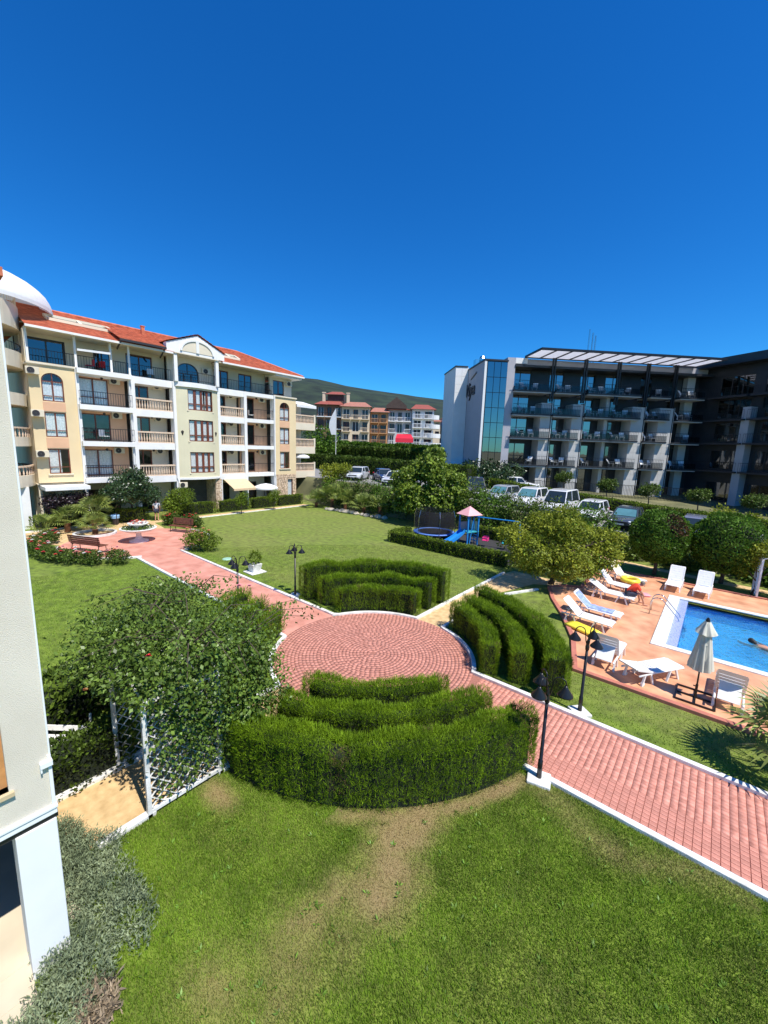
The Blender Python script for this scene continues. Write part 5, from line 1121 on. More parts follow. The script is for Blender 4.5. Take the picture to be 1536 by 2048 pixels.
# ------------------------------------------------------------------ rose arbor with climbing rose
def arbor(label, loc, rz, W, D, H, m='kerb'):
    root = empty('lattice_arbor', loc, rz, label, 'arbor')
    for sx in (-1, 1):
        for sy in (-1, 1):
            q = MB(); q.box(sx*W/2-.035, sx*W/2+.035, sy*D/2-.035, sy*D/2+.035, 0, H); q.build('post', M[m], root)
        q = MB(); q.box(sx*W/2-.03, sx*W/2+.03, -D/2+.035, D/2-.035, H-.07, H); q.build('top_rail', M[m], root); q = MB(); q.box(sx*W/2-.03, sx*W/2+.03, -D/2+.035, D/2-.035, .08, .14); q.build('bottom_rail', M[m], root)
        st = .2; k = int((D+H)/st)
        for dr in (0, 1):
            for i in range(1, k):
                a = -D/2+i*st-(H-.2); b = -D/2+i*st        # y at bottom / at top of the diagonal
                p0, p1 = [a, .12], [b, H-.08]; sl = (p1[1]-p0[1])/(p1[0]-p0[0])
                if p0[0] < -D/2: p0 = [-D/2, p0[1]+sl*(-D/2-p0[0])]
                if p1[0] > D/2: p1 = [D/2, p1[1]-sl*(p1[0]-D/2)]
                if p1[0]-p0[0] < .06: continue
                s_ = 1 if dr == 0 else -1; q = MB(); q.bar((sx*W/2+(.012 if dr else -.012), s_*p0[0], p0[1]), (sx*W/2+(.012 if dr else -.012), s_*p1[0], p1[1]), .010, .028, (1, 0, 0)); q.build('lattice_slat', M[m], root)
    for i in range(5):
        y = -D/2+D*i/4; q = MB(); q.tube([(W/2*math.cos(R(t)), y, H+.14*math.sin(R(t))) for t in range(0, 181, 20)], .022, 6); q.build('arch_hoop', M[m], root)
    return root
arbor('white lattice arbor under the climbing rose on the ochre path', (.08, -6.2, 0), 0, 1.62, 1.3, 2.2)
rc = [(.1,-.1,2.55,1.35,1.35,.55),(-1.2,-.7,2.45,1.3,1.2,.6),(-1.9,.6,2.65,1.2,1.0,.5),(.2,.6,2.2,.85,.8,.7),(.98,.2,1.35,.28,.75,.85),(-2.9,.5,2.6,.8,.8,.35),(-1.8,-1.1,1.9,.75,.65,.6),(.95,.65,1.5,.42,.42,.7),(-.8,-1.0,2.0,.9,.6,.5),(1.0,-.3,2.1,.45,.8,.5),(-2.2,.2,2.0,.9,.9,.6),(.75,-.95,2.45,.65,.55,.4),(.2,-1.2,2.5,.8,.5,.4),(1.0,.55,.95,.25,.55,.7),(-2.9,-.6,2.2,.9,.8,.5),(1.05,-.55,1.6,.2,.4,.5),(.86,-.55,1.55,.20,.6,.75),(.88,-.95,1.35,.16,.3,.8),(.86,-.6,.55,.14,.5,.4),(.86,-.25,.95,.18,.5,.55),(.95,1.05,1.5,.42,.5,.75),(.55,1.0,2.1,.6,.6,.5),(.5,-1.05,2.2,.6,.4,.35),(1.0,.55,1.1,.32,.4,.8)]
rose = plant('climbing_rose', 'huge climbing rose covering the white lattice arbor', 'climber', (.08, -5.6, 0), rc, 27000, .078, M['rose'], .05, seed=100, shell=.35, up=.05, base=(.95, .3, 0), fork=.55, part_='foliage', wid=1.15)
g = np.random.default_rng(5); P = []; D_ = []
for k in range(34):       # long loose shoots
    c = rc[g.integers(0, 4)]; a = g.uniform(0, 2*PI); p0 = Vector((c[0], c[1], c[2])); e = p0+Vector((math.cos(a)*g.uniform(1.2, 2.1), math.sin(a)*g.uniform(1.2, 2.1), g.uniform(-.2, .75))); md = p0.lerp(e, .55)+Vector((0, 0, .35))
    q = MB(); q.tube([p0, md, e], [.012, .009, .004], 5); q.build('shoot', M['bark'], rose)
    for t in np.linspace(.35, 1, 34):
        p = (p0*(1-t)**2+md*2*t*(1-t)+e*t*t); P.append(np.array(p)+g.normal(0, .05, 3)); D_.append(g.normal(0, 1, 3)+np.array([0, 0, .3]))
leaves('shoot_foliage', np.array(P), np.array(D_), .085, T_LEAF, F_LEAF, M['rose'], rose, 101, 1.15)
M['red'] = mat('red_petal', (.62,.02,.04), .5, .2, 8); M['pink'] = mat('pink_petal', (.75,.30,.32), .5, .2, 8); M['salmon'] = mat('salmon_petal', (.78,.32,.16), .5, .2, 8); M['petalwhite'] = mat('white_petal', (.82,.80,.72), .5, .1, 8)
def bloom(parent, p, r, m):
    q = MB()
    for k in range(3):
        n = 5+k; rr_ = r*(1-.27*k)
        for i in range(n):
            a = 2*PI*(i+.5*k)/n; c, s = math.cos(a), math.sin(a); z = r*.3*k
            q.add([(p[0],p[1],p[2]+z), (p[0]+rr_*(c*.8-s*.5), p[1]+rr_*(s*.8+c*.5), p[2]+z+rr_*.35), (p[0]+rr_*c*1.05, p[1]+rr_*s*1.05, p[2]+z+rr_*.5), (p[0]+rr_*(c*.8+s*.5), p[1]+rr_*(s*.8-c*.5), p[2]+z+rr_*.35)], [(0,1,2,3)])
    return q.build('bloom', m, parent)
for p, r_, c in (((.35,-.95,2.72), .055, 'red'), ((.85,-.7,2.25), .055, 'red'), ((-1.35,-1.55,1.6), .05, 'salmon'), ((-1.2,1.7,2.95), .07, 'pink'), ((-.9,1.8,3.0), .06, 'pink')): bloom(rose, p, r_, M[c])
# right-hand arbor by the pool
arbor('grey-white lattice arbor at the far right end of the pool deck', (10.35, 16.9, 0), .1, 1.3, 1.1, 1.9, 'white')
plant('climber', 'yellow-green climber over the lattice arbor right of the pool', 'climber', (10.2, 16.9, 0), [(0,0,2.2,1.0,.8,.5),(-.7,.1,1.9,.6,.6,.6),(.7,.2,2.0,.7,.7,.6),(-1.1,.3,1.3,.4,.4,.6)], 5200, .11, M['yelleaf'], .05, seed=110, base=(-.6, 0, 0))
# ------------------------------------------------------------------ palms
def fan_palm(label, loc, trunk_h, nf, fl, seed, group=None, m='palm', name='fan_palm', pet=.6):
    root = empty(name, loc, 0, label, 'palm', group); g = random.Random(seed)
    q = MB()
    if trunk_h > .05:
        for i in range(7):
            z0, z1 = trunk_h*i/7, trunk_h*(i+1)/7; q.lathe([(.13, z0), (.19, z1-.02), (.12, z1)], (0, 0, 0), 10)
    else: q.lathe([(.1, 0), (.14, .1), (.05, .2)], (0, 0, 0), 10)
    q.build('trunk', M['palmtrunk'], root)
    for i in range(nf):
        a = 2*PI*(i*.381966+g.random()*.06); el = R(g.uniform(5, 80)); d = Vector((math.cos(a)*math.cos(el), math.sin(a)*math.cos(el), math.sin(el)))
        p0 = Vector((0, 0, trunk_h)); tip = p0+d*fl*pet; f = MB(); f.tube([p0, p0.lerp(tip, .5)+Vector((0,0,.03)), tip], [.018, .013, .010], 5)
        sx = d.cross(Vector((0, 0, 1))).normalized(); up = sx.cross(d).normalized(); n = 17
        for k in range(n):
            t = (k/(n-1)-.5)*2; b = t*R(105); dr = (d*math.cos(b)+sx*math.sin(b)); L1 = fl*(.62-.16*abs(t)); w_ = sx*math.cos(b)-d*math.sin(b)
            mid = tip+dr*L1*.55+up*.05; e = tip+dr*L1+Vector((0, 0, -.16*L1-.05*g.random()))
            f.add([tip, mid+w_*.028*fl, e, mid-w_*.028*fl], [(0,1,2,3)])
        f.build('frond', M[m], root)
    return root
fan_palm('tall fan palm behind the fountain, rightmost of the left palms', (-26.0, -.75, 0), 1.1, 18, 1.55, 1)
fan_palm('shorter fan palm behind the rose bed at the left', (-26.3, -2.2, 0), .6, 16, 1.25, 2)
fan_palm('low spreading palm in the white ringed bed beside the fountain', (-24.4, -1.1, 0), .35, 14, 1.2, 3)
fan_palm('low palm nearest the left wall edge', (-25.9, -3.4, 0), .4, 13, 1.1, 4)
for k, (x, y, th, fl, lb) in enumerate(((-24.6, 18.6, .5, 1.5, 'leftmost palm of the clump at the far lawn edge'), (-22.9, 19.3, 1.0, 1.7, 'tallest palm of the clump at the far lawn edge'), (-20.9, 19.2, .8, 1.6, 'third palm from the left at the far lawn edge'), (-18.6, 19.5, .6, 1.5, 'palm behind the rocks at the far lawn edge'), (-16.6, 19.6, .9, 1.4, 'rightmost palm of the clump beside the broad-leaved tree'))):
    fan_palm(lb, (x, y, 0), th, 14, fl, 10+k, 'palms at the far lawn edge', name='garden_palm')
fan_palm('fan palm cut by the right picture edge beside the red path', (9.62, 2.25, 0), .55, 22, 1.25, 30)
# ring bed and rose beds round the fountain
q = MB(); q.lathe([(1.25, 0), (1.25, .14), (1.10, .14), (1.10, 0)], (0, 0, 0), 32); q.build('palm_bed_ring', M['kerb'], None); tag(bpy.data.objects['palm_bed_ring'], 'white ring kerb around the low palm beside the fountain', 'kerb'); bpy.data.objects['palm_bed_ring'].location = (-24.4, -1.1, 0)
rg = 'rose bushes around the fountain plaza'
rb = [(t, 5.0) for t in (-128, -114, -100, -86, -72, -58, -44, -30)]
nm = ['first', 'second', 'third', 'fourth', 'fifth', 'sixth', 'seventh', 'eighth']
for k, (t, r_) in enumerate(rb):
    x, y = -20.3+r_*math.cos(R(t)), .2+r_*math.sin(R(t)); g = random.Random(k)
    pl = plant('rose_bush', f'{nm[k]} rose bush from the left in the bed in front of the fountain', 'shrub', (x, y, 0), [(0,0,.42,.6,.5,.32),(.4,.1,.4,.4,.4,.3),(-.4,-.1,.4,.4,.4,.3)], 1500, .10, M['shrub'], .03, rg, seed=120+k)
    for i in range(7): bloom(pl, (g.uniform(-.6, .6), g.uniform(-.5, .5), g.uniform(.5, .8)), .09, M[('red', 'petalwhite', 'pink', 'salmon', 'red')[(k+i) % 5]])
for k, (x, y, s_, lb) in enumerate(((-15.7, 2.0, 1.0, 'large rose bush with orange blooms right of the fountain plaza'), (-22.6, 4.6, .75, 'dark rose bush behind the brown bench right of the fountain'), (-24.3, 3.9, .7, 'low rose bush between the fountain and the standing man'))):
    pl = plant('rose_bush', lb, 'shrub', (x, y, 0), [(0,0,.75*s_,.8*s_,.7*s_,.6*s_),(.5*s_,.3*s_,.6*s_,.6*s_,.6*s_,.5*s_),(-.5*s_,-.2*s_,.6*s_,.6*s_,.6*s_,.5*s_)], 3200, .11, M['box'] if k == 0 else M['shrub'], .03, None, seed=140+k); g = random.Random(50+k)
    for i in range(8): bloom(pl, (g.uniform(-.9, .7)*s_, g.uniform(-.6, .6)*s_, g.uniform(.9, 1.35)*s_), .09, M['salmon' if k == 0 else 'red'])
# rocks at the far lawn edge
g = random.Random(9)
for k in range(12):
    x = -22.6+k*.66; y = 18.3+.075*(x+22.6)+g.uniform(-.12, .12); s_ = g.uniform(.22, .4); q = MB(); q.ball((0, 0, s_*.3), (s_*g.uniform(.9, 1.3), s_*.8, s_*.6), 9, 6)
    q.v = [(a+g.uniform(-.06, .06)*s_*2, b+g.uniform(-.06, .06)*s_*2, max(-.02, c+g.uniform(-.05, .05)*s_*2)) for a, b, c in q.v]
    o = q.build('edging_rock', M['rock']); o.location = (x, y, 0); o.rotation_euler = (0, 0, g.uniform(0, 3)); tag(o, f"pale edging rock, {['first','second','third','fourth','fifth','sixth','seventh','eighth','ninth','tenth','eleventh','twelfth'][k]} from the left along the far lawn edge", 'rock', 'rocks at the far lawn edge')

# weeds in the near lawn
g = np.random.default_rng(77); P = []; D_ = []
for k in range(420):
    x, y = g.uniform(1.5, 10.4), g.uniform(-8.6, -1.6)
    if bool(occupied(np.array([x]), np.array([y]))[0]) or math.hypot(x, y) < 5.8: continue
    for i in range(g.integers(5, 11)):
        a = g.uniform(0, 2*PI); P.append((x+.01*math.cos(a), y+.01*math.sin(a), .012)); D_.append((math.cos(a), math.sin(a), g.uniform(.35, 1.1)))
wd = leaves('lawn_weeds', np.array(P), np.array(D_), .065, T_LEAF, F_LEAF, mat('weed_leaf', (.15,.27,.03), .5, .3, 2, isl=.4, transl=.25), None, 78, .55)
tag(wd, 'scattered broad-leaved weeds in the foreground lawn', 'weeds', None, 'stuff')
# ------------------------------------------------------------------ lamps
def lamp(label, x, y, rz):
    root = empty('garden_lamp', (x, y, 0), rz, label, 'lamp', 'three-armed black garden lamps')
    q = MB(); q.box(-.22, .22, -.2, .2, -.02, .07); q.build('painted_base', M['kerb'], root, bevel=.02)
    q = MB(); q.tube([(0,0,.07),(0,0,.45),(0,0,.46),(0,0,1.72)], [.050,.048,.036,.032], 10); q.build('post', M['black'], root, smooth=True)
    q = MB(); q.lathe([(.0,1.70),(.045,1.72),(.05,1.80),(.035,1.86),(.045,1.90),(.012,2.02),(0,2.06)], (0,0,0), 10); q.build('finial', M['black'], root)
    for k in range(3):
        a = 2*PI*k/3; c, s = math.cos(a), math.sin(a); arm = MB()
        pts = [(0,0,1.78)]+[(.03+.05*t, 0, 1.78+.42*t) for t in (.4,.8)]+[(.19-.11*math.cos(R(t)), 0, 2.18+.11*math.sin(R(t))) for t in range(0, 181, 22)]+[(.30,0,2.10)]
        arm.tube([(p[0]*c, p[0]*s, p[2]) for p in pts], .013, 6); ar = arm.build('arm', M['black'], root, smooth=True)
        sh = MB(); sh.lathe([(.0,.15),(.026,.15),(.036,.11),(.142,-.03),(.146,-.05),(.136,-.05),(.034,.09)], (.30*c, .30*s, 2.0), 16); sh.build('shade', M['black'], ar, smooth=True)
        bl_ = MB(); bl_.ball((.30*c, .30*s, 1.965), (.088,.088,.055), 10, 6); bl_.build('globe', M['plastic'], ar, smooth=True)
lamp('nearest black three-armed lamp at the end of the front hedge', 5.72, -1.42, R(15))
lamp('black three-armed lamp between the right-hand hedges and the pool deck', 5.76, 1.42, R(-40))
lamp('black three-armed lamp left of the hedges behind the plaza', -5.74, 1.36, R(30))
lamp('black three-armed lamp half hidden behind the left hedges', -5.66, -1.36, R(70))
# ------------------------------------------------------------------ sun loungers
def lounger(label, x, y, rz, back=50, m='plastic'):
    """origin under the head end, body along +x, 1.9 m long"""
    root = empty('sun_lounger', (x, y, .055), rz, label, 'sun lounger', 'white plastic sun loungers on the pool deck'); W = .62; h = .33; hg = .74
    for sy in (-1, 1):
        q = MB(); yy = sy*(W/2-.025); q.tube([(.12,yy,h-.02),(hg,yy,h),(1.85,yy,h-.01),(1.9,yy*.9,h-.06)], .028, 6); q.build('side_rail', M[m], root, smooth=True)
        for x0, dx in ((.35, -.1), (1.55, .12)):
            for k in (0, 1): 
                l = MB(); xx = x0+(.22*k if dx < 0 else -.22*k); l.bar((xx, yy, h-.02), (xx+dx*(1-2*k), yy*1.04, 0), .05, .045); l.build('leg', M[m], root)
        ws = MB(); ws.tube([(.3,yy*.9,.06),(.3,yy*1.08,.06)], .06, 10); ws.build('wheel', M[m], root)
    seat = MB()
    for i in range(9):
        a = hg+.02+i*.128; seat.box(a, a+.116, -W/2+.05, W/2-.05, h-.005+.012*math.sin(i*.7), h+.02+.012*math.sin(i*.7))
    seat.box(hg, 1.88, -.03, .03, h-.04, h-.006); seat.build('seat', M[m], root, bevel=.006)
    bk = MB(); ca, sa = math.cos(R(back)), math.sin(R(back))
    def tr(px, py, pz): d = hg-px; return (hg-d*ca-pz*sa*1.0, py, h+d*sa+pz*ca*1.0)
    for i in range(6): a = .02+i*.12; bk.box(a, a+.108, -W/2+.04, W/2-.04, .0, .026)
    for sy in (-1, 1): bk.box(0, hg, sy*(W/2-.02)-.022, sy*(W/2-.02)+.022, -.02, .035)
    bk.box(-.04, .02, -W/2+.02, W/2-.02, -.015, .035); bk.warp(tr).build('backrest', M[m], root, bevel=.006)
    if back > 15:
        st = MB(); st.bar((hg-.4*ca, 0, h+.4*sa-.03), (.22, 0, h-.05), .45, .03); st.build('prop', M[m], root)
    return root
lounger('white lounger seen from behind beside the lamp, nearest the right-hand hedges', 5.72, 3.85, R(88), 62)
lounger('flat white lounger lying askew on the front deck edge', 6.40, 3.75, R(58), 14)
lounger('white lounger seen from behind right of the closed parasol', 8.62, 3.80, R(88), 62)
lounger('cream lounger with raised back, nearer of the pair by the yellow float', 3.55, 7.25, R(-3), 42)
lounger('lounger with a blue striped towel, farther of the pair by the yellow float', 3.62, 8.35, R(-2), 42)
lounger('white lounger on which the man in red sits', 3.68, 11.0, R(-3), 30)
lounger('grey-white lounger behind the seated man', 3.6, 12.6, R(-8), 48)
lounger('lounger with a cream towel farthest from the camera, under the yellowing tree', 3.75, 14.6, R(-22), 48)
lounger('white lounger under the smaller round topiary', 6.7, 16.05, R(-92), 58)
lounger('white lounger under the larger round topiary', 7.85, 15.95, R(-94), 58)
lounger('white lounger under the right-hand arbor at the picture edge', 10.5, 17.0, R(-80), 20)
M['bluetowel'] = mat('blue_striped_towel', (.28,.36,.62), .9, .4, 9); M['creamtowel'] = mat('cream_towel', (.76,.66,.42), .9, .1, 9); M['yellowtoy'] = mat('yellow_vinyl', (.85,.70,.06), .35, .08, 5); M['greytowel'] = mat('pale_grey_towel', (.60,.62,.68), .9, .15, 12)
def towel(label, x, y, rz, back, m, x0=.05, x1=1.6, wd_=.5):
    h = .33+.03; hg = .74; q = MB(); prof = []
    n = 14; d0 = hg-x0; 
    for i in range(6): t = d0*(1-i/5); prof.append((hg-t*math.cos(R(back))-.04*math.sin(R(back)), h+t*math.sin(R(back))+.02))
    for i in range(1, 8): xx = hg+(x1-hg)*i/7; prof.append((xx, h+.012+.01*math.sin(i*2.1)))
    g = random.Random(int(x*100)); 
    for i in range(len(prof)-1):
        for j in range(4):
            ya, yb = -wd_/2+wd_*j/4, -wd_/2+wd_*(j+1)/4; q.add([(prof[i][0],ya,prof[i][1]),(prof[i+1][0],ya,prof[i+1][1]),(prof[i+1][0],yb,prof[i+1][1]),(prof[i][0],yb,prof[i][1])], [(0,1,2,3)])
    q.v = [(a, b+.02*math.sin(a*9), c+.006*math.sin(a*23+b*31)) for a, b, c in q.v]
    o = q.build('towel', m); o.location = (x, y, .055); o.rotation_euler = (0, 0, rz); md = o.modifiers.new('thick', 'SOLIDIFY'); md.thickness = .012; tag(o, label, 'towel')
towel('blue striped towel spread on the far lounger by the yellow float', 3.62, 8.35, R(-2), 42, M['bluetowel'])
towel('cream towel over the back of the farthest lounger', 3.75, 14.6, R(-22), 48, M['creamtowel'], .0, 1.2)
towel('pale towel draped over the lounger under the smaller topiary', 6.7, 16.05, R(-92), 58, M['greytowel'], .0, .9, .36)
towel('pale towel draped over the lounger under the larger topiary', 7.85, 15.95, R(-94), 58, M['greytowel'], .0, .8, .36)
def puff(name, label, loc, rz, sx, sy, sz, m, cat, ring=False):
    q = MB()
    if ring:
        n, k = 28, 10
        for i in range(n):
            a = 2*PI*i/n
            for j in range(k): b = 2*PI*j/k; r_ = sx+sz*math.cos(b); q.v.append((r_*math.cos(a), r_*math.sin(a)*sy/sx, sz+sz*math.sin(b)))
        for i in range(n):
            for j in range(k): q.f.append((i*k+j, ((i+1) % n)*k+j, ((i+1) % n)*k+(j+1) % k, i*k+(j+1) % k))
    else:
        n = 7
        for i in range(n): q.tube([(-sx/2, -sy/2+sy*(i+.5)/n, sz), (-sx*.35, -sy/2+sy*(i+.5)/n, sz), (sx*.35, -sy/2+sy*(i+.5)/n, sz), (sx/2, -sy/2+sy*(i+.5)/n, sz)], [sz*.5, sz, sz, sz*.5], 8)
    o = q.build(name, m, None, smooth=True); o.location = loc; o.rotation_euler = (0, 0, rz); return tag(o, label, cat)
puff('air_mattress', 'yellow inflatable mattress lying between lounger pair and hedge', (4.55, 6.55, .07), R(-20), 1.15, .55, .06, M['yellowtoy'], 'float')
puff('swim_ring', 'yellow inflatable ring standing beside the seated man on a lounger', (5.0, 13.35, .38), R(20), .34, .34, .10, M['yellowtoy'], 'float', True)
puff('folded_towel', 'pink folded towel on the deck behind the seated man', (5.7, 12.6, .06), R(30), .5, .35, .05, M['pink'], 'towel')
# ------------------------------------------------------------------ closed parasol
um = empty('closed_parasol', (7.97, 4.2, .055), 0, 'closed cream parasol on a black frame stand at the pool edge', 'parasol')
q = MB()
for p, r_ in (((-.42,-.42),(.42,-.42)), ((.42,-.42),(.42,.42)), ((.42,.42),(-.42,.42)), ((-.42,.42),(-.42,-.42)), ((-.42,0),(.42,0)), ((0,-.42),(0,.42))): q.bar((p[0],p[1],.03), (r_[0],r_[1],.03), .04, .04)
q.build('frame_base', M['black'], um); q = MB(); q.tube([(0,0,.02),(0,0,.4)], .032, 10); q.tube([(0,0,.4),(.0,0,2.28)], .02, 8); q.build('pole', M['black'], um)
q = MB(); q.tube([(-.08,0,.34),(.02,0,.34)], .015, 6); q.build('clamp_knob', M['black'], um)
def folds(z0, z1, r0, r1, n=9, amp=.3):
    q = MB(); rows = 9; k = n*4
    for i in range(rows+1):
        t = i/rows; z = z0+(z1-z0)*t; r_ = r0+(r1-r0)*t
        for j in range(k): a = 2*PI*j/k; rr_ = r_*(1+amp*math.cos(n*a+.6*math.sin(t*3))*(1-.35*t)); q.v.append((rr_*math.cos(a), rr_*math.sin(a), z+.03*math.cos(n*a)*(1-t)))
    for i in range(rows):
        for j in range(k): j2 = (j+1) % k; q.f.append((i*k+j, i*k+j2, (i+1)*k+j2, (i+1)*k+j))
    return q
folds(.86, 2.16, .235, .075).build('folded_canopy', M['canvas'], um, smooth=True); folds(1.86, 2.2, .21, .06, 7, .22).build('top_flounce', M['canvas'], um, smooth=True)
q = MB(); q.lathe([(.13,1.55),(.145,1.58),(.14,1.62)], (0,0,0), 14); q.build('tie_strap', M['canvas'], um); q = MB(); q.lathe([(.05,2.2),(.05,2.24),(.02,2.3),(0,2.31)], (0,0,0), 10); q.build('finial', M['black'], um)
# open parasols on the apartment block
def parasol(label, loc, r, h, m):
    u_ = empty('open_parasol', loc, 0, label, 'parasol'); q = MB(); q.lathe([(r,h-.42),(r,h-.58)], (0,0,0), 20); q.lathe([(0,h),(r*.45,h-.10),(r*.8,h-.27),(r,h-.42)], (0,0,0), 20); q.build('canopy', m, u_, smooth=True)
    q = MB(); q.tube([(0,0,0),(0,0,h)], .025, 8); q.build('pole', M['white'], u_)
    for k in range(8): a = 2*PI*k/8; q = MB(); q.bar((0,0,h-.12), (r*.95*math.cos(a), r*.95*math.sin(a), h-.44), .015, .015); q.build('rib', M['white'], u_)
parasol('white domed parasol on the lowest right end balcony of the apartment block', (-30.6, 21.2, 3.42), 1.1, 2.1, M['whitecanvas'])
parasol('white domed parasol at the ground floor of the apartment block', (-28.7, 15.2, 0), 1.25, 2.35, M['whitecanvas'])
# ------------------------------------------------------------------ people
def skin_mesh(name, pts, edges, m, parent, sub=2, root_i=0):
    me = bpy.data.meshes.new(name); me.from_pydata([p[:3] for p in pts], edges, []); me.update()
    o = bpy.data.objects.new(name, me); link(o, parent); me.materials.append(m)
    md = o.modifiers.new('skin', 'SKIN'); md.use_smooth_shade = True
    lay = me.skin_vertices[0].data if me.skin_vertices else None
    if lay is None:
        bm = bmesh.new(); bm.from_mesh(me); bm.verts.layers.skin.verify(); bm.to_mesh(me); bm.free(); lay = me.skin_vertices[0].data
    for i, p in enumerate(pts): r_ = p[3]; lay[i].radius = r_ if hasattr(r_, '__len__') else (r_, r_); lay[i].use_root = (i == root_i)
    s = o.modifiers.new('sub', 'SUBSURF'); s.levels = s.render_levels = sub
    return o
M['skin'] = mat('skin', (.52,.27,.17), .55, .08, 9); M['hairgrey'] = mat('grey_hair', (.20,.17,.13), .8, .3, 30); M['hairdark'] = mat('dark_hair', (.02,.014,.01), .6, .3, 30)
M['redshirt'] = mat('red_shirt', (.75,.055,.02), .8, .15, 6); M['greyshirt'] = mat('pale_grey_shirt', (.60,.60,.60), .85, .1, 6); M['darkshorts'] = mat('dark_shorts', (.03,.035,.06), .85, .2, 6); M['khaki'] = mat('khaki_cloth', (.30,.24,.16), .85, .2, 6)
def person(label, loc, rz, J, shirt, shorts, hair, hands=True):
    """J: joint dictionary in local metres, facing +x"""
    root = empty('person', loc, rz, label, 'person')
    pts = []; idx = {}; edges = []
    def add(n, p, r_): idx[n] = len(pts); pts.append((*p, r_)); return idx[n]
    add('pelvis', J['pelvis'], (.12, .15)); add('waist', J['waist'], (.10, .14)); add('chest', J['chest'], (.11, .17)); add('neckb', J['neckb'], (.06, .07)); add('neck', J['neck'], .052); add('jaw', J['jaw'], (.072, .065)); add('head', J['head'], (.092, .08)); add('crown', J['crown'], (.07, .065))
    edges += [(idx[a], idx[b]) for a, b in (('pelvis','waist'),('waist','chest'),('chest','neckb'),('neckb','neck'),('neck','jaw'),('jaw','head'),('head','crown'))]
    for s in 'LR':
        for n, r_ in (('sh', .062), ('el', .042), ('wr', .028), ('pm', (.02, .038))): add(n+s, J[n+s], r_)
        for n, r_ in (('hip', .088), ('kn', .056), ('an', .036), ('heel', .038), ('toe', (.025, .042))): add(n+s, J[n+s], r_)
        edges += [(idx['chest'], idx['sh'+s]), (idx['sh'+s], idx['el'+s]), (idx['el'+s], idx['wr'+s]), (idx['wr'+s], idx['pm'+s]), (idx['pelvis'], idx['hip'+s]), (idx['hip'+s], idx['kn'+s]), (idx['kn'+s], idx['an'+s]), (idx['an'+s], idx['heel'+s]), (idx['heel'+s], idx['toe'+s])]
        w_, p_ = Vector(J['wr'+s]), Vector(J['pm'+s]); d = (p_-w_).normalized(); sd = d.cross(Vector((1, 0, 0) if abs(d.x) < .8 else (0, 0, 1))).normalized(); nrm = d.cross(sd)
        for k, (off, ln) in enumerate(((-.027, .068), (-.009, .078), (.009, .072), (.026, .058))):
            a = p_+sd*off+d*.01; b = a+d*ln*.55+nrm*.008; c = b+d*ln*.45+nrm*.022
            i0 = add(f'f{s}{k}a', a, .010); i1 = add(f'f{s}{k}b', b, .009); i2 = add(f'f{s}{k}c', c, .008); edges += [(idx['pm'+s], i0), (i0, i1), (i1, i2)]
        a = w_+d*.03+sd*-.035; b = a+d*.035-sd*.02; i0 = add(f't{s}a', a, .012); i1 = add(f't{s}b', b, .010); edges += [(idx['wr'+s], i0), (i0, i1)]
    # face: nose and ears
    h = Vector(J['head']); f = Vector(J['face']).normalized(); side = f.cross(Vector((0, 0, 1))).normalized()
    body = skin_mesh('body', pts, edges, M['skin'], root)
    nz = MB(); nz.ball(tuple(h+f*.095+Vector((0,0,-.02))), (.016,.016,.024), 8, 6)
    for s_ in (-1, 1): nz.ball(tuple(h+side*s_*.083), (.016,.012,.03), 8, 6)
    nz.build('nose_and_ears', M['skin'], root, smooth=True)
    ey = MB()
    for s_ in (-1, 1): ey.ball(tuple(h+f*.083+side*s_*.033+Vector((0,0,.006))), .011, 8, 6)
    ey.bar(tuple(h+f*.078-side*.024+Vector((0,0,-.062))), tuple(h+f*.078+side*.024+Vector((0,0,-.062))), .012, .008); ey.build('eyes_and_mouth', M['hairdark'], root, smooth=True)
    hr = MB(); hr.ball(tuple(h-f*.016+Vector((0,0,.035))), (.098,.092,.09), 14, 10); hr.build('hair', hair, root, smooth=True)
    def cloth(nm, names, ed, m, grow):
        pp = [(*J[n], tuple(x+grow for x in (r_ if hasattr(r_, '__len__') else (r_, r_)))) for n, r_ in names]; ii = {n: i for i, (n, _) in enumerate(names)}
        skin_mesh(nm, pp, [(ii[a], ii[b]) for a, b in ed], m, root)
    def mid(a, b, t): return tuple(Vector(J[a]).lerp(Vector(J[b]), t))
    for s in 'LR': J['sl'+s] = mid('sh'+s, 'el'+s, .62); J['th'+s] = mid('hip'+s, 'kn'+s, .72)
    cloth('shirt', [('pelvis', (.125,.155)), ('waist', (.105,.145)), ('chest', (.115,.175)), ('neckb', (.07,.085)), ('shL', .066), ('shR', .066), ('slL', .056), ('slR', .056)], [('pelvis','waist'),('waist','chest'),('chest','neckb'),('chest','shL'),('chest','shR'),('shL','slL'),('shR','slR')], shirt, .014)
    cloth('shorts', [('pelvis', (.13,.16)), ('hipL', .095), ('hipR', .095), ('thL', .082), ('thR', .082)], [('pelvis','hipL'),('pelvis','hipR'),('hipL','thL'),('hipR','thR')], shorts, .018)
    return root
stand = dict(pelvis=(0,0,.93), waist=(.01,0,1.07), chest=(.0,0,1.3), neckb=(-.01,0,1.44), neck=(0,0,1.50), jaw=(.03,0,1.555), head=(.02,0,1.63), crown=(.0,0,1.70), face=(1,0,-.1),
    shL=(0,.185,1.37), elL=(-.03,.24,1.10), wrL=(.08,.22,.87), pmL=(.10,.21,.80), shR=(0,-.185,1.37), elR=(-.02,-.25,1.10), wrR=(.10,-.22,.88), pmR=(.13,-.21,.81),
    hipL=(0,.09,.88), knL=(.03,.10,.49), anL=(-.01,.11,.09), heelL=(-.05,.11,.05), toeL=(.14,.12,.03), hipR=(0,-.09,.88), knR=(.0,-.10,.49), anR=(-.05,-.11,.09), heelR=(-.09,-.11,.05), toeR=(.10,-.13,.03))
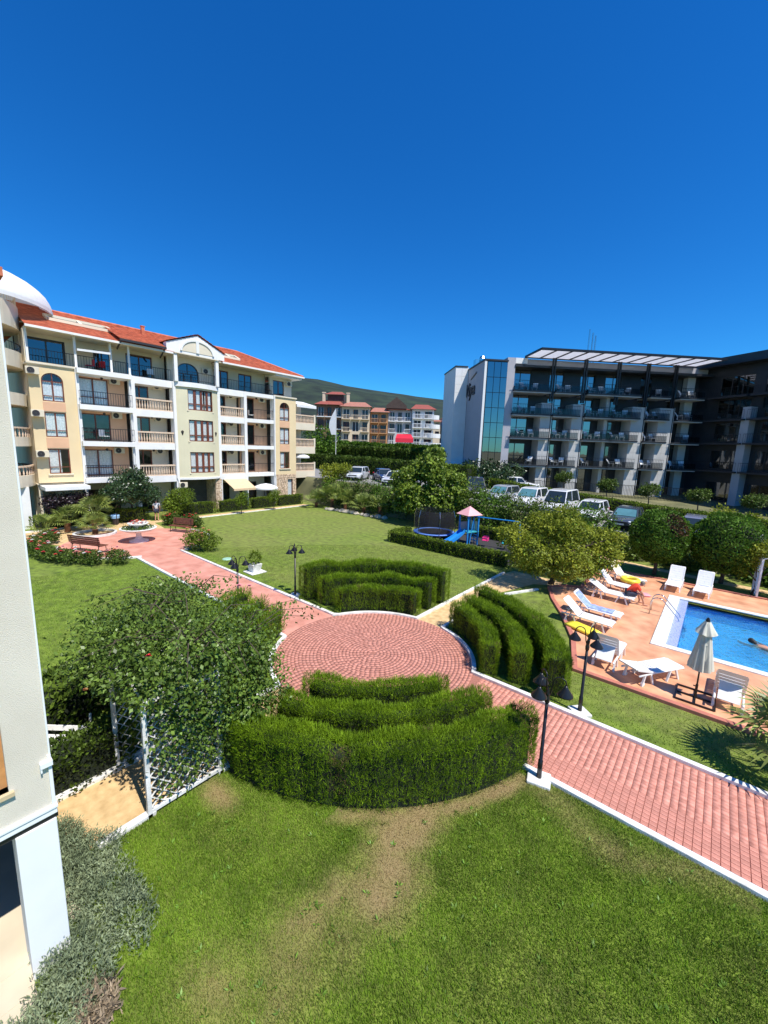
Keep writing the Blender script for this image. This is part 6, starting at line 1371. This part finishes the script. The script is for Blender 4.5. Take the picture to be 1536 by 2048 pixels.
person('person in a pale grey T-shirt and dark shorts standing before the low hedge', (-26.85, 3.75, .01), R(150), dict(stand), M['greyshirt'], M['darkshorts'], M['hairgrey'])
sit = dict(pelvis=(0,0,.47), waist=(.08,0,.58), chest=(.27,0,.75), neckb=(.37,0,.84), neck=(.43,0,.87), jaw=(.50,0,.865), head=(.52,0,.925), crown=(.50,0,.995), face=(1,0,-.75),
    shL=(.30,.18,.80), elL=(.47,.24,.58), wrL=(.56,.14,.38), pmL=(.58,.10,.32), shR=(.30,-.18,.80), elR=(.46,-.22,.58), wrR=(.58,-.10,.40), pmR=(.60,-.06,.34),
    hipL=(.03,.10,.45), knL=(.44,.16,.50), anL=(.52,.15,.09), heelL=(.48,.15,.05), toeL=(.68,.16,.03), hipR=(.03,-.10,.45), knR=(.45,-.15,.50), anR=(.60,-.16,.09), heelR=(.56,-.16,.05), toeR=(.76,-.18,.03))
person('person in a red shirt and dark shorts sitting bent over on a lounger', (5.28, 11.0, .055), R(24), dict(sit), M['redshirt'], M['darkshorts'], M['hairgrey'])
sw = empty('person', (9.45, 10.15, -.07), R(-35), 'person with dark wet hair swimming in the pool', 'person')
skin_mesh('body', [(-.05,0,-.02,(.07,.07)), (.08,0,-.03,.05), (.25,0,-.05,(.10,.17)), (.55,0,-.10,(.10,.14)), (.75,0,-.16,(.11,.15)), (.2,.19,-.05,.055), (-.12,.30,-.04,.042), (-.38,.26,-.03,.03), (.2,-.19,-.05,.055), (-.10,-.34,-.06,.042), (-.36,-.30,-.06,.03), (.95,.1,-.2,.08), (1.35,.12,-.2,.055), (1.7,.14,-.22,.04), (.95,-.1,-.2,.08), (1.35,-.14,-.24,.055), (1.7,-.12,-.2,.04)],
          [(0,1),(1,2),(2,3),(3,4),(2,5),(5,6),(6,7),(2,8),(8,9),(9,10),(4,11),(11,12),(12,13),(4,14),(14,15),(15,16)], M['skin'], sw, root_i=4)
q = MB(); q.ball((-.10, 0, .05), (.115,.09,.105), 14, 10); q.ball((-.02, 0, .02), (.09,.075,.08), 10, 8); q.build('hair', M['hairdark'], sw, smooth=True)
# ------------------------------------------------------------------ playground
M['bluepaint'] = mat('blue_enamel', (.02,.22,.55), .35, .08, 5); M['blueplastic'] = mat('blue_plastic', (.02,.26,.72), .35, .08, 4); M['pinkplastic'] = mat('pink_plastic', (.80,.40,.40), .45, .08, 4); M['magenta'] = mat('magenta_plastic', (.75,.06,.25), .4, .1, 4); M['teal'] = mat('teal_plastic', (.05,.42,.50), .4, .1, 4); M['bluepad'] = mat('blue_vinyl_pad', (.10,.22,.62), .5, .12, 5); M['matblack'] = mat('black_mesh', (.02,.02,.022), .8, .2, 8)
def netmat():
    m = mat('safety_net', (.012,.012,.014), .9, .2, 9); N = m.node_tree.nodes; L = m.node_tree.links; t = N.new('ShaderNodeBsdfTransparent'); ms = N.new('ShaderNodeMixShader'); ms.inputs[0].default_value = .42
    L.new(N['Principled BSDF'].outputs[0], ms.inputs[1]); L.new(t.outputs[0], ms.inputs[2]); L.new(ms.outputs[0], N['Material Output'].inputs[0]); return m
tp = empty('trampoline', (-8.15, 16.0, 0), 0, 'round trampoline with blue pad and black safety net in the playground', 'trampoline'); r_ = 1.5
q = MB(); q.lathe([(r_, .36), (r_+.06, .40), (r_, .44), (r_-.28, .44), (r_-.28, .36)], (0,0,0), 36); q.build('edge_pad', M['bluepad'], tp, smooth=True)
q = MB(); q.lathe([(0, .39), (r_-.27, .40)], (0,0,0), 36); q.build('jumping_mat', M['matblack'], tp)
q = MB(); q.lathe([(r_-.12, .42), (r_-.02, 1.0), (r_-.02, 1.7), (r_-.12, 2.05)], (0,0,0), 36); q.build('safety_net', netmat(), tp, smooth=True)
for k in range(6):
    a = 2*PI*k/6+.3; c, s = math.cos(a), math.sin(a); q = MB(); q.tube([((r_+.03)*c, (r_+.03)*s, 0), ((r_+.06)*c, (r_+.06)*s, .9), ((r_+.05)*c, (r_+.05)*s, 1.6), ((r_-.1)*c, (r_-.1)*s, 2.08)], .022, 8); q.build('net_pole', M['steel'], tp)
    q = MB(); q.tube([((r_)*c, r_*s, .38), (r_*math.cos(a+.25), r_*math.sin(a+.25), .02), (r_*math.cos(a+.55), r_*math.sin(a+.55), .02), (r_*math.cos(a+.75), r_*math.sin(a+.75), .38)], .02, 6); q.build('leg', M['steel'], tp)
pt = empty('slide_tower', (-5.25, 15.9, 0), R(68), 'play tower with pink pyramid roof and blue slide', 'play tower')
for sx in (-.45, .45):
    for sy in (-.45, .45): q = MB(); q.box(sx-.045, sx+.045, sy-.045, sy+.045, 0, 2.15); q.build('post', M['bluepaint'], pt)
q = MB(); q.box(-.5, .5, -.5, .5, .9, .97); q.build('platform', M['teal'], pt); q = MB(); q.add([(-.64,-.64,2.1),(.64,-.64,2.1),(.64,.64,2.1),(-.64,.64,2.1),(0,0,2.68)], [(0,1,4),(1,2,4),(2,3,4),(3,0,4),(3,2,1,0)]); q.build('pyramid_roof', M['pinkplastic'], pt)
q = MB(); q.box(-.5, .5, .46, .5, .97, 1.5); q.build('side_panel', M['pinkplastic'], pt); q = MB(); q.box(.46, .5, -.4, .4, .97, 1.6); q.build('side_panel', M['creamtowel'], pt)
sl = MB(); n = 12
for i in range(n):
    t0, t1 = i/n, (i+1)/n; f = lambda t: (-.5-1.5*t, .95-.80*t-.10*math.sin(t*PI)); (xa, za), (xb, zb) = f(t0), f(t1)
    for y0, y1, za_, zb_ in ((-.26, .26, 0, 0),): sl.add([(xa,y0,za),(xb,y0,zb),(xb,y1,zb),(xa,y1,za)], [(0,1,2,3)])
    for yy in (-.26, .26): sl.add([(xa,yy,za-.05),(xb,yy,zb-.05),(xb,yy,zb+.2),(xa,yy,za+.2)], [(0,1,2,3)])
o = sl.build('slide', M['blueplastic'], pt); md = o.modifiers.new('thick', 'SOLIDIFY'); md.thickness = .03
for k in range(4): q = MB(); q.box(.5, .62+.0*k, -.3, .3, .2+.2*k, .24+.2*k); q.build('ladder_rung', M['bluepaint'], pt)
sg = empty('swing_set', (-3.35, 16.1, 0), R(8), 'blue tubular swing set with two toddler swings', 'swing'); W = 1.55
q = MB(); q.tube([(-W, 0, 2.0), (W, 0, 2.0)], .04, 10); q.build('top_beam', M['bluepaint'], sg)
for sx in (-1, 1):
    for sy in (-1, 1): q = MB(); q.tube([(sx*W, 0, 2.0), (sx*(W+.06), sy*.5, 0)], .035, 8); q.build('leg', M['bluepaint'], sg)
for x, m_ in ((-.65, 'magenta'), (.7, 'teal')):
    st = MB(); st.box(x-.2, x+.2, -.16, .16, .42, .46)
    st.box(x-.2, x+.2, .14, .17, .46, .75); st.box(x-.2, x-.17, -.16, .14, .46, .66); st.box(x+.17, x+.2, -.16, .14, .46, .66); st.box(x-.17, x+.17, -.17, -.14, .55, .66); s_ = st.build('swing_seat', M[m_], sg, bevel=.015)
    for dx in (-.18, .18):
        for dy in (-.14, .14): q = MB(); q.tube([(x+dx, dy, .66), (x+dx*.9, 0, 1.97)], .008, 5); q.build('rope', M['matblack'], s_)
# ------------------------------------------------------------------ flower fountain, benches, bin, pot, lid
ft = empty('flower_fountain', (-20.3, .2, .014), 0, 'white two-tier stone basin with red flowers in the middle of the red plaza', 'fountain')
q = MB(); q.lathe([(0,0),(.55,0),(.55,.08),(.40,.12),(.22,.2),(.16,.35),(.15,.55),(.24,.66),(.0,.66)], (0,0,0), 24); q.build('pedestal', M['coping'], ft, smooth=False)
q = MB(); q.lathe([(.2,.62),(.75,.70),(1.02,.84),(1.05,.90),(.97,.90),(.7,.80),(0,.78)], (0,0,0), 32); q.build('lower_basin', M['coping'], ft, smooth=True)
q = MB(); q.lathe([(.16,.78),(.13,1.0),(.3,1.04),(.55,1.14),(.60,1.22),(.53,1.22),(.3,1.14),(0,1.12)], (0,0,0), 28); q.build('upper_basin', M['coping'], ft, smooth=True)
g = random.Random(3)
for i in range(26): a, r_ = g.uniform(0, 6.28), g.uniform(0, .45); bloom(ft, (r_*math.cos(a), r_*math.sin(a), 1.2+g.uniform(0, .14)), .08, M[('red', 'salmon', 'red', 'petalwhite')[i % 4]])
P = np.array([(r_*math.cos(a), r_*math.sin(a), .85+g.uniform(0, .12)) for a, r_ in ((g.uniform(0, 6.28), g.uniform(.3, .9)) for _ in range(500))]); leaves('basin_plants', P, np.random.default_rng(1).normal(size=P.shape)+np.array([0,0,1.2]), .12, T_LEAF, F_LEAF, M['shrub'], ft, 7)
M['benchwood'] = mat('brown_bench_wood', (.14,.045,.025), .6, .2, 6)
def bench(label, loc, rz, L=1.7, wood='benchwood', legs='black', nb=4):
    b = empty('garden_bench', loc, rz, label, 'bench')
    for i in range(4): q = MB(); y = -.2+.115*i; q.box(-L/2, L/2, y, y+.095, .42, .455); q.build('seat_slat', M[wood], b)
    for i in range(nb): q = MB(); z = .52+.115*i; q.add([(-L/2,.27+.02*i,z),(L/2,.27+.02*i,z),(L/2,.30+.02*i,z),(-L/2,.30+.02*i,z),(-L/2,.288+.02*i,z+.095),(L/2,.288+.02*i,z+.095),(L/2,.318+.02*i,z+.095),(-L/2,.318+.02*i,z+.095)], [(0,1,5,4),(2,3,7,6),(4,5,6,7),(0,3,2,1),(0,4,7,3),(1,2,6,5)]); q.build('back_slat', M[wood], b)
    for sx in (-1, 1): q = MB(); x = sx*(L/2-.18); q.tube([(x,-.2,0),(x,-.18,.40),(x,.27,.40),(x,.31,.9)], .022, 6); q.tube([(x,.24,.40),(x,.34,0)], .022, 6); q.build('leg_frame', M[legs], b)
bench('brown slatted bench right of the fountain', (-21.4, 3.25, .014), R(25))
bench('dark brown bench in front of the fountain seen from behind', (-19.6, -2.6, .014), R(205), 2.3)
bench('white slatted bench tucked behind the near wall corner', (-1.75, -7.62, 0), R(40), 1.4, 'plastic', 'plastic', 1)
bn = empty('litter_bin', (-27.1, .9, 0), 0, 'dark litter bin with blue bag beside the low hedge', 'bin'); q = MB(); q.lathe([(.0,.05),(.2,.05),(.26,.75),(.23,.75)], (0,0,0), 14); q.build('bucket', M['darkframe'], bn); q = MB(); q.lathe([(.23,.55),(.265,.78),(.30,.70),(.28,.5)], (0,0,0), 14); q.build('blue_bag', mat('pale_blue_bag', (.25,.45,.70), .4, .15, 9), bn); q = MB(); q.tube([(.33,0,0),(.33,0,.95)], .025, 8); q.build('post', M['darkframe'], bn)
pp = empty('planter', (-9.8, 1.95, 0), 0, 'white square planter with a small plant on the lawn', 'planter'); q = MB(); q.box(-.42, .42, -.42, .42, 0, .05); q.build('plinth', M['kerb'], pp, bevel=.01); q = MB(); q.add([(-.2,-.2,.05),(.2,-.2,.05),(.2,.2,.05),(-.2,.2,.05),(-.27,-.27,.45),(.27,-.27,.45),(.27,.27,.45),(-.27,.27,.45)], [(0,1,5,4),(1,2,6,5),(2,3,7,6),(3,0,4,7),(4,5,6,7)]); q.build('pot', M['kerb'], pp, bevel=.01)
gg = np.random.default_rng(3); Pq, Dq = cluster_pts([(0,0,.75,.3,.3,.32)], 320, gg); leaves('foliage', Pq, Dq+gg.normal(0, .5, Pq.shape), .12, T_LEAF, F_LEAF, M['box'], pp, 3)
q = MB(); q.lathe([(0,.03),(.24,.03),(.27,.0)], (0,0,0), 20); o = q.build('drain_cover', mat('pale_green_lid', (.30,.52,.38), .5, .1, 5)); o.location = (-12.9, 2.15, 0); tag(o, 'round pale green drain cover on the lawn by the red path', 'drain cover')
# ------------------------------------------------------------------ cars
M['carglass'] = mat('car_glass', (.02,.03,.035), .05, .1, 3, spec=.8); M['tealglass'] = mat('painted_reflection_glass', (.09,.22,.24), .06, .15, 2, spec=.9); M['tyre'] = mat('tyre', (.02,.02,.02), .9, .1, 9); M['rim'] = mat('rim', (.45,.45,.46), .3, .1, 9, metal=.8); M['lamp_red'] = mat('tail_lamp', (.45,.01,.01), .2, .1, 9); M['lamp_clear'] = mat('head_lamp', (.75,.78,.80), .1, .1, 9)  # tealglass holds the windscreen reflection as a teal base colour
def loft(secs, cap=True):
    q = MB(); n = len(secs[0])
    for s_ in secs: q.v += s_
    for i in range(len(secs)-1):
        for j in range(n-1): a = i*n+j; q.f.append((a, a+1, a+1+n, a+n))
    if cap: q.f.append(tuple(range(n))); q.f.append(tuple((len(secs)-1)*n+j for j in reversed(range(n))))
    return q
def car(label, x, y, rz, col, kind='hatch', glass='carglass', z=None):
    zz = float(tz(np.array(x), np.array(y)))+.01 if z is None else z
    c = empty('parked_car', (x, y, zz), rz, label, 'car', 'cars parked on the terrace'); cm_ = mat('car_paint', col, .25, .04, 2, coat=.8, spec=.5)
    L, W, H, bel = {'hatch': (4.1, 1.76, 1.5, .92), 'suv': (4.4, 1.85, 1.72, 1.05), 'van': (4.6, 1.9, 1.95, 1.1), 'sedan': (4.5, 1.78, 1.44, .90)}[kind]
    hw = W/2; st = [(-L/2, .45, .62, .80), (-L/2+.15, .30, bel*.92, .93), (-L/4, .24, bel, 1.0), (0, .23, bel, 1.0), (L/4-.1, .24, bel-.02, 1.0), (L/2-.55, .27, bel*.83, .97), (L/2-.12, .30, bel*.72, .90), (L/2, .42, .58, .78)]
    secs = [[(xx, -hw*k*.92, z0), (xx, -hw*k, (z0+z1)/2), (xx, -hw*k*.95, z1-.05), (xx, -hw*k*.82, z1), (xx, hw*k*.82, z1), (xx, hw*k*.95, z1-.05), (xx, hw*k, (z0+z1)/2), (xx, hw*k*.92, z0)] for xx, z0, z1, k in st]
    b = loft(secs).build('body', cm_, c, smooth=True); b.modifiers.new('edge', 'EDGE_SPLIT').split_angle = R(40)
    rear = -L/2+(.25 if kind != 'sedan' else .75); fr = {'hatch': .95, 'suv': .95, 'van': 1.35, 'sedan': .85}[kind]; rt = H-.06
    cab = [[(rear, s_*hw*.86, bel-.03) if k == 0 else (rear+.28, s_*hw*.70, rt) for k, s_ in ((0,-1),(1,-1),(1,1),(0,1))], [(-.2, s_*hw*.90, bel-.03) if k == 0 else (-.2, s_*hw*.74, rt+.02) for k, s_ in ((0,-1),(1,-1),(1,1),(0,1))], [(fr, s_*hw*.86, bel-.06) if k == 0 else (fr-.62, s_*hw*.70, rt) for k, s_ in ((0,-1),(1,-1),(1,1),(0,1))]]
    gl = loft(cab).build('side_windows', M['carglass'], c)
    q = MB(); q.add([(fr+.008, -hw*.78, bel), (fr+.008, hw*.78, bel), (fr-.60, hw*.66, rt-.03), (fr-.60, -hw*.66, rt-.03)], [(0,1,2,3)]); q.warp(lambda a, b_, d: (a+.012, b_, d+.008)).build('windscreen', M[glass], c)
    rf = [[(rear+.22, -hw*.72, rt-.02), (rear+.26, -hw*.66, rt+.04), (rear+.26, hw*.66, rt+.04), (rear+.22, hw*.72, rt-.02)], [(-.2, -hw*.76, rt), (-.2, -hw*.68, H+.02), (-.2, hw*.68, H+.02), (-.2, hw*.76, rt)], [(fr-.56, -hw*.72, rt-.03), (fr-.62, -hw*.66, rt+.04), (fr-.62, hw*.66, rt+.04), (fr-.56, hw*.72, rt-.03)]]
    loft(rf).build('roof', cm_, c)
    for s_ in (-1, 1):
        for p0, p1 in (((fr, s_*hw*.87, bel-.05), (fr-.60, s_*hw*.715, rt)), ((-.15, s_*hw*.905, bel-.03), (-.2, s_*hw*.745, rt)), ((rear, s_*hw*.87, bel-.03), (rear+.26, s_*hw*.715, rt))): q = MB(); q.bar(p0, p1, .07, .05); q.build('window_pillar', cm_, c)
        q = MB(); q.box(fr-.25, fr-.08, s_*hw-.02 if s_ > 0 else -hw-.16, s_*hw+.16 if s_ > 0 else -hw+.02, bel, bel+.13); q.build('wing_mirror', cm_, c, bevel=.02)
        for xx in (-L/2+.8, L/2-.85):
            t = MB(); t.lathe([(.20,-.1),(.31,-.1),(.33,-.06),(.33,.06),(.31,.1),(.20,.1)], (0,0,0), 20); t.warp(lambda a, b_, d: (xx+a, s_*(hw-.09)+d, .33+b_)); wh = t.build('wheel', M['tyre'], c)
            t = MB(); t.lathe([(0,.085),(.06,.095),(.21,.085),(.21,-.085),(0,-.085)], (0,0,0), 16); t.warp(lambda a, b_, d: (xx+a, s_*(hw-.09)+d, .33+b_)); t.build('rim', M['rim'], wh)
        q = MB(); q.ball((L/2-.16, s_*hw*.68, .66), (.12, .17, .07), 10, 6); q.build('headlight', M['lamp_clear'], c, smooth=True)
        q = MB(); q.box(-L/2-.01, -L/2+.12, s_*hw*.74-.12, s_*hw*.74+.12, .66, .90); q.build('tail_light', M['lamp_red'], c, bevel=.02)
    q = MB(); q.box(L/2-.06, L/2+.015, -.26, .26, .42, .53); q.build('number_plate', M['plastic'], c); q = MB(); q.box(L/2-.05, L/2+.01, -hw*.55, hw*.55, .56, .66); q.build('grille', M['darkframe'], c)
white = (.78,.78,.78)
car('silver-white car at the left, half behind the bank shrubs', -24.3, 24.6, R(-65), (.55,.57,.58), 'hatch')
car('dark blue car in the middle of the left parked cars', -21.6, 26.0, R(-35), (.03,.05,.12), 'sedan')
car('silver car nearest the broad-leaved tree', -18.6, 24.3, R(-70), (.60,.60,.62), 'sedan')
car('black car parked behind the broad-leaved tree', -9.9, 25.6, R(-60), (.03,.032,.035), 'suv')
car('grey car with a bright windscreen left of the white jeep', -6.7, 24.5, R(-95), (.33,.35,.37), 'hatch', 'tealglass')
car('white jeep left of the white van', -4.15, 24.3, R(-92), white, 'suv', 'tealglass')
car('white van between the jeep and the white hatchback', -1.75, 24.2, R(-92), white, 'van')
car('white hatchback right of the white van', .55, 24.3, R(-92), white, 'hatch')
car('dark car with a pale teal windscreen left of the smaller topiary', 2.95, 24.2, R(-92), (.05,.06,.07), 'sedan', 'tealglass')
car('blue-grey car seen between the two round topiaries', 6.9, 24.0, R(-92), (.20,.22,.30), 'hatch')
car('white car beyond the roadside hedge at the left of the hotel', -9.6, 35.4, R(20), white, 'sedan')
# ------------------------------------------------------------------ flag, red awning
fl = empty('beach_flag', (-40.3, 36.0, float(tz(np.array(-40.3), np.array(36.)))), 0, 'white feather flag on a pole above the tall dark hedge', 'flag'); q = MB(); q.tube([(0,0,0),(0,0,7.5),(.1,.08,9.4)], [.05,.04,.02], 8); q.build('pole', M['white'], fl)
q = MB(); n = 10
for i in range(n):
    z0, z1 = 5.3+.41*i, 5.3+.41*(i+1); f = lambda z: 1.25*math.sin(min(1, (9.5-z)/3.2)*PI*.55)*(.65+.35*min(1, (z-5.2)/1.2)); q.add([(-.02,-.02,z0),(-.7*f(z0),-.55*f(z0),z0),(-.7*f(z1),-.55*f(z1),z1),(-.02,-.02,z1)], [(0,1,2,3)])
o = q.build('flag_cloth', M['whitecanvas'], fl); o.modifiers.new('thick', 'SOLIDIFY').thickness = .02
rx_, ry_ = camw(4.0, 92); q = MB(); q.add([(-2,-1.2,0),(2,-1.2,0),(2,-1.3,-.9),(-2,-1.3,-.9),(-1.6,1.5,1.0),(1.6,1.5,1.0)], [(0,1,5,4),(0,3,2,1)]); o = q.build('red_awning', M['red']); o.location = (rx_, ry_, 8.6); o.rotation_euler = (0, 0, math.atan2(.64, .768)); o.modifiers.new('thick', 'SOLIDIFY').thickness = .05; tag(o, 'small red awning in front of the far row of houses', 'awning')
# balcony furniture on the apartment block
def patio_chair(label, s, y, z, rz, m, grp='chairs on the apartment terraces'):
    wx, wy = -29.5-y, 8.6+(s-8.6); c = empty('patio_chair', (wx, wy, z), rz, label, 'chair', grp)
    q = MB(); q.box(-.24,.24,-.24,.24,.40,.45); q.build('seat', m, c)
    q = MB(); q.box(-.24,.24,.2,.25,.46,.92); q.build('backrest', m, c)
    for sx in (-.2,.2):
        for sy in (-.2,.2): q = MB(); q.box(sx-.02,sx+.02,sy-.02,sy+.02,0,.40); q.build('leg', M['darkframe'], c)
for k, (s, y, z, m, lb) in enumerate(((.9, .8, 11.5, 'red', 'left red cushioned chair on the top terrace of the apartment block'), (1.6, .9, 11.5, 'red', 'right red cushioned chair on the top terrace of the apartment block'), (5.2, .8, 11.5, 'plastic', 'white chair on the top terrace left of the pediment'), (1.4, .5, 6.22, 'plastic', 'white chair on the second-floor balcony at the left'), (14.6, .8, 8.92, 'plastic', 'white chair on the third-floor loggia at the right'), (16.4, .3, 11.56, 'darkframe', 'dark chair on the top right terrace'))):
    patio_chair(lb, s, y, z, R(40*k), M[m])
